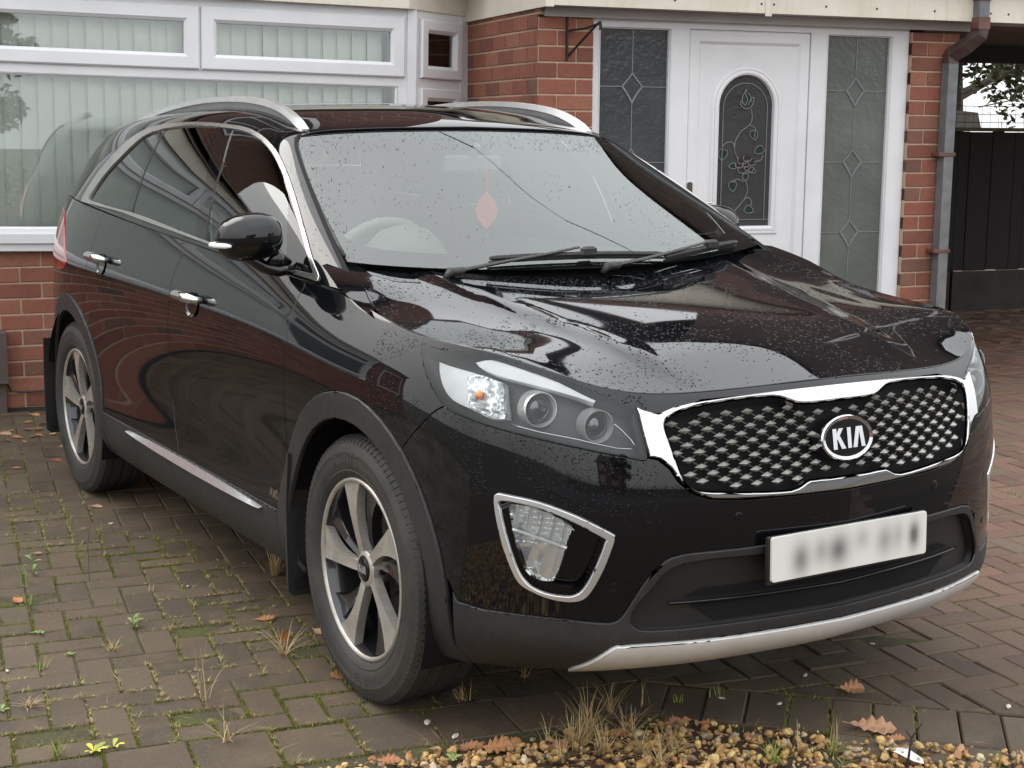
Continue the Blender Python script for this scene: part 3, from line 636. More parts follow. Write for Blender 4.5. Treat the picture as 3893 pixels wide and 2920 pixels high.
# ---- fence and what stands beyond ----
fence = empty('fence', 'dark brown close boarded fence on concrete gravel boards beyond the porch', 'fence', W(0, -6.95)); fence.rotation_euler = HM.to_euler()
q = 4.6; fb_ = None
while q < 12:
    if fb_ is None:
        b = MB(); b.box(0, .118, -.012, .010, 0, 1.22, bev=.004); o = mesh('board', b.V, b.F, FENCEM, fence); fb_ = o.data; o.location = (q, 0, .36)
    else:
        o = bpy.data.objects.new('board', fb_); link(o, fence); o.location = (q, random.uniform(-.004, .004), .36+random.uniform(-.004, .004))
    q += .122
for k in range(4):
    b = MB(); b.box(4.6+1.83*k, 4.6+1.83*k+1.80, -.03, .03, -.05, .352, bev=.004); mesh('gravel_board', b.V, b.F, CONC, fence)
    b = MB(); b.box(4.6+1.83*k-.04, 4.6+1.83*k+.04, .014, .10, -.05, 1.6, bev=.006); mesh('post', b.V, b.F, CONC, fence)
b = MB(); b.box(4.6, 12, -.035, .035, 1.583, 1.615, bev=.004); mesh('capping_rail', b.V, b.F, simple('mossy_rail', (.11, .10, .05), .9, 0, 12, .4), fence)
tr = MB(); 
for i in range(60): tr.tube([(4.6+i*.09, 0, 1.615), (4.6+i*.09, 0, 1.80)], .0022, 4)
for z in (1.66, 1.73, 1.80): tr.tube([(4.6, 0, z), (10, 0, z)], .0028, 4)
o = mesh('wire_trellis', tr.V, tr.F, simple('rusty_wire', (.10, .08, .07), .6, .4), fence)
sh = MB(); sh.box(-.5, .5, -.4, .4, 0, 1.62); sh.add([(-.55, -.45, 1.60), (.75, -.45, 1.60), (.75, .45, 1.60), (-.55, .45, 1.60), (-.55, -.45, 1.86), (.70, -.45, 1.76), (.70, .45, 1.76), (-.55, .45, 1.86)], [(0, 1, 5, 4), (1, 2, 6, 5), (2, 3, 7, 6), (3, 0, 4, 7), (4, 5, 6, 7)])
o = sh.obj('white_shed', simple('pale_board', (.68, .63, .58), .6)); tag(o, 'pale boarded shed roof showing just over the fence beside the brick pillar', 'shed'); o.matrix_world = Matrix.Translation(W(6.55, -8.2))@HM
wr = MB(); wr.tube([W(6.9, -7.3, 1.80), W(7.3, -6.4, 1.98), W(8.2, -5.0, 2.22)], .006, 6); tag(wr.obj('washing_line', simple('cream_cord', (.6, .56, .45), .7)), 'cream cord slung from the fence up under the passage roof', 'cord')
# trees: tapered trunk, limbs, crown of needle clumps
def mk_leafmat(name, a, b):
    t = NT(name).set(Roughness=.7); g = t.n('ShaderNodeNewGeometry'); t.base(t.mix(g.outputs['Random Per Island'], a, b)); return t.m
def foliage(mb, centres, n, sz, spread, rng):
    for cpt, rad in centres:
        for _ in range(n):
            d = Vector((rng.gauss(0, 1), rng.gauss(0, 1), rng.gauss(0, .7))); d = d.normalized()*rad*rng.random()**.4; p = Vector(cpt)+d
            a = Vector((rng.gauss(0, 1), rng.gauss(0, 1), rng.gauss(0, .6))).normalized()*sz*rng.uniform(.6, 1.4); b = a.cross(Vector((rng.gauss(0, 1), rng.gauss(0, 1), rng.gauss(0, 1)))).normalized()*sz*.35
            mb.add([p-b, p+a, p+b, p-a*.3], [(0, 1, 2, 3)])
def tree(name, loc, h, cr, label, mat, seed, sz=.08, n=500, trunk=.16, lobes=16, low=.35):
    rng = random.Random(seed); t = empty(name, label, 'tree', loc); tb = MB()
    tb.tube([(0, 0, -.1), (.03, .02, h*.3), (-.02, .05, h*.6), (0, 0, h*.95)], [trunk, trunk*.8, trunk*.5, trunk*.1], 8); C_ = []
    for k in range(lobes):
        a = rng.random()*6.28; zz = h*(low+(1-low)*rng.random()); r = cr*(.35+.65*rng.random())*(1.1-.5*(zz/h-low)/(1-low)); c_ = (r*math.cos(a), r*math.sin(a), zz)
        tb.tube([(0, 0, zz*.8), (c_[0]*.5, c_[1]*.5, zz*.92), c_], [trunk*.35, trunk*.2, trunk*.06], 5); C_.append((c_, cr*rng.uniform(.22, .42)))
    tb.obj('trunk', simple(name+'_bark', (.06, .045, .035), .9), t); cb_ = MB(); foliage(cb_, C_, n, sz, 0, rng); tag(cb_.obj('crown', mat, t), kind='stuff')
    return t
CONIF = mk_leafmat('conifer_green', (.020, .035, .012), (.075, .085, .030)); BROAD = mk_leafmat('evergreen_leaf', (.03, .05, .02), (.08, .10, .04))
tree('conifer', W(10.2, -12.0), 5.2, 2.4, 'dark green conifer spreading over the fence at the right edge', CONIF, 3, .10, 650, .13, 17, .46)
tree('bare_tree', W(7.6, -16.0), 4.5, 2.2, 'thin twiggy winter tree pale against the sky beyond the fence', simple('twig', (.13, .10, .08), .9), 9, .10, 60, .05, 26, .3)
# what stands across the road and is mirrored in the car
ROAD = simple('asphalt', (.05, .05, .05), .9)
rd = MB(); rd.box(7.5, 13.5, -60, 60, -.10, -.06); tag(rd.obj('road', ROAD), kind='structure')
HEDGE = mk_leafmat('hedge_leaf', (.02, .035, .012), (.06, .085, .025))
hg = MB(); rg_ = random.Random(4); foliage(hg, [((16.8+rg_.uniform(-.3, .3), -16+i*.9, .45), .62) for i in range(48)], 260, .09, 0, rg_); tag(hg.obj('hedge', HEDGE), 'long clipped green hedge across the road facing the drive', 'hedge')
def far_house(y, label, seed):
    h = empty('house', label, 'house', (38, y, 0)); b = MB(); b.box(-2, 6, -4.2, 4.2, -.1, 5.2); mesh('wall', b.V, b.F, BRFAR2, h)
    r_ = MB(); r_.add([(-2.4, -4.5, 5.1), (6.4, -4.5, 5.1), (6.4, 4.5, 5.1), (-2.4, 4.5, 5.1), (2, -4.5, 7.8), (2, 4.5, 7.8)], [(0, 4, 5, 3), (1, 2, 5, 4), (0, 1, 4), (3, 5, 2)]); rf = mesh('roof', r_.V, r_.F, ROOFT, h)
    c_ = MB(); c_.box(1.7, 2.3, -3.6, -2.8, 7, 8.6); o = mesh('chimney', c_.V, c_.F, BRFAR2, rf)
    for yy, z in ((-2.4, 1), (2.2, 1), (-2.4, 3.4), (2.2, 3.4)):
        w_ = MB(); 
        for a0, a1, z0, z1 in ((-.9, .9, 0, .09), (-.9, .9, 1.21, 1.3), (-.9, -.8, .09, 1.21), (.8, .9, .09, 1.21), (-.05, .05, .09, 1.21)): w_.box(-2.06, -1.98, yy+a0, yy+a1, z+z0, z+z1)
        f_ = mesh('window', w_.V, w_.F, UPVC, h); g_ = MB(); g_.box(-2.02, -2.01, yy-.8, yy+.8, z+.09, z+1.21); mesh('pane', g_.V, g_.F, GLASSOPQ, f_)
BRFAR2 = simple('far_brick', (.19, .075, .052), .9, 0, 2, .2)
far_house(-14, 'brick house across the road, left of the pair seen behind the hedge', 1); far_house(14, 'brick house across the road, right of the pair seen behind the hedge', 2)
tree('garden_tree', (23, 15, 0), 5.6, 2.4, 'bushy evergreen tree in the garden across the road by the hedge', BROAD, 5, .16, 420, .16, 18, .3)
tree('garden_tree', (21, -5.5, 0), 4.6, 1.9, 'smaller round evergreen across the road between the two brick houses', BROAD, 6, .16, 420, .14, 14, .3)
# ---- smooth surfaces of the car body (half, Y >= 0 is distance from the car's centre plane) ----
def bs_basis(n, u):
    """clamped uniform cubic B-spline basis, u in [0, n-1] -> weights (len(u), n)"""
    deg = 3
    kn = np.concatenate([np.zeros(deg), np.linspace(0, n-1, n-deg+1), np.full(deg, n-1.0)])
    u = np.clip(np.asarray(u, float), 0, n-1-1e-9)
    N = [((u >= kn[i]) & (u < kn[i+1])).astype(float) for i in range(len(kn)-1)]
    for d in range(1, deg+1):
        M = []
        for i in range(len(kn)-1-d):
            a = kn[i+d]-kn[i]; b = kn[i+d+1]-kn[i+1]
            v = 0
            if a > 0: v = v + (u-kn[i])/a*N[i]
            if b > 0: v = v + (kn[i+d+1]-u)/b*N[i+1]
            M.append(v if not np.isscalar(v) else np.zeros_like(u))
        N = M
    return np.stack(N, 1)
class Surf:
    def __init__(self, P): self.P = np.array(P, float); self.ni, self.nj = self.P.shape[:2]
    def ev(self, s, t):
        s = np.atleast_1d(np.asarray(s, float)); t = np.atleast_1d(np.asarray(t, float))
        return np.einsum('ki,kj,ijc->kc', bs_basis(self.ni, s), bs_basis(self.nj, t), self.P)
    def nrm(self, s, t, h=2e-3):
        s = np.clip(np.atleast_1d(np.asarray(s, float)), h, self.ni-1-h); t = np.clip(np.atleast_1d(np.asarray(t, float)), h, self.nj-1-h)
        a = self.ev(s+h, t)-self.ev(s-h, t); b = self.ev(s, t+h)-self.ev(s, t-h)
        n = np.cross(a, b); l = np.linalg.norm(n, axis=1, keepdims=True); l[l < 1e-12] = 1
        return n/l
# lower body: rows from the bottom edge up, stations from the nose centre round to the tail centre
ROWS = [
 ([.79,.775,.72,.64,.53,.43,.20,-.05,-.28,-.6,-1.1,-1.7,-2.3,-2.75,-3.15,-3.42,-3.6,-3.66],
  [0,.30,.52,.68,.79,.865,.885,.885,.885,.885,.885,.885,.885,.885,.86,.78,.5,0],
  [.255,.255,.256,.252,.248,.245,.245,.25,.25,.25,.25,.25,.25,.26,.28,.30,.32,.32]),
 ([.918,.902,.850,.762,.622,.46,.20,-.05,-.28,-.6,-1.1,-1.7,-2.3,-2.75,-3.15,-3.45,-3.66,-3.74],
  [0,.31,.54,.71,.83,.908,.928,.932,.932,.932,.932,.932,.932,.930,.90,.81,.53,0],
  [.302,.302,.302,.302,.303,.303,.305,.31,.31,.31,.31,.31,.31,.32,.34,.37,.40,.40]),
 ([.896,.881,.832,.750,.622,.465,.20,-.05,-.28,-.6,-1.1,-1.7,-2.3,-2.75,-3.15,-3.47,-3.71,-3.81],
  [0,.31,.54,.708,.832,.918,.94,.944,.942,.940,.940,.940,.940,.940,.905,.82,.54,0],
  [.39,.39,.39,.395,.40,.405,.41,.42,.42,.42,.42,.42,.42,.42,.44,.47,.5,.5]),
 ([.915,.90,.85,.765,.635,.465,.20,-.05,-.28,-.6,-1.1,-1.7,-2.3,-2.75,-3.15,-3.48,-3.73,-3.84],
  [0,.31,.54,.712,.835,.917,.935,.937,.930,.924,.922,.922,.925,.936,.903,.82,.54,0],
  [.52,.52,.52,.52,.525,.53,.53,.54,.54,.54,.54,.54,.54,.54,.56,.58,.6,.6]),
 ([.92,.905,.855,.768,.635,.46,.20,-.05,-.28,-.6,-1.1,-1.7,-2.3,-2.75,-3.15,-3.48,-3.72,-3.83],
  [0,.31,.54,.712,.835,.915,.932,.935,.927,.922,.922,.924,.928,.936,.902,.82,.54,0],
  [.65,.65,.65,.65,.65,.65,.655,.66,.66,.66,.66,.66,.66,.67,.69,.7,.7,.7]),
 ([.905,.89,.842,.757,.622,.445,.20,-.05,-.28,-.6,-1.1,-1.7,-2.3,-2.75,-3.15,-3.47,-3.70,-3.80],
  [0,.31,.54,.708,.832,.91,.932,.938,.936,.934,.935,.938,.940,.938,.902,.82,.54,0],
  [.765,.765,.765,.765,.77,.775,.78,.785,.79,.79,.79,.79,.80,.81,.82,.83,.83,.83]),
 ([.878,.865,.818,.735,.60,.42,.20,-.05,-.28,-.6,-1.1,-1.7,-2.3,-2.75,-3.15,-3.46,-3.68,-3.78],
  [0,.31,.54,.715,.838,.908,.930,.940,.944,.945,.947,.949,.948,.940,.900,.815,.53,0],
  [.86,.86,.86,.863,.87,.88,.895,.905,.915,.92,.93,.94,.95,.97,.98,.98,.98,.98]),
 ([.852,.838,.79,.705,.56,.395,.19,-.05,-.28,-.6,-1.1,-1.7,-2.3,-2.75,-3.15,-3.46,-3.69,-3.80],
  [0,.31,.54,.705,.822,.885,.905,.910,.918,.925,.930,.932,.930,.918,.875,.79,.52,0],
  [.922,.918,.905,.935,.962,.975,.985,1.0,1.01,1.025,1.04,1.055,1.075,1.10,1.12,1.12,1.12,1.12]),
 ([.83,.815,.768,.685,.525,.35,.17,-.06,-.28,-.6,-1.1,-1.7,-2.3,-2.75,-3.15,-3.45,-3.70,-3.82],
  [0,.31,.54,.695,.80,.855,.855,.845,.858,.875,.877,.877,.872,.858,.815,.735,.5,0],
  [.943,.938,.924,.982,1.028,1.035,1.045,1.08,1.11,1.125,1.15,1.18,1.21,1.235,1.25,1.26,1.26,1.26]),
]
_x = np.array(ROWS)                       # rows, xyz, stations
SH = Surf(np.transpose(_x, (2, 0, 1)))    # s: station 0..17, t: row 0..8
# upper body: stations from the screen pillar to the tail, rows from the belt line to the roof centre
GR = [
 [(-.20,.80,1.10),(-.43,.762,1.215),(-.68,.712,1.335),(-.92,.66,1.458),(-1.05,.625,1.525),(-1.07,.54,1.548),(-1.02,.3,1.558),(-1.0,0,1.562)],
 [(-.34,.862,1.115),(-.57,.825,1.24),(-.80,.768,1.36),(-1.03,.70,1.478),(-1.16,.655,1.545),(-1.2,.56,1.575),(-1.16,.3,1.588),(-1.14,0,1.594)],
 [(-.8,.878,1.135),(-.93,.842,1.27),(-1.07,.79,1.395),(-1.24,.725,1.51),(-1.34,.67,1.582),(-1.39,.58,1.614),(-1.39,.3,1.63),(-1.39,0,1.637)],
 [(-1.4,.878,1.165),(-1.46,.845,1.30),(-1.53,.795,1.42),(-1.61,.735,1.53),(-1.67,.68,1.602),(-1.71,.58,1.636),(-1.72,.3,1.652),(-1.72,0,1.658)],
 [(-2.1,.874,1.20),(-2.1,.84,1.32),(-2.1,.79,1.43),(-2.1,.73,1.53),(-2.1,.675,1.598),(-2.1,.57,1.632),(-2.1,.3,1.65),(-2.1,0,1.656)],
 [(-2.8,.85,1.24),(-2.73,.815,1.345),(-2.66,.77,1.44),(-2.61,.715,1.525),(-2.6,.66,1.583),(-2.6,.56,1.615),(-2.6,.3,1.633),(-2.6,0,1.64)],
 [(-3.2,.80,1.25),(-3.11,.765,1.35),(-3.05,.725,1.44),(-3.02,.675,1.512),(-3.02,.62,1.56),(-3.03,.53,1.588),(-3.04,.28,1.608),(-3.04,0,1.615)],
 [(-3.55,.69,1.26),(-3.45,.668,1.355),(-3.40,.635,1.435),(-3.38,.595,1.495),(-3.39,.55,1.535),(-3.40,.47,1.557),(-3.42,.27,1.575),(-3.43,0,1.58)],
 [(-3.76,.45,1.26),(-3.65,.46,1.345),(-3.57,.45,1.425),(-3.52,.43,1.48),(-3.51,.40,1.515),(-3.51,.34,1.535),(-3.52,.2,1.55),(-3.53,0,1.556)],
 [(-3.83,0,1.26),(-3.71,0,1.345),(-3.62,0,1.425),(-3.56,0,1.475),(-3.545,0,1.51),(-3.54,0,1.53),(-3.535,0,1.545),(-3.54,0,1.552)],
]
# one more station just behind the screen edge, so the pillar turns sharply from front to side
GR.insert(1, [((a[0]*.68+b[0]*.32), (a[1]*.36+b[1]*.64) if j < 5 else (a[1]+b[1])/2, (a[2]*.5+b[2]*.5)) for j, (a, b) in enumerate(zip(GR[0], GR[1]))])
GS = Surf(GR)                             # s 0..10, t 0..7
# windscreen: s across from centre to the pillar, t from the bottom up
WR = [
 [(-.20,0,1.135),(-.40,0,1.245),(-.66,0,1.375),(-.86,0,1.478),(-1.0,0,1.548)],
 [(-.21,.26,1.138),(-.41,.25,1.246),(-.67,.235,1.376),(-.87,.22,1.478),(-1.005,.21,1.546)],
 [(-.255,.52,1.146),(-.45,.50,1.25),(-.70,.465,1.376),(-.90,.435,1.474),(-1.02,.42,1.541)],
 [(-.325,.71,1.163),(-.51,.69,1.256),(-.745,.65,1.366),(-.93,.61,1.463),(-1.04,.59,1.528)],
 [(-.35,.768,1.172),(-.535,.742,1.262),(-.775,.695,1.362),(-.95,.65,1.455),(-1.055,.622,1.520)],
]
WS = Surf(WR)
# bonnet: height over (x, Y), thin-plate through its edge and a few heights inside
def tps(pts, vals):
    p = np.array(pts, float); n = len(p)
    r = np.linalg.norm(p[:, None]-p[None], axis=2); K = np.where(r > 0, r**2*np.log(r+1e-12), 0)+np.eye(n)*2e-4
    A = np.block([[K, np.ones((n, 1)), p], [np.ones((1, n)), np.zeros((1, 3))], [p.T, np.zeros((2, 3))]])
    w = np.linalg.solve(A, np.concatenate([vals, np.zeros(3)]))
    def f(q):
        q = np.asarray(q, float); r = np.linalg.norm(q[:, None]-p[None], axis=2)
        return np.where(r > 0, r**2*np.log(r+1e-12), 0)@w[:n]+w[n]+q@w[n+1:]
    return f
_e = SH.ev(np.linspace(0, 6.6, 24), np.full(24, 8.0))
_pts, _v = [], []
for a in _e:
    for sg in ((1, -1) if a[1] > 1e-4 else (1,)): _pts.append((a[0], sg*a[1])); _v.append(a[2])
for x, y, z in [(.62,0,.998),(.35,0,1.042),(.05,0,1.078),(-.25,0,1.108),(-.25,.4,1.125),(-.3,.62,1.143),(-.29,.765,1.152),(-.15,.79,1.115),(.35,.45,1.032),(.05,.5,1.08),(.62,.42,.985)]:
    for sg in ((1, -1) if y > 0 else (1,)): _pts.append((x, sg*y)); _v.append(z)
_hz = tps(_pts, np.array(_v))
def hood_z(x, y):
    x = np.asarray(x, float); y = np.asarray(y, float); a = np.abs(y)
    z = _hz(np.stack([x, y], 1))
    c = .40+.17*np.clip((.75-x)/1.0, 0, 1)                     # the two raised creases run back and outwards
    m = np.clip((.80-x)/.25, 0, 1); m = m*m*(3-2*m)
    e = np.clip((.78-a)/.12, 0, 1)
    return z+m*e*(.0085/(1+np.exp((a-c)/.016))+.003*np.exp(-((a-c+.03)/.03)**2)-.004)
class Hood:                               # same interface, parameters are (x, Y)
    def ev(self, s, t):
        s = np.atleast_1d(np.asarray(s, float)); t = np.atleast_1d(np.asarray(t, float)); return np.stack([s, t, hood_z(s, t)], 1)
    def nrm(self, s, t, h=2e-3):
        s = np.atleast_1d(np.asarray(s, float)); t = np.atleast_1d(np.asarray(t, float))
        zx = (hood_z(s+h, t)-hood_z(s-h, t))/2/h; zy = (hood_z(s, t+h)-hood_z(s, t-h))/2/h
        n = np.stack([-zx, -zy, np.ones_like(zx)], 1); return n/np.linalg.norm(n, axis=1, keepdims=True)
HD = Hood()
# ---------------- the car: x forwards from the front axle, Y sideways from the centre, z up ----------------
# outlines of the car's parts, in the parameters of its own surfaces
CV = {"headlight": [[4.979, 7.862], [4.663, 7.868], [4.296, 7.861], [3.897, 7.926], [3.467, 7.959], [3.017, 7.953], [2.368, 7.909], [1.814, 7.81], [1.365, 7.507], [1.339, 7.364], [1.329, 6.581], [1.308, 5.834], [1.377, 5.724], [1.693, 5.897], [2.2, 6.107], [2.742, 6.278], [3.322, 6.41], [3.762, 6.515], [4.137, 6.621], [4.319, 6.73], [4.496, 6.973], [4.678, 7.26], [4.828, 7.535], [4.933, 7.728]], "drl": [[3.761, 7.795], [3.466, 7.907], [3.079, 7.901], [2.37, 7.848], [1.83, 7.616], [1.863, 7.523], [2.102, 7.596], [2.666, 7.638], [3.269, 7.643], [3.635, 7.707]], "reflector": [[4.577, 7.665], [4.357, 7.641], [3.811, 7.617], [3.271, 7.553], [3.258, 6.704], [3.495, 6.64], [3.886, 6.792], [4.244, 6.915], [4.444, 7.161], [4.549, 7.452]], "indicator": [[3.937, 7.483], [3.739, 7.599], [3.271, 7.553], [3.258, 6.704], [3.462, 6.674], [3.902, 6.834]], "proj": [[2.731, 7.146], [1.858, 6.868]], "hltrim": [[3.188, 6.597], [2.728, 6.486], [2.183, 6.366], [1.46, 6.078], [1.511, 6.587], [1.65, 6.984]], "chrome_out": [[0.0, 7.738], [0.163, 7.734], [0.448, 7.713], [0.721, 7.645], [0.963, 7.483], [1.124, 7.273], [1.353, 7.468], [1.347, 6.668], [1.318, 5.808], [1.199, 5.726], [1.093, 5.444], [1.015, 5.057], [0.896, 4.711], [0.733, 4.497], [0.476, 4.394], [0.186, 4.349], [0.036, 4.336]], "chrome_in": [[0.0, 7.115], [0.045, 7.104], [0.139, 7.113], [0.186, 7.185], [0.231, 7.368], [0.281, 7.476], [0.409, 7.508], [0.605, 7.459], [0.815, 7.336], [0.989, 7.134], [1.067, 6.948], [1.086, 6.719], [1.068, 6.343], [1.034, 5.839], [0.987, 5.295], [0.933, 4.935], [0.837, 4.789], [0.617, 4.682], [0.41, 4.591], [0.259, 4.545], [0.205, 4.643], [0.169, 4.76], [0.087, 4.749], [0.034, 4.751]], "logo": [[0.02, 5.9], [0.137, 5.897], [0.0, 5.904], [0.011, 6.497], [0.027, 5.327]], "paint_bottom": [[0.011, 3.229], [0.18, 3.183], [0.404, 3.142], [0.691, 3.147], [0.972, 3.124], [1.147, 2.991], [1.28, 2.641], [1.202, 2.849], [1.339, 2.525], [1.458, 2.093], [1.587, 1.661], [1.708, 1.472], [1.942, 1.462], [2.499, 1.522], [3.395, 1.512], [3.716, 1.494], [4.153, 1.539]], "intake": [[0.005, 2.955], [0.4, 2.908], [0.687, 2.934], [0.966, 2.873], [1.138, 2.677], [1.268, 2.295], [1.433, 1.854], [1.494, 1.519], [1.452, 1.349], [1.271, 1.23], [0.503, 1.217], [0.0, 1.193]], "slot": [[0.0, 2.094], [0.741, 2.118], [0.697, 1.697], [0.629, 1.283], [0.0, 1.251]], "slotbar": [[0.0, 1.757], [1.042, 1.838]], "skid_top": [[2.139, 0.161], [1.743, 0.829], [1.573, 0.897], [1.178, 0.917], [0.436, 0.89], [0.069, 0.878]], "skid_bot": [[1.725, 0.073], [1.695, 0.355], [1.247, 0.324], [1.033, 0.21], [0.544, 0.214], [0.219, 0.199]], "fog_out": [[3.471, 4.605], [3.349, 4.617], [2.821, 4.513], [2.264, 4.198], [1.788, 3.767], [1.75, 3.644], [1.76, 3.475], [1.873, 2.849], [2.015, 2.304], [2.144, 2.039], [2.337, 1.958], [2.623, 1.996], [2.917, 2.144], [3.131, 2.35], [3.29, 2.815], [3.417, 3.383], [3.503, 4.008], [3.526, 4.451]], "fog_in": [[3.412, 4.452], [2.88, 4.379], [2.374, 4.091], [1.889, 3.646], [1.861, 3.525], [1.979, 2.896], [2.125, 2.349], [2.258, 2.14], [2.425, 2.098], [2.683, 2.136], [2.92, 2.269], [3.104, 2.557], [3.232, 3.029], [3.356, 3.645], [3.43, 4.224]], "fog_lens": [[3.329, 4.286], [3.114, 4.289], [2.709, 4.154], [2.332, 3.8], [2.345, 3.701], [2.424, 3.307], [2.55, 2.557], [2.632, 2.396], [2.864, 2.406], [3.014, 2.527], [3.138, 2.801], [3.234, 3.326], [3.31, 3.903]], "sensor": [[1.736, 2.356], [0.542, 3.956]], "bumper_seam": [[4.319, 6.73], [4.549, 6.478], [4.831, 5.997], [5.104, 5.464], [5.342, 4.897]], "seam_front": [[8.405, 8.0], [8.382, 7.914], [8.41, 7.746], [8.39, 7.517], [8.382, 6.968], [8.41, 6.044], [8.458, 5.198], [8.471, 4.436], [8.417, 2.615], [8.3, 1.546]], "seam_mid": [[10.756, 8.0], [10.764, 7.797], [10.8, 7.583], [10.809, 7.113], [10.811, 6.642], [10.868, 5.404], [10.92, 3.454], [10.74, 1.564]], "seam_rear": [[12.787, 7.467], [12.875, 7.117], [12.921, 6.568], [12.951, 6.055], [13.008, 5.48]], "awd": [[8.914, 1.828], [8.585, 1.823], [8.606, 1.691], [8.887, 1.669]], "win_out": [[6.365, 0.0], [6.465, 0.034], [6.499, 0.127], [6.386, 0.704], [6.167, 1.633], [5.809, 2.861], [5.301, 3.497], [4.478, 3.672], [3.191, 3.706], [2.384, 3.748], [1.68, 3.51], [1.091, 2.97], [0.813, 2.234], [0.732, 1.421], [0.804, 0.693], [0.913, 0.279], [0.913, 0.106], [0.98, 0.051], [1.088, 0.013], [1.306, 0.018], [2.231, 0.019], [2.804, 0.04], [3.674, 0.055], [4.788, 0.073], [5.297, 0.073]], "win_in": [[6.196, 0.089], [6.083, 0.519], [5.809, 1.444], [5.492, 2.63], [5.067, 3.111], [4.39, 3.372], [3.136, 3.426], [2.457, 3.443], [1.88, 3.223], [1.425, 2.784], [1.127, 2.159], [1.003, 1.45], [1.002, 0.717], [1.085, 0.297], [1.12, 0.11], [1.2, 0.086], [2.211, 0.075], [2.86, 0.081], [3.646, 0.105], [4.701, 0.146], [5.321, 0.121]], "q_pillar": [[5.067, 3.111], [4.963, 3.107], [4.942, 0.117], [5.032, 0.117]], "b_pillar": [[3.433, 3.39], [2.887, 3.445], [3.047, 1.868], [3.375, 0.101], [3.575, 0.104], [3.431, 1.152]], "m_tri": [[1.003, 1.45], [1.42, 0.649], [1.736, 0.115]], "rail": [[6.932, 4.98], [6.644, 5.321], [5.942, 5.619], [5.208, 5.736], [4.622, 5.895], [3.699, 5.759], [2.663, 5.567], [1.956, 5.469], [1.195, 5.363]], "wsglass": [[3.757, 4.0], [3.922, 3.392], [3.977, 2.151], [3.898, 0.979], [3.791, 0.383]], "wiper_a": [[1.785, 0.032], [1.036, 0.093], [0.408, 0.172], [0.041, 0.26]], "blade_a": [[1.102, 0.179], [0.442, 0.219], [-0.188, 0.055], [-0.5, -0.386]], "wiper_b": [[-0.165, -0.079], [-0.496, -0.334], [-0.5, -0.394], [-0.5, -0.382]], "blade_b": [[-0.5, -0.408], [-0.5, -0.392], [-0.5, -0.386], [-0.5, -0.385]], "hood_rear": [[-0.29, 0.611], [-0.204, 0.424], [-0.293, 0.042], [-0.386, 0.697], [0.078, 0.905], [0.235, 0.914]]}
def catmull(L, n, closed=False):
    L = np.array(L, float); out = []; N = len(L)
    rng_ = range(N if closed else N-1)
    for i in rng_:
        p0, p1, p2, p3 = (L[(i-1) % N], L[i], L[(i+1) % N], L[(i+2) % N]) if closed else (L[max(i-1, 0)], L[i], L[i+1], L[min(i+2, N-1)])
        for k in range(n):
            t = k/n; out.append(.5*((2*p1)+(-p0+p2)*t+(2*p0-5*p1+4*p2-p3)*t*t+(-p0+3*p1-3*p2+p3)*t**3))
    if not closed: out.append(L[-1])
    return np.array(out)
def smooth_poly(L, n=4, ang=48):
    """rounds a traced outline but keeps its real corners"""
    L = [np.array(p, float) for p in L]; N = len(L); cor = []
    for i in range(N):
        a = L[i]-L[i-1]; b = L[(i+1) % N]-L[i]; c = np.dot(a, b)/(np.linalg.norm(a)*np.linalg.norm(b)+1e-12)
        if c < math.cos(math.radians(ang)): cor.append(i)
    if len(cor) < 2: return [tuple(p) for p in catmull(L, n, True)]
    out = []
    for a, b in zip(cor, cor[1:]+[cor[0]+N]):
        seg = [L[i % N] for i in range(a, b+1)]; out += [tuple(p) for p in catmull(seg, n)[:-1]]
    return out
def pip(P, poly):
    P = np.asarray(P, float); x, y = P[:, 0], P[:, 1]; q = np.asarray(poly, float); ins = np.zeros(len(P), bool)
    x1, y1 = q[:, 0], q[:, 1]; x2, y2 = np.roll(x1, -1), np.roll(y1, -1)
    for a, b, c, d in zip(x1, y1, x2, y2):
        if b == d: continue
        m_ = ((b > y) != (d > y)) & (x < (c-a)*(y-b)/(d-b)+a); ins ^= m_
    return ins
def dens(sf, L, closed, step=.022):
    out = []; N = len(L); P = sf.ev([p[0] for p in L], [p[1] for p in L])
    for i in range(N if closed else N-1):
        j = (i+1) % N; n = max(1, int(math.ceil(np.linalg.norm(P[j]-P[i])/step)))
        for k in range(n): out.append((L[i][0]+(L[j][0]-L[i][0])*k/n, L[i][1]+(L[j][1]-L[i][1])*k/n))
    if not closed: out.append(tuple(L[-1]))
    return out
FULL = {'SH': (0, 17, 0, 8), 'GS': (0, 10, 0, 7), 'WS': (0, 4, 0, 4)}
STEP = {'SH': (.11, .2), 'GS': (.14, .22), 'WS': (.25, .25), 'HD': (.035, .035)}
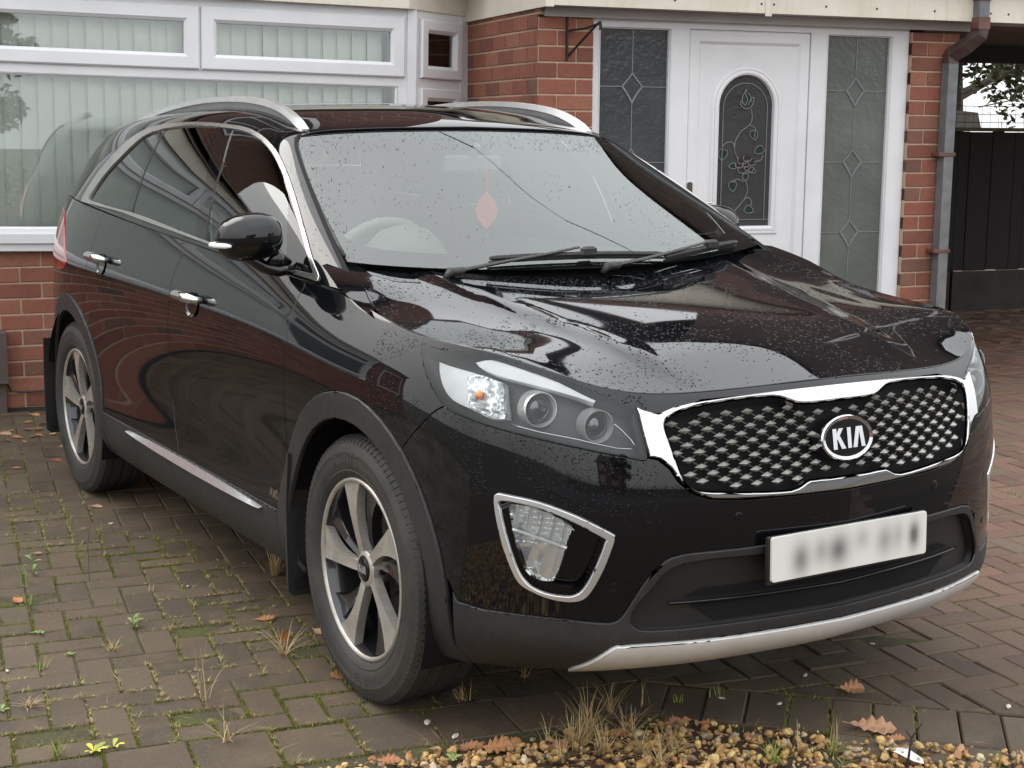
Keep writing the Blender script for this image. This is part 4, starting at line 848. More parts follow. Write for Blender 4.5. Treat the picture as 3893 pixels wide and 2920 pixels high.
def region(key, inc, exc=(), dom=None, step=None):
    """triangulates (inside every polygon of inc, outside every one of exc) in the surface's own parameters"""
    sf = {'SH': SH, 'GS': GS, 'WS': WS, 'HD': HD}[key]; polys = [dens(sf, list(p), True) for p in list(inc)+list(exc)]
    if dom is None and key in FULL: dom = FULL[key]
    if dom:
        a, b, c, d = dom; polys = [dens(sf, [(a, c), (b, c), (b, d), (a, d)], True)]+polys; k0 = 1
    else: k0 = 0
    V = []; E = []
    for P in polys:
        if dom: P = [(min(max(u, dom[0]-1), dom[1]+1), min(max(v, dom[2]-1), dom[3]+1)) for u, v in P]
        n = len(V); V += P; E += [(n+i, n+(i+1) % len(P)) for i in range(len(P))]
    bb = np.array(polys[k0] if len(polys) > k0 and inc else polys[0]); lo, hi = bb.min(0), bb.max(0)
    if dom: lo = np.maximum(lo, [dom[0], dom[2]]); hi = np.minimum(hi, [dom[1], dom[3]])
    ds, dt = step or STEP[key]; gx, gy = np.meshgrid(np.arange(lo[0]+ds*.5, hi[0], ds), np.arange(lo[1]+dt*.5, hi[1], dt)); G = np.stack([gx.ravel(), gy.ravel()], 1)
    def keep(Q):
        m_ = np.ones(len(Q), bool)
        if dom: m_ &= pip(Q, polys[0])
        for i, P in enumerate(polys[k0:]):
            m_ &= pip(Q, P) if i < len(inc) else ~pip(Q, P)
        return m_
    if len(G): G = G[keep(G)]
    V += [tuple(p) for p in G]
    vo, eo, fo, _, _, _ = delaunay_2d_cdt([Vector(p) for p in V], E, [], 0, 1e-6)
    vo = np.array([tuple(v) for v in vo]); fo = np.array([tuple(f) for f in fo]); cen = vo[fo].mean(1); fo = fo[keep(cen)]
    a_ = vo[fo[:, 0]]; b_ = vo[fo[:, 1]]; c_ = vo[fo[:, 2]]; ar = (b_[:, 0]-a_[:, 0])*(c_[:, 1]-a_[:, 1])-(b_[:, 1]-a_[:, 1])*(c_[:, 0]-a_[:, 0])
    fo[ar < 0] = fo[ar < 0][:, ::-1]
    fo = fo[np.abs(ar) > 1e-10]
    used = np.unique(fo); mp = -np.ones(len(vo), int); mp[used] = np.arange(len(used)); return sf, vo[used], mp[fo]
RINGS = ((.0026, 0), (.0010, -.0016), (.0008, -.012))
def panel(name, key, inc, exc=(), parent=None, mat=None, offset=0.0, rings=RINGS, side='both', step=None, dom=None, label=None, stuff=False):
    sf, uv, F = region(key, inc, exc, dom, step)
    P = sf.ev(uv[:, 0], uv[:, 1]); N = sf.nrm(uv[:, 0], uv[:, 1])
    onc = np.abs(P[:, 1]) < 2e-3; N[onc, 1] = 0; P[onc, 1] = 0; N /= np.maximum(np.linalg.norm(N, axis=1, keepdims=True), 1e-9)
    P = P+N*offset
    cnt = {}
    for f in F:
        for a, b in ((f[0], f[1]), (f[1], f[2]), (f[2], f[0])): cnt[(a, b)] = 1
    be = [(a, b) for (a, b) in cnt if (b, a) not in cnt and not (onc[a] and onc[b] and side == 'weld')]
    V = [P]; NN = [N]; FF = [tuple(f) for f in F]
    if rings and be:
        nxt = {}; prv = {}
        for a, b in be: nxt[a] = b; prv[b] = a
        bv = sorted(set(nxt)|set(prv)); idx = {v: i for i, v in enumerate(bv)}; T = np.zeros((len(bv), 3))
        for v in bv:
            a = prv.get(v, v); b = nxt.get(v, v); T[idx[v]] = P[b]-P[a]
        T /= np.maximum(np.linalg.norm(T, axis=1, keepdims=True), 1e-9); B = P[bv].copy(); NB = N[bv]; IN = np.cross(NB, T)
        if side == 'weld': IN[onc[bv], 1] = 0
        prevrow = None; base = len(P)
        for r_, (ins, dz) in enumerate(rings):
            R_ = B+IN*ins+NB*dz
            if r_ == 0: P[bv] = R_; row = {v: v for v in bv}
            else:
                V.append(R_); k = sum(len(x) for x in V[:-1]); row = {v: k+idx[v] for v in bv}
                NN.append((NB*.35-IN) if dz > -.003 else -IN)
                for a, b in be: FF.append((prevrow[a], row[a], row[b], prevrow[b]))
            prevrow = row
    V = np.concatenate(V); NN = np.concatenate(NN); NN /= np.maximum(np.linalg.norm(NN, axis=1, keepdims=True), 1e-9)
    objs = []
    mir = np.array([1, -1, 1.])
    if side == 'weld':
        n = len(V); c0 = np.abs(V[:, 1]) < 1e-6; mp = np.where(c0, np.arange(n), np.arange(n)+n)
        FF2 = FF+[tuple(int(mp[i]) for i in f)[::-1] for f in FF]; VV = np.concatenate([V, V*mir]); N2 = np.concatenate([NN, NN*mir])
        usedv = sorted({i for f in FF2 for i in f}); re = {v: i for i, v in enumerate(usedv)}
        objs.append(mesh(name, VV[usedv], [tuple(re[i] for i in f) for f in FF2], mat, parent, True, N2[usedv]))
    else:
        if side in ('both', 'right'): objs.append(mesh(name, V*mir, [f[::-1] for f in FF], mat, parent, True, NN*mir))
        if side in ('both', 'left'): objs.append(mesh(name, V, FF, mat, parent, True, NN))
    for o in objs:
        if label: o['label'] = label
        if stuff: tag(o, kind='stuff')
    return objs
def find(sf, target, axes, x0, lim):
    """parameters of the surface point whose coordinates on `axes` equal target"""
    x = np.array(x0, float)
    for _ in range(40):
        f0 = sf.ev(x[0], x[1])[0][list(axes)]; r = np.array(target)-f0
        if np.abs(r).max() < 1e-5: break
        h = 1e-4; J = np.stack([(sf.ev(x[0]+h, x[1])[0][list(axes)]-f0)/h, (sf.ev(x[0], x[1]+h)[0][list(axes)]-f0)/h], 1)
        st_ = np.linalg.lstsq(J, r, rcond=None)[0]; m_ = np.abs(st_).max(); x = x+st_*(min(1, .5/m_) if m_ > 0 else 1); x = np.clip(x, [lim[0], lim[2]], [lim[1], lim[3]])
    return x
_gs = np.linspace(4.5, 16, 300)
_gx = SH.ev(_gs, np.full(300, 4.0))[:, 0]
def side_st(x, z):
    s0 = np.interp(-x, -_gx, _gs); return tuple(find(SH, (x, z), (0, 2), (s0, np.clip((z-.22)/.11, .2, 7.8)), (3, 17, 0, 8)))
def front_st(y, z): return tuple(find(SH, (y, z), (1, 2), (np.clip(y/.26, 0, 4), np.clip((z-.2)/.09, .3, 7.7)), (0, 5, 0, 8)))
def arc(cx, R, a0, a1, n=28, cz=.372):
    out = []
    for k in range(n+1):
        a = math.radians(a0+(a1-a0)*k/n); out.append(side_st(cx+R*math.cos(a), cz+R*math.sin(a)))
    return out
def disc(cx, R):                          # wheel arch outline closed below the body
    # angles from the front bottom over the top to the rear bottom
    z0 = .235; a = math.degrees(math.asin((z0-.372)/R)); L = arc(cx, R, a, 180-a); return [(L[0][0], -.9)]+L+[(L[-1][0], -.9)]
car = empty('car', 'glossy black family SUV speckled with rain, parked nose out on the block paved drive', 'car')
# regions
HL = smooth_poly(CV['headlight'], 4); CO = CV['chrome_out']; CI = CV['chrome_in']
XA, XB = 0.0, -2.78
AF, AR = disc(XA, .487), disc(XB, .487); OF, OR = disc(XA, .412), disc(XB, .412)
pb = [tuple(p) for p in catmull(CV['paint_bottom'], 3)]; pb[0] = (0, pb[0][1])
sill = [side_st(x, .43) for x in np.linspace(-.40, -2.36, 16)]
rearl = [side_st(x, .50) for x in np.linspace(-3.22, -3.40, 4)]+[(15, 2.6), (16, 2.6), (17, 2.6)]
low = [(0, -.9)]+[(17, -.9)]+rearl[::-1]+[(AR[-4][0], 2.0)]+sill[::-1]+[(AF[4][0], 2.0)]+pb[::-1]
# the sill line runs into both arch discs; union is taken by cutting with each
seamF = [tuple(p) for p in catmull(CV['seam_front'], 2)]; seamM = [tuple(p) for p in catmull(CV['seam_mid'], 2)]; seamR = [tuple(p) for p in catmull(CV['seam_rear'], 2)]
seamF = [(seamF[0][0], 8.6)]+seamF+[(seamF[-1][0], -.9)]; seamM = [(seamM[0][0], 8.6)]+seamM+[(seamM[-1][0], -.9)]
seamR = [(seamR[0][0], 8.6)]+seamR+[side_st(-2.54, .76), (seamR[-1][0]+.25, -.9)]
bs = CV['bumper_seam']; bseam = [tuple(p) for p in catmull(bs, 3)]
HLr = CV['headlight']                     # raw points: 0 = rear top tip, 11 = inner low corner, 19 = where the bumper seam starts
# bumper: everything in front of the seam and under the lamp
bump = [(0, -.9)]+[(bseam[-1][0]+.2, -.9)]+[bseam[-1]]+bseam[::-1]+[tuple(p) for p in HLr[19:10:-1]]+[tuple(p) for p in CO[8:]]+[(0, CO[-1][1])]
COh = [tuple(p) for p in CO]; COp = [(-.6, COh[0][1])]+[(0, COh[0][1])]+COh[1:-1]+[(0, COh[-1][1])]+[(-.6, COh[-1][1])]
CIp = [(-.6, CI[0][1]), (0, CI[0][1])]+[tuple(p) for p in catmull(CI, 2)[1:-1]]+[(0, CI[-1][1]), (-.6, CI[-1][1])]
FO, FI, FL_ = smooth_poly(CV['fog_out'], 4, 70), smooth_poly(CV['fog_in'], 4, 70), smooth_poly(CV['fog_lens'], 4, 70)
_fc = np.mean(np.array(FI), 0); FI = [tuple(_fc+(np.array(p)-_fc)*.965) for p in FI]
panel('front_bumper', 'SH', [bump], [low, AF, FI, COp, HL], car, PAINT, side='weld')
wing = [bseam[-1]]+bseam[::-1]+[tuple(p) for p in HLr[19:]]+[tuple(HLr[0]), (HLr[0][0], 8.6)]+seamF+[(bseam[-1][0]+.2, -.9)]
panel('front_wing', 'SH', [wing], [low, AF, HL], car, PAINT)
panel('front_door', 'SH', [seamF+seamM[::-1]], [low, AF], car, PAINT)
panel('rear_door', 'SH', [seamM+seamR[::-1]], [low, AR], car, PAINT)
TL = smooth_poly([(13.75, 6.75), (14.1, 7.35), (14.6, 7.75), (15.4, 7.8), (15.4, 6.7), (14.7, 6.35), (14.0, 6.45)], 4)
panel('rear_quarter', 'SH', [seamR+[(15, -.9), (15, 8.6)]], [low, AR, TL], car, PAINT)
panel('tailgate', 'SH', [[(15, -.9), (18, -.9), (18, 8.6), (15, 8.6)]], [low, TL], car, PAINT, side='weld')
panel('tail_lamp', 'SH', [TL], [], car, RED, offset=.004)
# black cladding
CR = ((.004, 0), (.0008, -.002), (0, -.014))
panel('wheel_arch_trim', 'SH', [AF], [OF], car, PLAST, .007, CR); panel('wheel_arch_trim', 'SH', [AR], [OR], car, PLAST, .007, CR)
lowf = [(0, -.9), (AF[2][0], -.9), (AF[2][0], 5), (0, 5)]
IN_ = [(-.5, CV['intake'][0][1])]+[(0, CV['intake'][0][1])]+[tuple(p) for p in smooth_poly(CV['intake'][1:-1]+[], 1)]+[(0, CV['intake'][-1][1]), (-.5, CV['intake'][-1][1])]
INs = [tuple(p) for p in catmull(CV['intake'], 4)]; INs = [(-.5, INs[0][1]), (0, INs[0][1])]+INs[1:-1]+[(0, INs[-1][1]), (-.5, INs[-1][1])]
sk = CV['skid_top']; sb = CV['skid_bot']
SKt = [tuple(p) for p in catmull(sk, 4)]; SK = [(-.5, SKt[-1][1]), (0, SKt[-1][1])]+SKt[::-1]+[(SKt[0][0]-.05, SKt[0][1]-.25), (SKt[0][0]-.5, -.0), (SKt[0][0]-.7, -.9), (-.5, -.9)]
panel('lower_bumper', 'SH', [low, lowf], [AF, INs, SK], car, PLAST, .005, CR, 'weld')
panel('sill_trim', 'SH', [low, [(AF[-3][0], -.9), (AR[3][0], -.9), (AR[3][0], 5), (AF[-3][0], 5)]], [AF, AR], car, PLAST, .006, CR)
panel('rear_bumper', 'SH', [low, [(AR[-3][0], -.9), (18, -.9), (18, 5), (AR[-3][0], 5)]], [AR], car, PLAST, .006, CR, 'weld')
panel('skid_plate', 'SH', [SK], [], car, SKID, .012, ((.004, 0), (.001, -.003), (0, -.02)), 'weld')
# bright strip on the sill
tp = [side_st(x, .414+.012*math.sin(math.pi*(k/24))**.6) for k, x in enumerate(np.linspace(-.60, -1.95, 25))]; bt = [side_st(x, .412-.013*math.sin(math.pi*(k/24))**.6) for k, x in enumerate(np.linspace(-.60, -1.95, 25))]
for sg in (-1, 1):
    V = []
    for a_, b_ in zip(tp, bt):
        Pa, Na = SH.ev(*a_)[0], SH.nrm(*a_)[0]; Pb, Nb = SH.ev(*b_)[0], SH.nrm(*b_)[0]
        for P_, N_, o_ in ((Pa, Na, .004), (Pa, Na, .0105), (Pb, Nb, .019), (Pb, Nb, .004)): q_ = P_+N_*o_; V.append((q_[0], sg*q_[1], q_[2]))
    b = MB(); b.add(V, [(i*4+k, i*4+4+k, i*4+5+k, i*4+1+k) for i in range(24) for k in range(3)]); b.obj('sill_strip', SATIN, car, ang=40)
# intake: textured insert set back, darker slots in it
dI = .02
panel('lower_intake', 'SH', [INs], [], car, INTAKE, -dI, ((0, 0), (0, dI+.001)), 'weld')
SLt = CV['slot']; b0 = CV['slotbar']
slot1 = [(-.5, SLt[0][1]), (0, SLt[0][1]), tuple(SLt[1]), (b0[1][0]*.86, b0[1][1]+.10), (0, b0[0][1]+.06), (-.5, b0[0][1]+.06)]
slot2 = [(-.5, b0[0][1]-.05), (0, b0[0][1]-.05), (b0[1][0]*.84, b0[1][1]-.03), tuple(SLt[3]), (0, SLt[4][1]), (-.5, SLt[4][1])]
for s_ in (slot1, slot2):
    o = panel('intake_slot', 'SH', [s_], [], car, DARK, -dI+.0025, ((0, 0), (0, -.002)), 'weld')
barl = [(0, b0[0][1]), tuple(b0[1])]
# grille: chrome surround, black bed, studs, badge
CRM = ((.006, -.0), (.002, -.004), (0, -.012), (-.004, -.045))
gsur = panel('grille_surround', 'SH', [COp], [CIp], car, CHROME, .010, ((.007, 0), (.003, -.003), (0, -.010), (-.004, -.042)), 'weld')[0]
DG = .032
gr = panel('grille', 'SH', [CIp], [], car, DARK, -DG, ((0, 0), (0, DG+.004)), 'weld')[0]
studb = MB(); Vs = [(-.0, -.0185, 0), (0, .0175, .001), (0, 0, .0085), (0, 0, -.0075), (.012, -.004, -.0015)]; Fs = [(1, 2, 4), (2, 0, 4), (0, 3, 4), (3, 1, 4)]
stud_me = None; CIpoly = np.array(CIp); nodes = []
for j in range(0, 14):
    for i in range(-18, 19):
        y = (i+.5*(j % 2))*.0595; z = .700+j*.0172
        st_ = front_st(abs(y), z+.0)
        if not pip([st_], CIp)[0]: continue
        P = SH.ev(*st_)[0]; N = SH.nrm(*st_)[0]
        # keep clear of the edge
        tst = [pip([front_st(abs(abs(y)+dy), z+dz)], CIp)[0] for dy, dz in ((.012, 0), (0, .007), (0, -.007))]
        if not all(tst): continue
        if y < 0: P = P*np.array([1, -1, 1]); N = N*np.array([1, -1, 1])
        if ((y)/.088)**2+((z-.804)/.062)**2 < 1: continue
        nodes.append((Vector(P-N*.012), Vector(N)))
for P, N in nodes:
    if stud_me is None: o = mesh('grille_stud', Vs, Fs, STUD, gr); stud_me = o.data
    else: o = bpy.data.objects.new('grille_stud', stud_me); link(o, gr)
    ax = N.normalized(); up = Vector((0, 0, 1)); ya = up.cross(ax).normalized(); za = ax.cross(ya); Mx = Matrix((ax, ya, za)).transposed().to_4x4(); Mx.translation = P; o.matrix_local = Mx
gm_ = MB()
for P, N in nodes:                        # thin diagonal webs between the studs
    for Q, _ in nodes:
        d_ = Q-P
        if .026 < abs(d_.y) < .034 and .014 < d_.z < .021: gm_.tube([P-N*.004, Q-N*.004], .003, 4, caps=False)
o = gm_.obj('grille_mesh', PLAST, gr); tag(o, kind='stuff')
# slats of the intake slots
sb_ = MB(); pts = [SH.ev(s_, t_)[0] for s_, t_ in [(b0[1][0]*k/10, b0[0][1]+(b0[1][1]-b0[0][1])*k/10) for k in range(11)]]
pl = [Vector(p)-Vector((.012, 0, 0)) for p in pts]; pr_ = [Vector((p.x, -p.y, p.z)) for p in pl[:0:-1]]
sb_.tube(pr_+pl, .004, 6); sb_.obj('intake_bar', GLOSSBLK, car, True)
# badge
def oval(mb, a, b, x, n=40, r=.0): 
    return [(x, a*math.cos(2*math.pi*k/n), b*math.sin(2*math.pi*k/n)) for k in range(n)]
bx = .897; bg_ = mesh('badge', *(lambda V, F: (V, F))(*((lambda n=40: ([*oval(None, .086, .057, -.03), *oval(None, .086, .057, .004), *oval(None, .083, .054, .008), *oval(None, .074, .046, .006)], [(k*n+i, k*n+(i+1) % n, (k+1)*n+(i+1) % n, (k+1)*n+i) for k in range(3) for i in range(n)]))())), CHROME, car, True)
bg_.data.set_sharp_from_angle(angle=math.radians(25)); bg_.location = (bx, 0, .804); bg_.rotation_euler = (0, math.radians(-10), 0)
mesh('badge_field', oval(None, .0745, .0465, .0055), [tuple(range(40))], DARK, bg_)
def letters(name, polys, scale, mat, parent, depth=.003, x0=.0056):
    mb = MB()
    for L in polys:
        n = len(L); V = [(x0, y*scale, z*scale) for y, z in L]+[(x0+depth, y*scale, z*scale) for y, z in L]
        mb.add(V, [tuple(range(n, 2*n))]+[(i, (i+1) % n, n+(i+1) % n, n+i) for i in range(n)])
    return mb.obj(name, mat, parent)
# y runs to the car's left, which is to the right in the picture
KIA = [[(-2.0, -1), (-1.5, -1), (-1.5, 1), (-2.0, 1)], [(-1.5, .02), (-1.12, .30), (-.62, 1), (-1.18, 1), (-1.5, .5)], [(-1.5, .02), (-1.5, -.02), (-1.38, -.1), (-.95, -1), (-.38, -1), (-1.12, .30)], [(-.12, -1), (.36, -1), (.36, 1), (-.12, 1)], [(.55, -1), (1.08, -1), (1.45, .55), (1.42, 1), (1.05, 1)], [(1.42, 1), (1.45, .55), (1.66, -1), (2.16, -1), (1.88, 1)]]
letters('badge_letters', KIA, .0255, CHROME, bg_)
# ---- fog lamps ----
panel('fog_lamp_bezel', 'SH', [FO], [FI], car, SATIN, .009, ((.004, 0), (.001, -.003), (0, -.013)), 'right'); panel('fog_lamp_bezel', 'SH', [FO], [FI], car, SATIN, .003, ((.004, 0), (.001, -.002), (0, -.008)), 'left')
fw_ = panel('fog_lamp_housing', 'SH', [FI], [], car, GLOSSBLK, -.045, ((.006, 0), (0, .046)))
fl_ = panel('fog_lamp', 'SH', [FL_], [], car, REFL, -.030, ((.001, 0), (.001, -.014)), step=(.02, .05))
fcl = panel('fog_lamp_glass', 'SH', [FL_], [], car, GLASS_CLR, -.012, ((.001, 0), (.0, -.018)))
# rippled reflector: push the verts of the lamp about
for o in fl_:
    me = o.data; me.normals_split_custom_set_from_vertices([(0, 0, 0)]*len(me.vertices)) if False else None
    for v in me.vertices:
        c_ = v.co; zz = c_.z; 
        v.co.x -= .008*abs(math.sin(abs(c_.y)*150+zz*25))*(1 if zz > .585 else .5)+.010*(math.exp(-(((abs(c_.y)-.775)/.03)**2+((zz-.545)/.03)**2))); v.co.z += .002*math.sin(zz*500)
    me.update(); me.polygons.foreach_set('use_smooth', [False]*len(me.polygons))
    try: me.normals_split_custom_set([(0, 0, 0)]*len(me.loops))
    except Exception: pass
dv = [(CV['fog_lens'][12][0]*.55+CV['fog_lens'][11][0]*.45, CV['fog_lens'][12][1]*.6+CV['fog_lens'][11][1]*.4), tuple(CV['fog_lens'][5])]
for sg in (-1, 1):
    b = MB(); a_, c_ = [SH.ev(*p)[0]-SH.nrm(*p)[0]*.014 for p in (dv[0], dv[1])]; b.tube([(a_[0], sg*a_[1], a_[2]), (c_[0], sg*c_[1], c_[2])], .0035, 6); b.obj('fog_lamp_divider', WHITE_REF, car)
for k, st_ in enumerate(CV['sensor']):
    P = SH.ev(*st_)[0]; N = SH.nrm(*st_)[0]
    for sg in (-1, 1):
        b = MB(); p_ = Vector((P[0], sg*P[1], P[2])); n_ = Vector((N[0], sg*N[1], N[2])); b.tube([p_-n_*.004, p_+n_*.001, p_+n_*.0016], [.0115, .0115, .0095], 16, up=(0, .1, 1)); b.obj('parking_sensor', PAINT, car, ang=40)
# ---- headlamps ----
DH = .055
hb = panel('headlamp_housing', 'SH', [HL], [], car, simple('lamp_bezel_black', (.03, .03, .032), .4), -DH, ((.006, 0), (.0, DH-.001)))
def lampbit(name, poly, mat, d0, thick, step=None): return panel(name, 'SH', [smooth_poly(poly, 3, 60)], [], car, mat, -d0, ((.0015, 0), (0, -.002), (0, -thick)), step=step)
lampbit('daylight_strip', CV['drl'], WHITE_REF, .008, .03)
RF_ = lampbit('lamp_reflector', CV['reflector'], WHITE_REF, .016, .03)
ib = lampbit('indicator', CV['indicator'], REFL, .010, .012, (.035, .09))
for o in ib:
    me = o.data
    for i, v in enumerate(me.vertices): v.co.x += .003*math.sin(v.co.z*420)*math.sin(v.co.y*380); v.co.y += .002*math.sin(v.co.z*300)
    me.polygons.foreach_set('use_smooth', [False]*len(me.polygons)); me.update()
def on_st(st_, d): 
    P = SH.ev(*st_)[0]; N = SH.nrm(*st_)[0]; return P-N*d, N
PJ = CV['proj']; RINGM = simple('bright_ring', (.80, .80, .79), .22, .45)
LENS = NT('projector_lens').set(Base_Color=(.02, .02, .022), Roughness=.02, Coat_Weight=1.0, Coat_Roughness=.0).m; LENS.node_tree.nodes['Principled BSDF'].inputs['IOR'].default_value = 1.8
for k, (st_, R_) in enumerate(((PJ[0], .043), (PJ[1], .040))):
    P, N = on_st(st_, .030)
    for sg in (-1, 1):
        ax = Vector((1, sg*.10, .02)).normalized(); p = Vector((P[0], sg*P[1], P[2])); ring = MB(); n = 32
        a_ = ax.cross(Vector((0, 0, 1))).normalized(); b_ = a_.cross(ax)
        prof = ((R_*1.0, -.03), (R_*1.0, .004), (R_*.98, .010), (R_*.93, .010), (R_*.90, .004), (R_*.88, -.014))
        V = [p+(a_*math.cos(2*math.pi*i/n)+b_*math.sin(2*math.pi*i/n))*r_+ax*x_ for r_, x_ in prof for i in range(n)]
        ring.add(V, [(q_*n+i, (q_+1)*n+i, (q_+1)*n+(i+1) % n, q_*n+(i+1) % n) for q_ in range(len(prof)-1) for i in range(n)]); pj = ring.obj('projector_ring', RINGM, car, ang=30)
        ln = MB(); rr = R_*.76; prof = ((R_*.88, -.014), (rr*1.02, -.012), (rr, -.008), (rr*.8, .002), (rr*.5, .008), (rr*.2, .0105), (.0005, .011))
        V = [p+(a_*math.cos(2*math.pi*i/n)+b_*math.sin(2*math.pi*i/n))*r_+ax*x_ for r_, x_ in prof for i in range(n)]
        ln.add(V, [(q_*n+i, (q_+1)*n+i, (q_+1)*n+(i+1) % n, q_*n+(i+1) % n) for q_ in range(len(prof)-1) for i in range(n)]); l_ = ln.obj('projector_lens', LENS, pj, True)
HT = CV['hltrim']
for sg in (-1, 1):
    b = MB(); L = [on_st(st_, .014)[0] for st_ in catmull(HT, 3)]; b.tube([(p[0], sg*p[1], p[2]) for p in L], .0022, 6); b.obj('lamp_trim', CHROME, car, True)
    b = MB(); P, N = on_st(np.mean(np.array(CV['indicator']), 0), -.001)
    b.tube([(P[0]-.012, sg*(P[1]+.006), P[2]+.004), (P[0]-.002, sg*(P[1]+.001), P[2]+.003)], [.013, .008], 10); b.obj('indicator_bulb', AMBER, car, True)
_hc = np.mean(np.array(HL), 0); HLi = [tuple(_hc+(np.array(q_)-_hc)*np.array([.975, .94])) for q_ in HL]
panel('headlamp_seal', 'SH', [HL], [HLi], car, DARK, -.001, None)
panel('headlamp_glass', 'SH', [HL], [], car, GLASS_CLR, .0005, ((.001, 0), (0, -.008)))
# ---- bonnet ----
topc = [tuple(c_) for c_ in COh[:7]]      # upper edge of the grille surround from the centre out
tophl = [tuple(c_) for c_ in HLr[8::-1]]  # upper edge of the headlamp from the inner corner back
lipp = [(0, topc[0][1])]+topc[1:6]+[topc[6]]+tophl+[(tophl[-1][0], 8.6), (0, 8.6)]
panel('bonnet_lip', 'SH', [lipp], [COp, HL], car, PAINT, -.001, ((.0005, 0), (0, -.006)), 'weld')
e = SH.ev(np.linspace(0, 1, 2), [8., 8.])
he = [(0.0, 0.0)]
sA = float(CV['chrome_out'][5][0])        # where the lip leaves the grille surround
lip = SH.ev(np.linspace(0, 6.9, 50), np.full(50, 8.0))
edge = [(p[0]-.001, p[1]-.001) for p in lip if p[0] > .02]
edge[0] = (edge[0][0], -.4)
hood_poly = [(lip[0][0], 0)]+[(float(a), float(b)) for a, b in edge[1:]]+[(-.035, .835), (-.10, .822), (-.19, .795), (-.262, .765), (-.30, .72), (-.295, .60), (-.255, .42), (-.22, .2), (-.21, 0)]
panel('bonnet', 'HD', [hood_poly], [], car, PAINT, .001, ((.002, 0), (.0008, -.003), (.004, -.014)), 'weld', dom=(-.6, 1.2, 0, 1))
panel('wing_top', 'HD', [[(-.44, .72), (-.30, .72), (-.26, .765), (-.19, .795), (-.03, .83), (.0, .87), (-.20, .87), (-.36, .84)]], [hood_poly], car, PAINT, -.003, None, dom=(-.6, 1.2, 0, 1))
# cowl and inner shell
cw = MB(); ys = np.linspace(-.74, .74, 15)
cwV = []
for y in ys:
    c2 = (y/.74)**2; cwV += [(-.12-.11*c2, y, 1.075+.03*c2), (-.26-.09*c2, y, 1.125+.012*c2), (-.34-.09*c2, y, 1.185+.01*c2-.02)]
cw.add(cwV, [(3*i+k, 3*i+k+1, 3*i+3+k+1, 3*i+3+k) for i in range(14) for k in range(2)]); cw.obj('cowl_panel', DARK, car)
OFx, ORx = disc(XA, .43), disc(XB, .43)
panel('inner_shell', 'SH', [[(0, -.9), (17, -.9), (17, 9), (0, 9)]], [OFx, ORx, HL, FI, INs, CIp], car, DARK, -.018, None, 'weld', (.25, .4))
def domepatch(name, key, off): return panel(name, key, [[(0, -1), (9, -1), (9, 8), (0, 8)]], [smooth_poly(CV['win_in'], 2)], car, DARK, off, None, 'weld', (.3, .4))
# ---- upper body ----
WO = smooth_poly(CV['win_out'], 3, 60); WI = smooth_poly(CV['win_in'], 3, 60); _wc = np.mean(np.array(WI), 0); WI = [tuple(_wc+(np.array(q_)-_wc)*np.array([1.006, 1.0])) for q_ in WI]
TR = 5.02
panel('body_side_frame', 'GS', [[(-1, -1), (11, -1), (11, TR), (-1, TR)]], [WO, [(8.2, .8), (11, .8), (11, 4.3), (8.2, 4.3)]], car, PAINT, 0, ((.001, 0), (.0003, -.002), (0, -.008)), 'both')
roofh = [(1.2, 5.45), (3.6, 5.45), (3.6, 8), (1.2, 8)]
panel('roof', 'GS', [[(-1, TR), (11, TR), (11, 8), (-1, 8)]], [[(2.1, 5.6), (5.3, 5.6), (5.3, 8.5), (2.1, 8.5)]], car, PAINT, 0, ((.0015, 0), (.0005, -.002), (0, -.008)), 'weld')
panel('glass_roof', 'GS', [[(2.12, 5.62), (5.28, 5.62), (5.28, 8.5), (2.12, 8.5)]], [], car, GLOSSBLK, -.001, ((.0015, 0), (.0005, -.002), (0, -.008)), 'weld')
panel('rear_window', 'GS', [[(8.22, .82), (11, .82), (11, 4.28), (8.22, 4.28)]], [], car, GLASS_DARK, -.003, None, 'weld')
panel('window_trim', 'GS', [WO], [WI], car, ALU, .005, ((.003, 0), (.0006, -.003), (0, -.010)))
QP, BP = CV['q_pillar'], CV['b_pillar']; qp = [(QP[0][0], 6), (QP[1][0], 6), tuple(QP[1]), tuple(QP[2]), (QP[2][0], -.5), (QP[3][0], -.5), tuple(QP[3]), tuple(QP[0])]
bp = [(BP[0][0], 6), (BP[1][0], 6), tuple(BP[1]), tuple(BP[2]), tuple(BP[3]), (BP[3][0], -.5), (BP[4][0], -.5), tuple(BP[4]), tuple(BP[5]), tuple(BP[0])]
MT = CV['m_tri']; mt = [(-1, 6), (MT[0][0]-.2, 6), tuple(MT[0]), tuple(MT[1]), tuple(MT[2]), (MT[2][0]+.02, -.6), (-1, -.6)]
NR = ((.0008, 0), (0, -.004))
panel('quarter_window', 'GS', [WI, [(QP[1][0]+.02, 6), (11, 6), (11, -.5), (QP[2][0], -.5)]], [qp], car, GLASS_DARK, -.004, NR)
panel('rear_door_window', 'GS', [WI, [(BP[0][0]-.2, 6), (QP[1][0]+.1, 6), (QP[2][0]+.1, -.5), (BP[3][0]-.1, -.5)]], [qp, bp], car, GLASS_DARK, -.004, NR)
panel('front_door_window', 'GS', [WI, [(-1, 6), (BP[1][0]+.05, 6), (BP[3][0]+.05, -.5), (-1, -.5)]], [bp, mt], car, GLASS_SIDE, -.004, NR)
panel('window_pillar', 'GS', [WI, qp], [], car, GLOSSBLK, -.001, NR); panel('window_pillar', 'GS', [WI, bp], [], car, GLOSSBLK, -.001, NR); panel('mirror_base_panel', 'GS', [WI, mt], [], car, GLOSSBLK, -.001, NR)
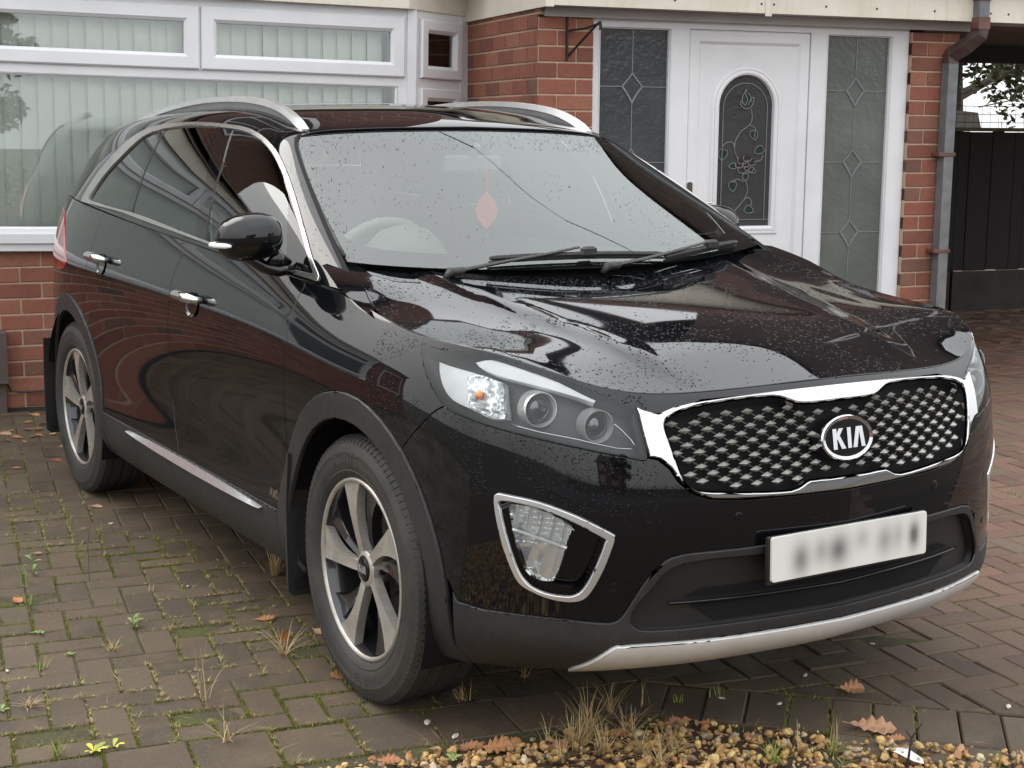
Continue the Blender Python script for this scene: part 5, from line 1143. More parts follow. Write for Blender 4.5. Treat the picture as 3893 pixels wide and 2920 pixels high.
# windscreen with its black border
wi = [(0, .30), (2.0, .28), (3.0, .33), (3.5, .45), (3.72, .8), (3.80, 1.6), (3.80, 2.8), (3.74, 3.45), (3.45, 3.66), (2.5, 3.72), (0, 3.74)]
wis = [(-.5, .30)]+[tuple(p) for p in catmull(wi, 3)]+[(-.5, 3.74)]
panel('pillar_moulding', 'GS', [[(-1, -1), (.14, -1), (.14, 4.6), (-1, 4.6)]], [], car, DARK, .003, ((.001, 0), (0, -.004)))
panel('windscreen', 'WS', [[(-1, .0), (3.97, .0), (3.97, 4), (-1, 4)]], [], car, GLASS_WS, .002, None, 'weld', dom=(0, 4, 0, 4))
panel('screen_border', 'WS', [[(-1, -1), (4.2, -1), (4.2, 5), (-1, 5)]], [wis], car, DARK, -.001, None, 'weld')
for sg in (-1, 1):
    b = MB(); t_ = np.linspace(.1, 3.95, 16); P = WS.ev(np.full(16, 3.98), t_); b.tube([(p[0], sg*p[1], p[2]+.002) for p in P], .007, 6); b.obj('screen_moulding', PLAST, car, True)
b = MB(); P = WS.ev(np.linspace(0, 4, 14), np.full(14, 3.98)); L = [(p[0], p[1], p[2]+.001) for p in P]; b.tube([(x, -y, z) for x, y, z in L[:0:-1]]+L, .004, 6); b.obj('screen_moulding', DARK, car, True)
# ---- roof rails ----
RAILG = simple('rail_grey', (.22, .225, .23), .3, .4)
def rail(sg):
    n = 40; top = []; P0 = []
    for k in range(n+1):
        u = k/n; x = -1.085-1.80*u; y = .568-.008*math.sin(math.pi*u)-(.02*u)
        # roof height under the rail
        st_ = find(GS, (x, y), (0, 1), (2+4.8*u, 4.9), (0, 10, 3.2, 7)); z = GS.ev(*st_)[0][2]
        h = .036*(math.sin(math.pi/2*min(1, u/.13))**.7 if u < .13 else (1 if u < .5 else (1-((u-.5)/.5)**1.8)))
        top.append((x, sg*y, z+.004+h, z))
    b = MB(); V = []
    for x, y, zt, zr in top:
        w0, w1 = .017, .012; zt2 = zt; zb = max(zr-.004, zt-.020)
        V += [(x, y-w0, zb), (x, y-w1, zt2), (x, y+w1, zt2), (x, y+w0, zb)]
    F = [(i*4+k, i*4+(k+1) % 4, i*4+4+(k+1) % 4, i*4+4+k) for i in range(n) for k in range(4)]+[(3, 2, 1, 0), (n*4, n*4+1, n*4+2, n*4+3)]; b.add(V, F); r = b.obj('roof_rail', SATIN, car, ang=50)
    for o_, u0, u1 in ():
        b = MB(); V = []
        for x, y, zt, zr in top[u0:u1+1]: V += [(x, y-.012, zr-.004), (x, y-.012, max(zr, zt-.018)), (x, y+.012, max(zr, zt-.018)), (x, y+.012, zr-.004)]
        m_ = u1-u0; b.add(V, [(i*4+k, i*4+(k+1) % 4, i*4+4+(k+1) % 4, i*4+4+k) for i in range(m_) for k in range(4)]); b.obj('rail_foot', simple('rail_foot_grey', (.18, .18, .18), .4) if 0 else PLAST, r)
    b = MB(); V = []
    for x, y, zt, zr in top: V += [(x, y-.0115, zr-.006), (x, y-.0115, max(zr-.002, zt-.016)), (x, y+.0115, max(zr-.002, zt-.016)), (x, y+.0115, zr-.006)]
    b.add(V, [(i*4+k, i*4+(k+1) % 4, i*4+4+(k+1) % 4, i*4+4+k) for i in range(n) for k in range(4)]); b.obj('rail_web', RAILG, r)
rail(-1); rail(1)
# ---- door handles ----
def handle(px, pz, sg):
    st_ = side_st(px, pz); P = SH.ev(*st_)[0]; N = SH.nrm(*st_)[0]
    p = Vector((P[0], sg*P[1], P[2])); n_ = Vector((N[0], sg*N[1], N[2])); tx = Vector((1, 0, 0)); tx = (tx-n_*tx.dot(n_)).normalized(); tz = n_.cross(tx)*(1 if n_.cross(tx).z > 0 else -1)
    cup = MB(); V = [p+n_*.0012]; N_ = 20
    for r_, dz in ((1.0, .0008), (.8, -.006), (.45, -.014)):
        V += [p+tx*(.055*r_*math.cos(2*math.pi*i/N_)+.0)+tz*(.042*r_*math.sin(2*math.pi*i/N_)-.012)+n_*(dz+.003) for i in range(N_)]
    V[0] = p-n_*.012-tz*.004
    F = [(1+k*N_+i, 1+k*N_+(i+1) % N_, 1+(k+1)*N_+(i+1) % N_, 1+(k+1)*N_+i) for k in range(2) for i in range(N_)]+[(0, 1+2*N_+i, 1+2*N_+(i+1) % N_) for i in range(N_)]
    cup.add(V, F); h = cup.obj('door_handle', GLOSSBLK, car, True)
    g = MB(); V = []; n = 18; L = []
    for k in range(n+1):
        u = k/n*2-1; c_ = p+tx*(u*.098)+n_*(.004+.040*(1-u**4)**.6)+tz*(.012-.004*u*u); L.append(c_)
    g.tube(L, [.009+.010*(1-abs(k/n*2-1)**4) for k in range(n+1)], 12, flat=1.1, up=tuple(n_)); g.obj('grip', CHROME, h, True)
for sg in (-1, 1):
    handle(-1.19, .985, sg); handle(-2.25, 1.035, sg)
# ---- door mirrors ----
def mirror(sg):
    c0 = Vector((-.555, .985, 1.238)) if sg < 0 else Vector((-.78, .940, 1.215)); V = []; nu, nv = 28, 16
    for j in range(nv+1):
        ph = -math.pi/2+math.pi*j/nv
        for i in range(nu):
            th = 2*math.pi*i/nu; cx, cy, cz = math.cos(ph)*math.cos(th), math.cos(ph)*math.sin(th), math.sin(ph)
            sp = lambda v, e: math.copysign(abs(v)**e, v)
            x = sp(cx, .85)*(.080 if cx > 0 else .030); y = sp(cy, .75)*.092; z = sp(cz, .80)*.070
            y += .10*0; z += .012*(-(y/.1))*(1 if z > 0 else .2); x += -.022*(y/.1)
            if y < 0: z *= 1+.10*y/.1
            V.append((c0.x+x, sg*(c0.y+y), c0.z+z))
    F = [(j*nu+i, j*nu+(i+1) % nu, (j+1)*nu+(i+1) % nu, (j+1)*nu+i) for j in range(nv) for i in range(nu)]
    b = MB(); b.add(V, F if sg > 0 else [f[::-1] for f in F]); m_ = b.obj('door_mirror', PAINT, car, True)
    # indicator strip around the lower outer edge
    ind = MB(); L = []
    for k in range(12):
        th = math.radians(150-112*k/11); sp = lambda v, e: math.copysign(abs(v)**e, v)
        x = sp(math.cos(th), .85)*.0835 if math.cos(th) > 0 else sp(math.cos(th), .85)*.033; y = sp(math.sin(th), .75)*.1035
        L.append((c0.x+x-.022*(y/.1), sg*(c0.y+y), c0.z-.022))
    L = [l_ for l_ in L]
    ind.tube(L, [.003]+[.0075]*10+[.004], 8); ind.obj('mirror_indicator', WHITE_REF, m_, True)
    gl_ = MB(); V = [(c0.x-.036, sg*(c0.y+.088*math.cos(2*math.pi*i/24)), c0.z+.06*math.sin(2*math.pi*i/24)) for i in range(24)]; gl_.add(V, [tuple(range(24))]); gl_.obj('mirror_glass', CHROME, m_)
    a = MB(); a.tube([(c0.x+.005, sg*(c0.y+.0), c0.z-.060), (c0.x-.0, sg*(c0.y-.045), c0.z-.088), (c0.x+.02, sg*(c0.y-.085), c0.z-.100), (c0.x+.03, sg*(c0.y-.125), c0.z-.095)], [.030, .036, .034, .030], 12, flat=.55); a.obj('mirror_arm', GLOSSBLK, m_, True)
    a = MB(); a.tube([(c0.x+.02, sg*(c0.y-.06), c0.z-.055), (c0.x+.02, sg*(c0.y-.115), c0.z-.085)], [.03, .02], 10); a.obj('mirror_neck', PAINT, m_, True)
mirror(-1); mirror(1)
# ---- wipers ----
WSH = Vector((.041, -.028, .006))
def wiper(arm, blade_, hook):
    A_ = [Vector(q_)+WSH+Vector((0, 0, dz)) for q_, dz in zip(arm, (-.004, .004, .012, .016))]; B_ = [Vector(q_)+WSH for q_ in blade_]
    b = MB(); b.tube(A_, [.014, .011, .009, .008], 8, flat=.5); w_ = b.obj('wiper_arm', PLAST, car, ang=40)
    b = MB(); pv = A_[0]; b.tube([pv+Vector((0, -.03, -.02)), pv+Vector((0, -.01, .0)), pv+Vector((0, .03, .002))], [.010, .020, .016], 10, flat=.7); b.obj('wiper_pivot', PLAST, w_, True)
    b = MB(); L = [Vector(q_) for q_ in catmull([tuple(q_) for q_ in B_], 5)]; b.tube(L, [.005]+[.0075]*(len(L)-2)+[.005], 6, flat=1.2); b.tube([q_+Vector((-.006, 0, -.012)) for q_ in L], .004, 4); b.obj('wiper_blade', PLAST, w_)
    h = Vector(hook)+WSH+Vector((0, 0, .014)); b = MB(); b.box(h.x-.013, h.x+.013, h.y-.022, h.y+.022, h.z-.024, h.z+.008, bev=.007); b.obj('wiper_clip', PLAST, w_)
wiper([(-.250, -.466, 1.142), (-.254, -.311, 1.154), (-.26, -.14, 1.165), (-.276, -.015, 1.176)], [(-.279, -.328, 1.169), (-.272, -.153, 1.172), (-.264, .074, 1.170), (-.261, .306, 1.161)], (-.272, .02, 1.172))
wiper([(-.221, .067, 1.140), (-.23, .202, 1.148), (-.258, .338, 1.157), (-.31, .51, 1.173)], [(-.255, .300, 1.152), (-.285, .42, 1.164), (-.322, .555, 1.175), (-.354, .674, 1.181)], (-.312, .53, 1.174))
# ---- number plate ----
pk = MB(); pk.box(-.010, 0, -.265, .265, -.060, .060, bev=.003); pk_ = pk.obj('plate_holder', PLAST, car); pk_.location = (.926, 0, .532); pk_.rotation_euler = (0, math.radians(-2), 0)
def rrect(w_, h_, r_, n=6):
    out = []
    for cx, cy, a0 in ((w_-r_, h_-r_, 0), (-w_+r_, h_-r_, 90), (-w_+r_, -h_+r_, 180), (w_-r_, -h_+r_, 270)):
        for k in range(n+1): a = math.radians(a0+90*k/n); out.append((cx+r_*math.cos(a), cy+r_*math.sin(a)))
    return out
R_ = rrect(.26, .0555, .008); b = MB(); n = len(R_); b.add([(-.002, y, z) for y, z in R_]+[(.004, y, z) for y, z in R_]+[(.005, y*.997, z*.985) for y, z in R_], [tuple(range(2*n, 3*n))]+[(k*n+i, k*n+(i+1) % n, (k+1)*n+(i+1) % n, (k+1)*n+i) for k in range(2) for i in range(n)])
np_ = b.obj('number_plate', PLATE, car, ang=30); np_.location = (.930, 0, .5365); np_.rotation_euler = (0, math.radians(-2), 0)
# ---- AWD badge on the front door ----
def seg(mb, a, b_, w_, to3): 
    a = Vector(a); b_ = Vector(b_); d_ = (b_-a).normalized(); n_ = Vector((-d_.y, d_.x))*w_/2; mb.add([to3(*(a-n_)), to3(*(b_-n_)), to3(*(b_+n_)), to3(*(a+n_))], [(0, 1, 2, 3)])
for sg in (-1,):
    b = MB(); x0, z0 = -.548, .462
    def to3(u, v, x0=x0, z0=z0):
        st_ = side_st(x0+u, z0+v); P = SH.ev(*st_)[0]; N = SH.nrm(*st_)[0]; P = P+N*.004; return (P[0], sg*P[1], P[2])
    h_ = .026; L = []
    for a_, b__ in (((0, 0), (.010, h_)), ((.010, h_), (.020, 0)), ((.005, .009), (.016, .009)), ((.024, h_), (.030, 0)), ((.030, 0), (.035, h_*.8)), ((.035, h_*.8), (.040, 0)), ((.040, 0), (.046, h_)), ((.051, 0), (.051, h_)), ((.051, h_), (.062, h_*.85)), ((.062, h_*.85), (.065, h_*.5)), ((.065, h_*.5), (.062, h_*.15)), ((.062, h_*.15), (.051, 0))): seg(b, a_, b__, .005, to3)
    b.obj('drive_badge', CHROME, car)
# ---- wheels ----
def lathe(mb, prof, n, cy=0): # prof (r, y)
    V = [(r_*math.cos(2*math.pi*i/n), y_, r_*math.sin(2*math.pi*i/n)) for r_, y_ in prof for i in range(n)]
    mb.add(V, [(k*n+i, k*n+(i+1) % n, (k+1)*n+(i+1) % n, (k+1)*n+i) for k in range(len(prof)-1) for i in range(n)])
RT = .368
def wheel(x, sg):
    w_ = empty('wheel', loc=(x, sg*.805, RT)); w_.parent = car
    # outside is +y in the wheel's own frame; the far wheels are turned round
    w_.rotation_euler = (0, 0, 0 if sg > 0 else math.pi)
    t = MB(); pr = [(.248, -.085), (.262, -.098), (.30, -.110), (.335, -.108), (.353, -.098), (.362, -.088)]
    tread = []
    for a_, b_ in ((-.085, -.052), (-.040, -.008), (.008, .040), (.052, .085)): tread += [(RT-.007, a_-.0015), (RT, a_+.002), (RT, b_-.002), (RT-.007, b_+.0015)]
    side = [(.362, .090), (.356, .099), (.347, .104), (.335, .110), (.322, .1135), (.318, .1120), (.305, .1135), (.285, .1115), (.275, .1075), (.272, .1085), (.262, .104), (.252, .096), (.246, .086)]
    lathe(t, pr+tread+side, 96); ty = t.obj('tyre', TYRE, w_, ang=32)
    sh = MB()
    for i in range(104):
        a = 2*math.pi*i/104; ca, sa = math.cos(a), math.sin(a)
        for yy0, yy1, r0, r1 in ((.083, .103, RT-.0005, .352),):
            wd = .0070; tx, tz = -sa, ca; V = []
            for (r_, y_) in ((r0+.001, yy0), (r1+.0028, yy1), (r1-.010, yy1+.003)):
                for s_ in (-1, 1): V.append(((r_)*ca+tx*wd*s_, y_, (r_)*sa+tz*wd*s_))
            V += [((r0-.006)*ca+tx*wd*s_, yy0-.02, (r0-.006)*sa+tz*wd*s_) for s_ in (-1, 1)]
            sh.add(V, [(0, 1, 3, 2), (2, 3, 5, 4), (0, 2, 6), (1, 7, 3), (2, 4, 6), (3, 7, 5)])
        for k, yc in enumerate((-.024, .024, -.068, .066)):      # sipes read as thin proud lugs
            a2 = a+.02*k; c2, s2 = math.cos(a2), math.sin(a2); tx, tz = -s2, c2; V = []
            for y_ in (yc-.014, yc+.014):
                for s_ in (-.0085, .0085): V.append(((RT+.0012)*c2+tx*(s_+(y_-yc)*.4), y_, (RT+.0012)*s2+tz*(s_+(y_-yc)*.4)))
            sh.add(V, [(0, 1, 3, 2)])
    tag(sh.obj('tread', TYRE, ty), kind='stuff')
    # sidewall lettering, raised
    if sg < 0 and x == 0:
        cu = bpy.data.curves.new('sidewall_lettering', 'FONT'); cu.body = 'DELINTE'; cu.size = .042; cu.extrude = .0012; cu.space_character = 1.05
        tmp = bpy.data.objects.new('tmp', cu); COL.objects.link(tmp); dg = bpy.context.evaluated_depsgraph_get(); me = bpy.data.meshes.new_from_object(tmp.evaluated_get(dg)); bpy.data.objects.remove(tmp)
        xs = [v.co.x for v in me.vertices]; wid = max(xs)
        for a0 in (78, 258):
            V = []
            for v in me.vertices:
                a = math.radians(a0)-(v.co.x-wid/2)/.302*-1; r_ = .292+v.co.y; a = math.radians(a0)+(v.co.x-wid/2)/.302
                V.append((r_*math.cos(a), .1128+v.co.z*.9, r_*math.sin(a)))
            mesh('sidewall_lettering', V, [tuple(p.vertices) for p in me.polygons], simple('tyre_letter', (.05, .048, .045), .5), ty)
    r = MB(); lathe(r, [(.249, .088), (.252, .094), (.249, .099), (.243, .099), (.238, .092), (.232, .070), (.222, .040), (.218, -.02), (.222, -.08)], 64); rim = r.obj('rim', RIMDARK, w_, ang=30)
    lp = MB(); lathe(lp, [(.2525, .0945), (.2495, .1002), (.2430, .1002), (.2385, .0930)], 64); lp.obj('rim_lip', MACH, rim, True)
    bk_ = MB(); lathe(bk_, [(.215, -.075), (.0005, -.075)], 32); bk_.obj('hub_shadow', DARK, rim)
    di = MB(); lathe(di, [(.155, -.03), (.155, -.012), (.150, -.010), (.085, -.010), (.080, .01), (.0005, .012)], 48); di.obj('brake_disc', simple('brake_disc_grey', (.10, .09, .085), .4, .6), w_, ang=30)
    # five pairs of blades: a machined blade that sweeps and widens to the rim, and a dark one beside it
    def blade(mb, a0, sweep, w0, w1, y0, y1, r0=.035, r1=.243, dep=.026, cup=0):
        V = []; n = 14
        for k in range(n+1):
            u = k/n; r_ = r0+(r1-r0)*u; a = a0+sweep*(u**1.5); w_a = (w0+(w1-w0)*u**3.0)/2
            yy = y0+(y1-y0)*u+.004*math.sin(math.pi*u); c, s = math.cos(a), math.sin(a); tx, tz = -s, c
            for o_, dy in ((-w_a, -dep), (-w_a, 0), (0, -cup), (w_a, 0), (w_a, -dep)): V.append((r_*c+tx*o_, yy+dy, r_*s+tz*o_))
        F = [(k*5+j, k*5+5+j, k*5+5+j+1, k*5+j+1) for k in range(n) for j in range(4)]; mb.add(V, F)
    for i in range(5):
        a = 2*math.pi*i/5+math.radians(-4+(0 if x == 0 else 9)); bl = MB(); blade(bl, a, math.radians(10), .028, .108, .080, .094, cup=.002); bl.obj('spoke', MACH, rim, ang=35)
        bl = MB(); blade(bl, a+math.radians(22), math.radians(14), .026, .085, .058, .080, .05, .240, .03, .006); bl.obj('inner_spoke', RIMDARK, rim, ang=35)
        nb = MB(); aa = a+math.radians(40); nb.tube([(.057*math.cos(aa), .050, .057*math.sin(aa)), (.057*math.cos(aa), .066, .057*math.sin(aa))], [.009, .008], 6, up=(1, 0, 0)); nb.obj('wheel_nut', RIMDARK, rim)
    hc = MB(); lathe(hc, [(.052, .05), (.050, .078), (.044, .0835), (.036, .0845)], 32); hc.obj('hub_ring', MACH, rim, ang=40)
    cpp = MB(); lathe(cpp, [(.034, .080), (.0335, .0865), (.030, .089), (.0005, .0895)], 32); cp_ = cpp.obj('hub_cap', GLOSSBLK, rim, ang=40)
    mb = MB()
    for L in KIA:
        n = len(L); s_ = .0105 if 1 else 0; sgn = -1; V = [(sgn*y*s_, .0900, z*s_) for y, z in L]+[(sgn*y*s_, .0908, z*s_) for y, z in L]; mb.add(V, [tuple(range(n, 2*n)), *[(i, (i+1) % n, n+(i+1) % n, n+i) for i in range(n)]])
    mb.obj('cap_letters', SATIN, rim)
for x in (XA, XB):
    for sg in (-1, 1): wheel(x, sg)
# wheel wells, mud flaps, floor
for x in (XA, XB):
    for sg in (-1, 1):
        b = MB(); n = 24; V = []
        for k in range(n+1):
            a = math.radians(-22+224*k/n)
            for y_ in (.925, .70, .55): V.append((x+.425*math.cos(a), sg*y_, .372+.425*math.sin(a)))
        b.add(V, [(k*3+j, k*3+j+1, k*3+3+j+1, k*3+3+j) for k in range(n) for j in range(2)]); b.add([(x+.43*math.cos(math.radians(-22+224*k/n)), sg*.55, .372+.43*math.sin(math.radians(-22+224*k/n))) for k in range(n+1)], [tuple(range(n+1))]); b.obj('wheel_well', DARK, car)
        b = MB(); xf = x-.415; V = []
        for (z_, dx) in ((.62, .03), (.45, .01), (.33, .012), (.205, .016), (.185, .016)):
            for y_ in (.945-(.02 if z_ < .19 else 0), .90, .72): V.append((xf+dx-(0 if y_ > .93 else .004), sg*y_, z_))
        b.add(V, [(k*3+j, k*3+j+1, k*3+3+j+1, k*3+3+j) for k in range(4) for j in range(2)]); V2 = [(a_-.012, b_, c_) for a_, b_, c_ in V]; b.add(V2, [(k*3+j, k*3+j+1, k*3+3+j+1, k*3+3+j)[::-1] for k in range(4) for j in range(2)]); m0 = len(V)
        b.F += [(k*3, k*3+3, m0+k*3+3, m0+k*3) for k in range(4)]+[(12, 13, m0+13, m0+12), (13, 14, m0+14, m0+13)]
        b.obj('mud_flap', PLAST, car)
b = MB(); b.box(-3.5, .62, -.50, .50, .235, .30); b.box(-2.3, -.45, -.87, .87, .245, .32); b.box(-3.55, -3.25, -.8, .8, .30, .4); b.box(.44, .60, -.62, .62, .275, .34); b.obj('underbody', DARK, car)
# ---- cabin, seen faintly through the glass ----
b = MB(); b.box(-.95, -.32, -.74, .74, .90, 1.105, bev=.05); b.obj('dashboard', DASH, car, ang=30)
b = MB(); b.tube([(-.80, -.38, 1.10), (-.74, -.38, 1.16), (-.68, -.38, 1.10)], .09, 10, up=(0, 1, 0), flat=1.6); b.obj('instrument_hood', DASH, car, True)
b = MB(); n = 28; C_ = Vector((-.93, -.38, 1.08)); ax = Vector((-.9, 0, .42)).normalized(); a_ = Vector((0, 1, 0)); b_ = ax.cross(a_)
L = [C_+(a_*math.cos(2*math.pi*k/n)+b_*math.sin(2*math.pi*k/n))*.19 for k in range(n+1)]; b.tube(L, .016, 8, caps=False); b.tube([C_-a_*.18, C_+a_*.18], .022, 6); b.tube([C_, C_+b_*(-.18 if b_.z > 0 else .18)], .02, 6); b.obj('steering_wheel', DASH, car, True)
for y0 in (-.38, .38):
    b = MB(); b.box(-1.85, -1.30, y0-.25, y0+.25, .62, .78, bev=.05); b.tube([(-1.80, y0, .75), (-1.90, y0, 1.0), (-1.98, y0, 1.27)], [.20, .23, .17], 14, flat=.32, up=(1, 0, .2)); s_ = b.obj('front_seat', SEAT, car, ang=60)
    b = MB(); b.tube([(-1.97, y0, 1.30), (-1.99, y0, 1.38), (-2.01, y0, 1.47)], [.10, .135, .10], 12, flat=.42, up=(1, 0, .2)); b.obj('headrest', SEAT, s_, True)
b = MB(); b.box(-2.95, -2.35, -.66, .66, .62, .80, bev=.05); b.box(-2.98, -2.84, -.64, .64, .78, 1.22, bev=.05); b.obj('rear_seat', SEAT, car)
b = MB(); b.box(-3.4, -.40, -.78, .78, .35, .42); b.obj('cabin_floor', TRIMGREY, car)
for sg in (-1, 1):
    b = MB(); b.box(-3.3, -.5, sg*.80-.02, sg*.80+.02, .40, 1.10); b.obj('door_lining', TRIMGREY, car)
sf, uv, F = region('GS', [[(.2, 4.4), (9.6, 4.4), (9.6, 8), (.2, 8)]], []); P = sf.ev(uv[:, 0], uv[:, 1])-sf.nrm(uv[:, 0], uv[:, 1])*.035
mesh('headlining', np.concatenate([P, P*np.array([1, -1, 1])]), [tuple(f) for f in F]+[tuple(f+len(P)) for f in F], TRIMGREY, car, True)
b = MB(); b.box(-.98, -.955, -.11, .11, 1.405, 1.465, bev=.01); b.tube([(-.96, 0, 1.46), (-.93, 0, 1.50)], .012, 8); b.obj('rear_view_mirror', DASH, car)
hg_ = MB(); L = [(0, 0, -.012), (0, .030, .02), (0, .040, .052), (0, .030, .085), (0, 0, .118), (0, -.030, .085), (0, -.040, .052), (0, -.030, .02)]; hg_.add([(0.003, y, z) for _, y, z in L]+[(-.003, y, z) for _, y, z in L], [tuple(range(8)), tuple(range(8, 16))[::-1]]+[(i, 8+i, 8+(i+1) % 8, (i+1) % 8) for i in range(8)])
hg_.tube([(0, 0, .118), (0, 0, .20)], .0012, 4); o = hg_.obj('air_freshener', HANGRED); o.location = (-.90, .02, 1.225); o.rotation_euler = (0, 0, math.radians(-15)); tag(o, 'red card air freshener hanging behind the windscreen', 'air freshener')
# ---- raindrops, real beads standing on the panels ----
def drops(name, key, n, lo, hi, rmin, rmax, accept, offset=0.0, symmetric=True):
    sf = {'SH': SH, 'GS': GS, 'WS': WS, 'HD': HD}[key]; s = RNG.uniform(lo[0], hi[0], n); t = RNG.uniform(lo[1], hi[1], n)
    if key == 'HD': P = sf.ev(s, t); N = sf.nrm(s, t)
    else:
        P = sf.ev(s, t); N = sf.nrm(s, t)
        if symmetric: sg = RNG.choice([-1., 1.], n, p=[.35, .65])[::-1]; P[:, 1] *= sg*-1*-1; N[:, 1] *= sg
        else: P[:, 1] *= -1; N[:, 1] *= -1
        
    ok = accept(P, N, s, t); P, N = P[ok], N[ok]; V = []; F = []; K = 6
    for p, nn in zip(P, N):
        r = rmin+(rmax-rmin)*RNG.random()**2.2; a = np.cross(nn, [0, 0, 1.]); a = a/max(np.linalg.norm(a), 1e-6) if np.linalg.norm(a) > 1e-3 else np.array([1., 0, 0]); b_ = np.cross(nn, a); sx, sy = RNG.uniform(.8, 1.25), RNG.uniform(.8, 1.35); k0 = len(V); p = p+nn*offset; ph = RNG.random()*6
        for rr, hh in ((1, -.02), (.78, .30)):
            for k in range(K): th = ph+2*math.pi*k/K; V.append(p+(a*math.cos(th)*sx+b_*math.sin(th)*sy)*r*rr+nn*r*hh)
        V.append(p+nn*r*.46); F += [(k0+k, k0+(k+1) % K, k0+K+(k+1) % K, k0+K+k) for k in range(K)]+[(k0+K+k, k0+K+(k+1) % K, k0+2*K) for k in range(K)]
    return tag(mesh(name, V, F, WATER, car, True), kind='stuff')
import mathutils.noise as mn
def clump(P, sc, th): return np.array([mn.noise(Vector(p*sc)) for p in P]) > th
hp = np.array(hood_poly)
drops('raindrops', 'HD', 13000, (-.3, -.85), (.86, .85), .0009, .0032, lambda P, N, s, t: pip(np.stack([s, np.abs(t)], 1), hp) & (clump(P, 5.0, -.12) | (RNG.random(len(P)) < .12)), .001)
drops('raindrops', 'SH', 6800, (1.2, 3.2), (6.1, 7.9), .0008, .0025, lambda P, N, s, t: (N[:, 2] > .02) & ~pip(np.stack([s, t], 1), HL) & ~pip(np.stack([s, t], 1), FO) & ~pip(np.stack([s, t], 1), COp) & ~pip(np.stack([s, t], 1), AF) & (P[:, 2] > .64) & clump(P, 6, -.15), 0, False)
drops('raindrops', 'SH', 5200, (5.0, 5.6), (12.5, 7.95), .0006, .0018, lambda P, N, s, t: (N[:, 2] > .10) & ~pip(np.stack([s, t], 1), HL) & clump(P, 4, -.05), 0, False)
drops('raindrops', 'WS', 4600, (0, .05), (3.9, 3.95), .0007, .0020, lambda P, N, s, t: ((s > 3.45) | (t > 3.3) | (clump(P, 4, .05) & (RNG.random(len(P)) < .28))), .0035)
drops('raindrops', 'GS', 3000, (.02, .2), (7, 5.0), .0006, .0018, lambda P, N, s, t: ~pip(np.stack([s, t], 1), WI) & ~pip(np.stack([s, t], 1), WO) & clump(P, 4, -.1), 0, False)

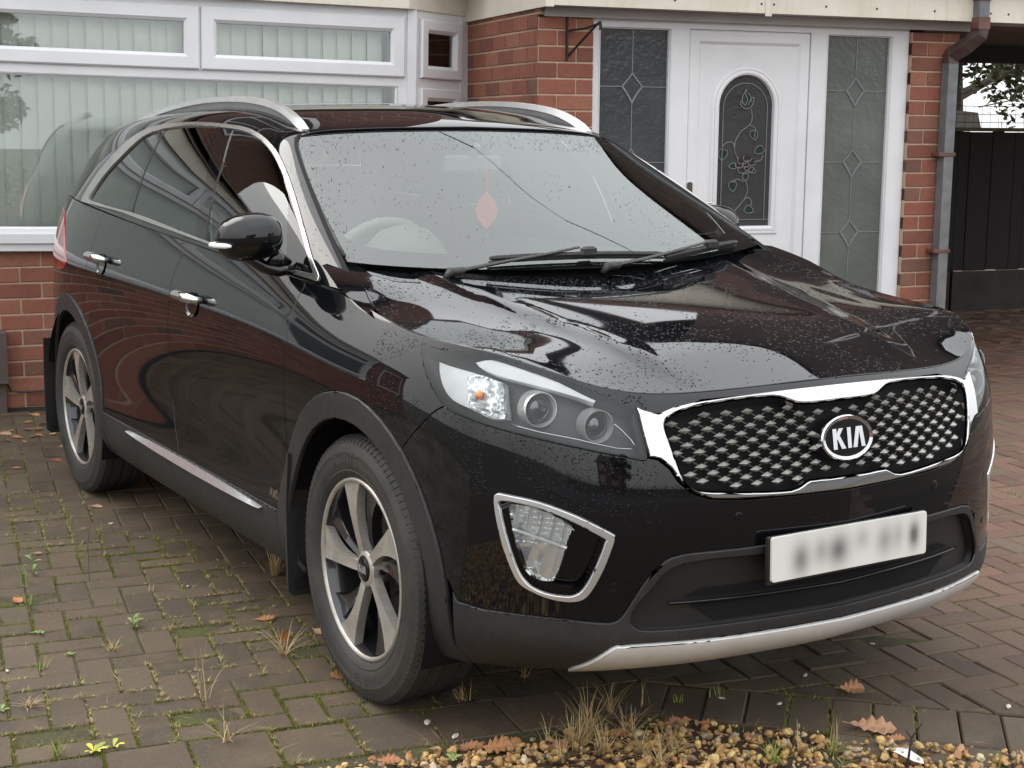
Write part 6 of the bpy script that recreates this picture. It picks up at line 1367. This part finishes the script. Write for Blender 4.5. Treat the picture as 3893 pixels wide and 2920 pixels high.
# measured ground positions
TUFTS = [(-1.189, -0.667, 60, 0.13, 0.12, 'd', 'large dry brown grass tuft growing against the front mud flap'), (-0.428, -0.954, 26, 0.1, 0.14, 'd', 'straw coloured tuft with an oak leaf caught in it beside the front wheel'), (-0.214, -1.275, 9, 0.17, 0.06, 'd', 'tall thin dry stems in the joint halfway between the wheel and the corner'), (0.1, -1.326, 12, 0.1, 0.09, 'd', 'pale stubby dry tuft at the edge row of blocks'), (-1.528, -1.442, 16, 0.1, 0.05, 'g', 'green willowy weed clump near the left edge of the drive'), (-1.305, -1.483, 10, 0.06, 0.03, 'g', 'narrow green shoots below the willowy weed on the left'), (-0.681, -1.603, 18, 0.035, 0.04, 'g', 'low yellow green grass clump at lower left'), (-0.723, -1.378, 20, 0.035, 0.06, 'd', 'low straw grass clump in the joint left of centre'), (-0.862, -1.143, 14, 0.025, 0.03, 'g', 'small bright green tuft in a joint left of the tyre'), (-1.133, -1.238, 3, 0.05, 0.03, 'g', 'single broad green blade leaning right'), (-1.235, -1.082, 10, 0.03, 0.03, 'd', 'tiny dry sprig standing in a joint behind the green blade'), (-1.882, -1.169, 10, 0.035, 0.02, 'g', 'green shoots in the third joint line from the left'), (-2.245, -1.102, 10, 0.04, 0.02, 'g', 'green shoots farther up the third joint line from the left'), (-2.065, -1.031, 8, 0.03, 0.02, 'g', 'short green shoots near the white chip'), (-2.135, -1.34, 10, 0.05, 0.02, 'g', 'green shoots by the moss clump at the left edge'), (-0.036, -1.715, 18, 0.05, 0.04, 'g', 'yellow green grass in the edge row at the bottom left'), (-0.397, -1.704, 30, 0.03, 0.07, 'd', 'flat mat of dead grass on the edge row at the bottom left'), (0.151, -0.668, 26, 0.055, 0.1, 'd', 'spiky dry tuft in front of the front tyre'), (0.545, -0.515, 60, 0.15, 0.09, 'd', 'tall straw tuft at the gravel edge under the bumper'), (0.426, -0.363, 30, 0.12, 0.1, 'd', 'brown wiry tuft behind the tall straw tuft'), (0.44, -0.259, 5, 0.13, 0.02, 'd', 'single upright dry stem under the number plate side'), (0.086, -0.428, 20, 0.05, 0.12, 'd', 'dead grass lying in the shade under the bumper'), (0.699, -0.457, 46, 0.07, 0.12, 'd', 'tangled straw grass in the gravel, right of the tall tuft'), (0.715, -0.37, 30, 0.06, 0.1, 'd', 'straw grass at the right end of the tangled patch'), (0.5, -0.613, 8, 0.08, 0.06, 'd', 'thin dry stems leaning left at the gravel edge'), (0.58, -0.579, 50, 0.11, 0.1, 'd', 'straw tuft left of the tallest one at the gravel edge'), (0.65, -0.541, 46, 0.1, 0.11, 'd', 'straw tuft spilling over the stones below the tallest one'), (0.58, -0.413, 34, 0.1, 0.12, 'd', 'loose straw tuft between the wiry tuft and the curled leaf'), (0.769, -0.457, 44, 0.07, 0.13, 'd', 'low straw mat at the very bottom under the tangled patch'), (0.622, -0.648, 30, 0.06, 0.1, 'd', 'short straw tuft beside the tan oak leaf'), (0.91, -0.208, 36, 0.055, 0.09, 'g', 'bright green grass clump in the gravel, left of centre bottom'), (0.938, -0.041, 26, 0.05, 0.07, 'g', 'green grass clump in the gravel below the tall stem'), (0.888, -0.107, 4, 0.11, 0.02, 'd', 'tall pale seed stem rising from the gravel'), (0.891, 0.021, 5, 0.13, 0.03, 'd', 'tall stem topped with a dry sprig in front of the curled leaf'), (1.008, -0.079, 14, 0.04, 0.05, 'g', 'small green clump cut by the bottom edge of the gravel'), (0.473, -0.159, 12, 0.03, 0.03, 'g', 'dark green sprout in the shade under the bumper'), (0.495, -0.049, 10, 0.04, 0.02, 'g', 'dark green sprout by the pebble under the bumper'), (0.846, 0.361, 6, 0.02, 0.02, 'g', 'tiny green sprout in a joint of the right edge row'), (1.206, 0.258, 8, 0.05, 0.02, 'g', 'green blades in the gravel at the bottom right')]
WEEDS = [(-0.897, -1.265, 7, 0.034, 'leafy green seedling with five broad leaves left of the front wheel', 0.03), (-0.983, -1.533, 5, 0.026, 'small green weed with a curled leaf near the left edge', 0.0), (-0.747, -1.502, 5, 0.02, 'small bright green seedling in the joint at lower left', 0.0), (-0.013, -1.637, 7, 0.036, 'yellow and green rosette weed on the edge row at the bottom left', 0.0, True), (-0.018, -1.586, 4, 0.032, 'yellowed leaf pair right of the rosette weed', 0.0, True), (-0.641, -0.946, 6, 0.014, 'tiny green seedling in the mossy joint by the tyre', 0.0), (-1.632, -1.395, 6, 0.036, 'upright willow like seedling among the left hand shoots', 0.08), (0.484, -0.884, 7, 0.03, 'ragged green weed at the left end of the gravel', 0.0), (-0.401, -1.777, 4, 0.03, 'green leaf at the left edge of the picture', 0.0)]
LEAVES = [(-0.754, -0.879, 0.006, 0.062, 1.1, 0.2, 'brown oak leaf lying on the blocks left of the front wheel', None, 0.3), (-0.555, -0.783, 0.006, 0.045, 0.3, 0.5, 'small brown leaf touching the front tyre sidewall', None, 0.3), (-0.494, -0.927, 0.03, 0.06, 2.2, 0.9, 'orange brown leaf caught in the straw tuft', None, 0.3), (-0.163, -0.894, 0.012, 0.062, 1.8, 0.7, 'bright orange brown oak leaf at the foot of the front tyre', None, 0.3), (-2.447, -0.936, 0.006, 0.05, 1.1, 0.2, 'orange leaf on the blocks behind the white chip', None, 0.3), (-4.607, -0.658, 0.006, 0.06, 0.8, 0.3, 'orange leaf against the foot of the bay wall', None, 0.3), (-3.406, -0.85, 0.006, 0.05, 1.2, 0.2, 'brown leaf beside the rear tyre', None, 0.3), (-3.337, -1.054, 0.006, 0.04, 1.3, 0.1, 'pale leaf lying left of the rear tyre', None, 0.3), (-4.161, -0.919, 0.006, 0.07, 1.1, 0.3, 'large pale brown leaf at the left edge below the meter box', None, 0.3), (-3.694, -0.753, 0.006, 0.04, 2, 0.5, 'small leaf upright against the rear tyre', None, 0.3), (-1.87, -1.32, 0.006, 0.035, 1.1, 0.1, 'small tan leaf on the blocks left of the bent stalk', None, 0.3), (-1.342, -1.513, 0.006, 0.06, 0.2, 0.2, 'pointed pale brown leaf near the left edge', None, 0.3), (0.67, 0.287, 0.02, 0.075, 1.2, 0.6, 'large curled orange leaf on the right edge row of blocks', None, 0.7), (0.884, 0.157, 0.012, 0.12, 0.9, 0.25, 'long shrivelled brown leaf along the gravel edge', None, 0.3), (0.593, -0.274, 0.006, 0.06, 0.5, 0.5, 'brown leaf at the gravel edge under the bumper', None, 0.3), (0.497, -0.761, 0.012, 0.075, 1.2, 0.6, 'dark purple brown curled leaf at the left of the gravel', None, 0.8), (0.447, -0.806, 0.006, 0.06, 1.0, 0.3, 'tan leaf beside the dark curled leaf', None, 0.3), (0.501, -0.714, 0.01, 0.06, 2.1, 0.5, 'reddish leaf right of the dark curled leaf', None, 0.3), (0.563, -0.629, 0.006, 0.07, 0.9, 0.3, 'tan oak leaf under the tall straw tuft', None, 0.3), (0.595, -0.278, 0.01, 0.055, 1.8, 0.6, 'orange brown leaf in the shade behind the gravel', None, 0.3), (0.578, -0.438, 0.01, 0.05, 1.4, 0.6, 'curled tan leaf among the brown wiry tuft', None, 0.3), (0.422, -1.028, 0.008, 0.06, 1.1, 0.3, 'orange leaf at the very bottom on the gravel edge', None, 0.3), (0.969, 0.154, 0.012, 0.045, 0.7, 0.3, 'small tan leaf on the gravel near the twig', None, 0.3), (0.646, -0.205, 0.01, 0.05, 0.7, 0.4, 'reddish leaf at the left of the right hand gravel', None, 0.3), (-0.177, -0.895, 0.012, 0.03, 0.7, 0.4, 'fragment of orange leaf beside the tyre leaf', None, 0.3)]
LITTER = [(-4.241, -0.81, 12), (-4.038, -0.943, 9)]
CHIPS = [(-2.157, -0.963, 0.01, 'white plastic chip on the blocks left of the car'), (-1.215, -0.975, 0.005, 'tiny white chip in the grassy joint'), (0.493, 0.276, 0.009, 'pale stone on the dark blocks under the bumper edge'), (0.955, 0.594, 0.01, 'white stone on the right edge row'), (0.249, -0.829, 0.012, 'rounded orange brown pebble in front of the front tyre'), (0.622, 0.065, 0.008, 'small tan stone in the shade at the edge row'), (0.51, -0.047, 0.008, 'small pale pebble beside a dark sprout'), (0.366, -0.809, 0.011, 'pale lump of grit in the edge joint'), (0.411, -0.887, 0.007, 'white feathery chip left of the gravel'), (-0.696, -1.693, 0.006, 'cream pebble near the left edge'), (0.396, 0.639, 0.006, 'thin white chip in a joint right of the bumper')]
TWIG = (1.096, 0.061, 0)
STALK = (-1.457, -1.244, 0)
FEATHER = (1.052, 0.092, 0.012)
CHIPM = simple('pale_stone', (.60, .56, .48), .6, 0, 40, .2)
# ---------------- gravel, weeds, leaves ----------------
rg = random.Random(11)
def gravel_line(q):                       # p of the gravel's inner edge at q
    return .565 if q < -.2 else .588+(q+.19)*(.831/.557)*1.0 if False else (.565 if q < -.26 else (.60+(q+.19)*.670))
GM = NT('flint_gravel').set(Roughness=.45); g_ = GM.n('ShaderNodeNewGeometry'); col = GM.ramp(g_.outputs['Random Per Island'], [(0, (.45, .26, .08)), (.3, (.60, .39, .13)), (.5, (.42, .19, .07)), (.7, (.68, .50, .20)), (.88, (.16, .09, .05)), (1, (.66, .56, .36))])
col = GM.mix(GM.rng(GM.noise(g_.outputs['Position'], 45, 5, .7), .40, .66, 0, .7), col, (.13, .07, .035)); GM.base(col); GM.bump(GM.noise(g_.outputs['Position'], 150, 4), .4, .004)
icoV = [(0, 0, -1), (.72, -.53, -.45), (-.28, -.85, -.45), (-.89, 0, -.45), (-.28, .85, -.45), (.72, .53, -.45), (.28, -.85, .45), (-.72, -.53, .45), (-.72, .53, .45), (.28, .85, .45), (.89, 0, .45), (0, 0, 1)]
icoF = [(0, 1, 2), (1, 0, 5), (0, 2, 3), (0, 3, 4), (0, 4, 5), (1, 5, 10), (2, 1, 6), (3, 2, 7), (4, 3, 8), (5, 4, 9), (1, 10, 6), (2, 6, 7), (3, 7, 8), (4, 8, 9), (5, 9, 10), (6, 10, 11), (7, 6, 11), (8, 7, 11), (9, 8, 11), (10, 9, 11)]
gv = MB(); n = 0
def gin(q, p): return p > (.575 if q < -.19 else .60+(q+.19)*.670)
while n < 11500:
    q, p = rg.uniform(-2.8, 3.4), rg.uniform(.5, 1.6)
    if not gin(q, p): 
        if rg.random() > .02 or not gin(q, p+.05): continue
    c = W(q, p, rg.uniform(-.030, .008)+min(.012, .1*(p-.56))); s = .0045+.011*rg.random()**1.6; R3 = Matrix.Rotation(rg.random()*6, 3, Vector((rg.gauss(0, 1), rg.gauss(0, 1), rg.gauss(0, 1))).normalized()); sc = Vector((rg.uniform(.8, 1.5), rg.uniform(.7, 1.1), rg.uniform(.5, .8)))
    gv.add([c+R3@Vector((v[0]*sc.x*rg.uniform(.75, 1.2), v[1]*sc.y, v[2]*sc.z))*s for v in icoV], icoF); n += 1
tag(gv.obj('gravel', GM.m), kind='stuff')
gb = MB(); gb.add([(q, -p, -.006) for q, p in ((-6, .56), (-.22, .56), (6, 4.75), (6, 8), (-6, 8))], [(0, 4, 3, 2, 1)]); o = gb.obj('gravel_bed', simple('gravel_soil', (.055, .038, .022), 1, 0, 20, .4)); tag(o, kind='structure'); o.matrix_world = HM
# moss and seedlings in the joints: short blades, thicker to the left
MOSS = mk_leafmat('moss', (.09, .11, .014), (.22, .22, .035)); ms = MB()
import mathutils.noise as mn
edges = []
for i, (P, cx, cy) in enumerate(blocks):
    z_ = seen(cx, cy)
    if z_ and z_ < 7.5:
        for k in range(len(P)): edges.append((P[k], P[(k+1) % len(P)], cx, cy))
for a, b, cx, cy in edges:
    dens_ = mn.noise(Vector((cx*1.7, cy*1.7, 0)))*.9+mn.noise(Vector((cx*6, cy*6, 3)))*.8+(.13 if cx < -.3 else -.30)+(.25 if cy > .0 and cx < -.2 else 0)
    if dens_ < 0: continue
    L = math.hypot(b[0]-a[0], b[1]-a[1]); n = int(L*700*min(1, dens_*2.0))
    for _ in range(n):
        t = rg.random(); q = a[0]+(b[0]-a[0])*t+rg.gauss(0, .0035); p = a[1]+(b[1]-a[1])*t+rg.gauss(0, .0035); h = rg.uniform(.002, .007)*(2.2 if rg.random() < .06 else 1); th = rg.random()*6.28; w_ = rg.uniform(.0012, .0024); le = rg.gauss(0, .4)*h
        c = W(q, p, -.004); d = Vector((math.cos(th), math.sin(th), 0)); ms.add([c-d*w_, c+d*w_, c+Vector((-d.y, d.x, 0))*le+Vector((0, 0, h+.004))], [(0, 1, 2)])
tag(ms.obj('moss', MOSS), kind='stuff')
# dry and green grass tufts: each a plant of its own
DRY = mk_leafmat('dry_grass', (.30, .20, .09), (.52, .40, .20)); GREEN = mk_leafmat('green_grass', (.12, .17, .03), (.28, .32, .07)); LEAFG = mk_leafmat('weed_leaf', (.14, .22, .05), (.26, .34, .12))
def gxy(u, v):                            # unused helper kept out of the scene: ground points were measured beforehand
    return None
def tuft(x, y, n, h, spread, mat, label, cat, group=None, z=0, wd=.0016, droop=.35, name='grass_tuft', r=None):
    r = r or rg; mb = MB()
    for _ in range(n):
        th = r.random()*6.28; out = r.random()**.7*spread; hh = h*r.uniform(.45, 1.1); b0 = Vector((r.gauss(0, .008), r.gauss(0, .008), 0)); d = Vector((math.cos(th), math.sin(th), 0)); pts = []
        for k in range(5):
            u = k/4; pts.append(b0+d*out*u**1.3+Vector((0, 0, hh*(u-droop*u*u*(out/(spread+1e-6))))))
        s = Vector((-d.y, d.x, 0)); V = []
        for k, p in enumerate(pts): w_ = wd*(1-.8*k/4); V += [p-s*w_, p+s*w_]
        mb.add(V, [(2*k, 2*k+1, 2*k+3, 2*k+2) for k in range(4)])
    o = mb.obj(name, mat); o.location = (x, y, z); tag(o, label, cat, group); return o
GP = []
for i, (x, y, n, h, sp, mat, lab) in enumerate(TUFTS):
    tuft(x, y, n, h, sp, {'d': DRY, 'g': GREEN}[mat], lab, 'grass')
def leafy(x, y, n, ln, label, tall=.0, yellow=False):
    mb = MB(); 
    for k in range(n):
        th = 2.4*k+rg.random()*.5; d = Vector((math.cos(th), math.sin(th), 0)); s = Vector((-d.y, d.x, 0)); z0 = tall*(k/n); L = ln*rg.uniform(.7, 1.1); V = []
        for u, w_, z_ in ((0, .06, 0), (.3, .55, .22), (.6, .9, .36), (.85, .6, .38), (1, .05, .34)): 
            c = d*L*u+Vector((0, 0, z0+z_*L)); V += [c-s*w_*L*.22, c+Vector((0, 0, -.04*L)), c+s*w_*L*.22]
        mb.add(V, [f for q_ in range(4) for f in ((3*q_, 3*q_+1, 3*q_+4, 3*q_+3), (3*q_+1, 3*q_+2, 3*q_+5, 3*q_+4))])
    if tall: mb.tube([(0, 0, 0), (.003, .002, tall)], .0015, 5)
    o = mb.obj('weed', LEAFG if not yellow else YEL); o.location = (x, y, 0); tag(o, label, 'weed')
YEL = mk_leafmat('yellowing_leaf', (.20, .30, .05), (.62, .52, .08))
for a in WEEDS: leafy(*a)
LB = mk_leafmat('fallen_leaf_brown', (.36, .15, .055), (.50, .25, .11))
LB = NT('fallen_leaf').set(Roughness=.6); g_ = LB.n('ShaderNodeObjectInfo'); LB.base(LB.mix(LB.rng(LB.noise(LB.coord(), 60, 4), .3, .7, 0, .5), LB.ramp(g_.outputs['Random'], [(0, (.40, .16, .06)), (.35, (.50, .26, .12)), (.7, (.28, .12, .06)), (1, (.55, .34, .20))]), (.16, .07, .03))); LB = LB.m
def oak(x, y, z, s, rot, tilt, label, group=None, curl=.3, r=None):
    prof = [(0, .02), (.10, .10), (.18, .07), (.28, .24), (.36, .15), (.48, .34), (.57, .20), (.70, .33), (.78, .18), (.88, .20), (1, .02)]; V = []; mid = []
    for u, w_ in prof: V += [((u-.5)*s, -w_*s*rg.uniform(.85, 1.1), curl*s*w_*w_*2.2+curl*.25*s*(u-.5)**2), ((u-.5)*s, 0, curl*.3*s*(u-.5)**2), ((u-.5)*s, w_*s*rg.uniform(.85, 1.1), curl*s*w_*w_*2.8+curl*.25*s*(u-.5)**2)]
    F = [f for q_ in range(10) for f in ((3*q_, 3*q_+1, 3*q_+4, 3*q_+3), (3*q_+1, 3*q_+2, 3*q_+5, 3*q_+4))]
    mb = MB(); mb.add(V, F); mb.tube([(-.5*s, 0, 0), (-.68*s, .02*s, .01*s)], .0012, 4); o = mb.obj('fallen_leaf', LB); o.location = (x, y, z); o.rotation_euler = (tilt, rg.uniform(-.2, .2), rot); tag(o, label, 'leaf', group)
for a in LEAVES: oak(*a)
for (x, y, n_) in LITTER:
    for _ in range(n_): oak(x+rg.gauss(0, .10), y+rg.gauss(0, .16), .006, rg.uniform(.035, .06), rg.random()*6.28, rg.uniform(-.4, .4), 'small brown oak leaf in the drift of leaves against the bay wall', 'fallen leaves drifted against the bay wall')
for (x, y, s, lab) in CHIPS:
    mb = MB(); mb.add([(v[0]*s*1.6, v[1]*s*.8, v[2]*s*.4) for v in icoV], icoF); o = mb.obj('pebble', CHIPM); o.location = (x, y, .004); o.rotation_euler = (0, 0, rg.random()*3); tag(o, lab, 'stone')
# bare stalks and the twig in the gravel
tw = MB(); tw.tube([(0, 0, -.01), (.002, .004, .05), (.0, .01, .075), (.012, .032, .115)], [.0035, .003, .0025, .0012], 6); tw.tube([(0, .010, .075), (-.004, -.006, .098)], [.002, .001], 5)
o = tw.obj('twig', BRKIRON if False else simple('dark_twig', (.03, .02, .015), .8)); o.location = TWIG; tag(o, 'dark forked twig standing up in the gravel near the corner', 'twig')
hk = MB(); hk.tube([(0, 0, 0), (-.004, 0, .12), (.002, .01, .20), (.02, .04, .225), (.035, .075, .19), (.04, .085, .165)], [.0016, .0016, .0014, .0012, .001, .0008], 5); o = hk.obj('bent_stalk', simple('dead_stalk', (.12, .075, .05), .8)); o.location = STALK; tag(o, 'single dead stalk bent over like a hook, left of the car', 'stalk')
ft = MB(); ft.add([(-.05, -.012, 0), (.0, -.02, .008), (.05, -.014, .004), (.07, 0, .002), (.05, .016, .005), (0, .02, .010), (-.045, .012, .002)], [tuple(range(7))]); o = ft.obj('white_feather', simple('feather_white', (.75, .76, .78), .8)); o.location = FEATHER; tag(o, 'small white feather lying on the gravel beside the twig', 'feather')

# grit and crumbs scattered over the blocks
gt_ = MB(); CR_ = mk_leafmat('grit', (.10, .07, .045), (.42, .36, .27))
for _ in range(6500):
    q, p = rg.uniform(-2.9, 3.2), rg.uniform(-3.4, .5); s = rg.uniform(.0008, .0024)*(2 if rg.random() < .03 else 1); c = W(q, p, .001); a = rg.random()*6
    gt_.add([c+Vector((math.cos(a+k*2.1)*s*rg.uniform(.7, 1.6), math.sin(a+k*2.1)*s, 0)) for k in range(3)]+[c+Vector((0, 0, s*.9))], [(0, 1, 3), (1, 2, 3), (2, 0, 3)])
tag(gt_.obj('grit', CR_), kind='stuff')

# bits of leaf and straw among the stones
lt = MB(); LT = mk_leafmat('leaf_litter', (.22, .09, .04), (.45, .27, .13))
for _ in range(520):
    q = rg.uniform(-1.2, 2.4); p = (.575 if q < -.19 else .60+(q+.19)*.670)+rg.random()**1.5*.7; c = W(q, p, rg.uniform(.002, .016)); s = rg.uniform(.006, .020); a = rg.random()*6; u = Vector((math.cos(a), math.sin(a), rg.uniform(-.3, .5)))*s; v = Vector((-math.sin(a), math.cos(a), rg.uniform(-.4, .4)))*s*rg.uniform(.3, .8)
    lt.add([c-u, c-u*.3+v, c+u*.5+v*.7+Vector((0, 0, s*.2)), c+u, c+u*.3-v, c-u*.4-v*.8+Vector((0, 0, s*.2))], [(0, 1, 4, 5), (1, 2, 3, 4)])
for _ in range(420):
    q = rg.uniform(-1.0, 2.2); p = (.55 if q < -.19 else .58+(q+.19)*.670)+rg.random()**1.5*.6-.03; c = W(q, p, rg.uniform(.004, .02)); a = rg.random()*6; L = rg.uniform(.015, .06); u = Vector((math.cos(a), math.sin(a), rg.uniform(-.1, .3)))*L; v = Vector((-math.sin(a), math.cos(a), 0))*.0008
    lt.add([c-v, c+v, c+u+v*.4, c+u-v*.4], [(0, 1, 2, 3)])
tag(lt.obj('leaf_litter', LT), kind='stuff')
# dead stalks lying over the blocks
for i, (q0_, p0_, L_, a_) in enumerate([(-1.62, -.22, .10, .3), (-1.35, .10, .09, 1.9), (-1.05, -.35, .08, .5), (-.95, .30, .12, .15), (-.70, .05, .07, 2.6), (-1.9, -.55, .09, 1.1)]):
    pass

# seedlings and dry sprigs rooted in the joints, far more than one could count
sd = MB(); SD = mk_leafmat('joint_seedlings', (.17, .17, .045), (.40, .31, .13))
for a, b, cx, cy in edges:
    v_ = mn.noise(Vector((cx*2.3+9, cy*2.3, 1)))+(.12 if cx < -.2 else -.33)
    if v_ < 0: continue
    L = math.hypot(b[0]-a[0], b[1]-a[1])
    for _ in range(int(L*34*min(1, v_*3)+rg.random())):
        t = rg.random(); c = W(a[0]+(b[0]-a[0])*t, a[1]+(b[1]-a[1])*t, -.004); H_ = rg.uniform(.006, .020)*(1.8 if rg.random() < .08 else 1)
        for k in range(rg.randint(4, 9)):
            th = rg.random()*6.28; d = Vector((math.cos(th), math.sin(th), 0)); s = Vector((-d.y, d.x, 0))*rg.uniform(.0006, .0014); tip = c+d*H_*rg.uniform(.4, 1.3)+Vector((0, 0, H_*rg.uniform(.3, 1.0))); m_ = c+d*H_*.3+Vector((0, 0, H_*.5))
            sd.add([c-s, c+s, m_+s, m_-s, tip], [(0, 1, 2, 3), (3, 2, 4)])
    
for _ in range(900):                      # straw lying flat
    q, p = rg.uniform(-2.8, .6), rg.uniform(-2.6, .5); c = W(q, p, .002); a = rg.random()*6.28; L = rg.uniform(.010, .045); u = Vector((math.cos(a), math.sin(a), rg.uniform(0, .12)))*L; v = Vector((-math.sin(a), math.cos(a), 0))*.0007
    sd.add([c-v, c+v, c+u+v*.4, c+u-v*.4], [(0, 1, 2, 3)])
tag(sd.obj('seedlings', SD), kind='stuff')

oc = MB(); A_ = Vector((-7.5, -1.5, 7.4)); B_ = Vector((1.5, 11, 6.6)); oc.tube([A_.lerp(B_, k/16)+Vector((0, 0, -.9*math.sin(math.pi*k/16))) for k in range(17)], .007, 6)
tag(oc.obj('overhead_cable', BRKIRON), 'overhead telephone cable slung above the roofs, mirrored in the windscreen', 'cable')
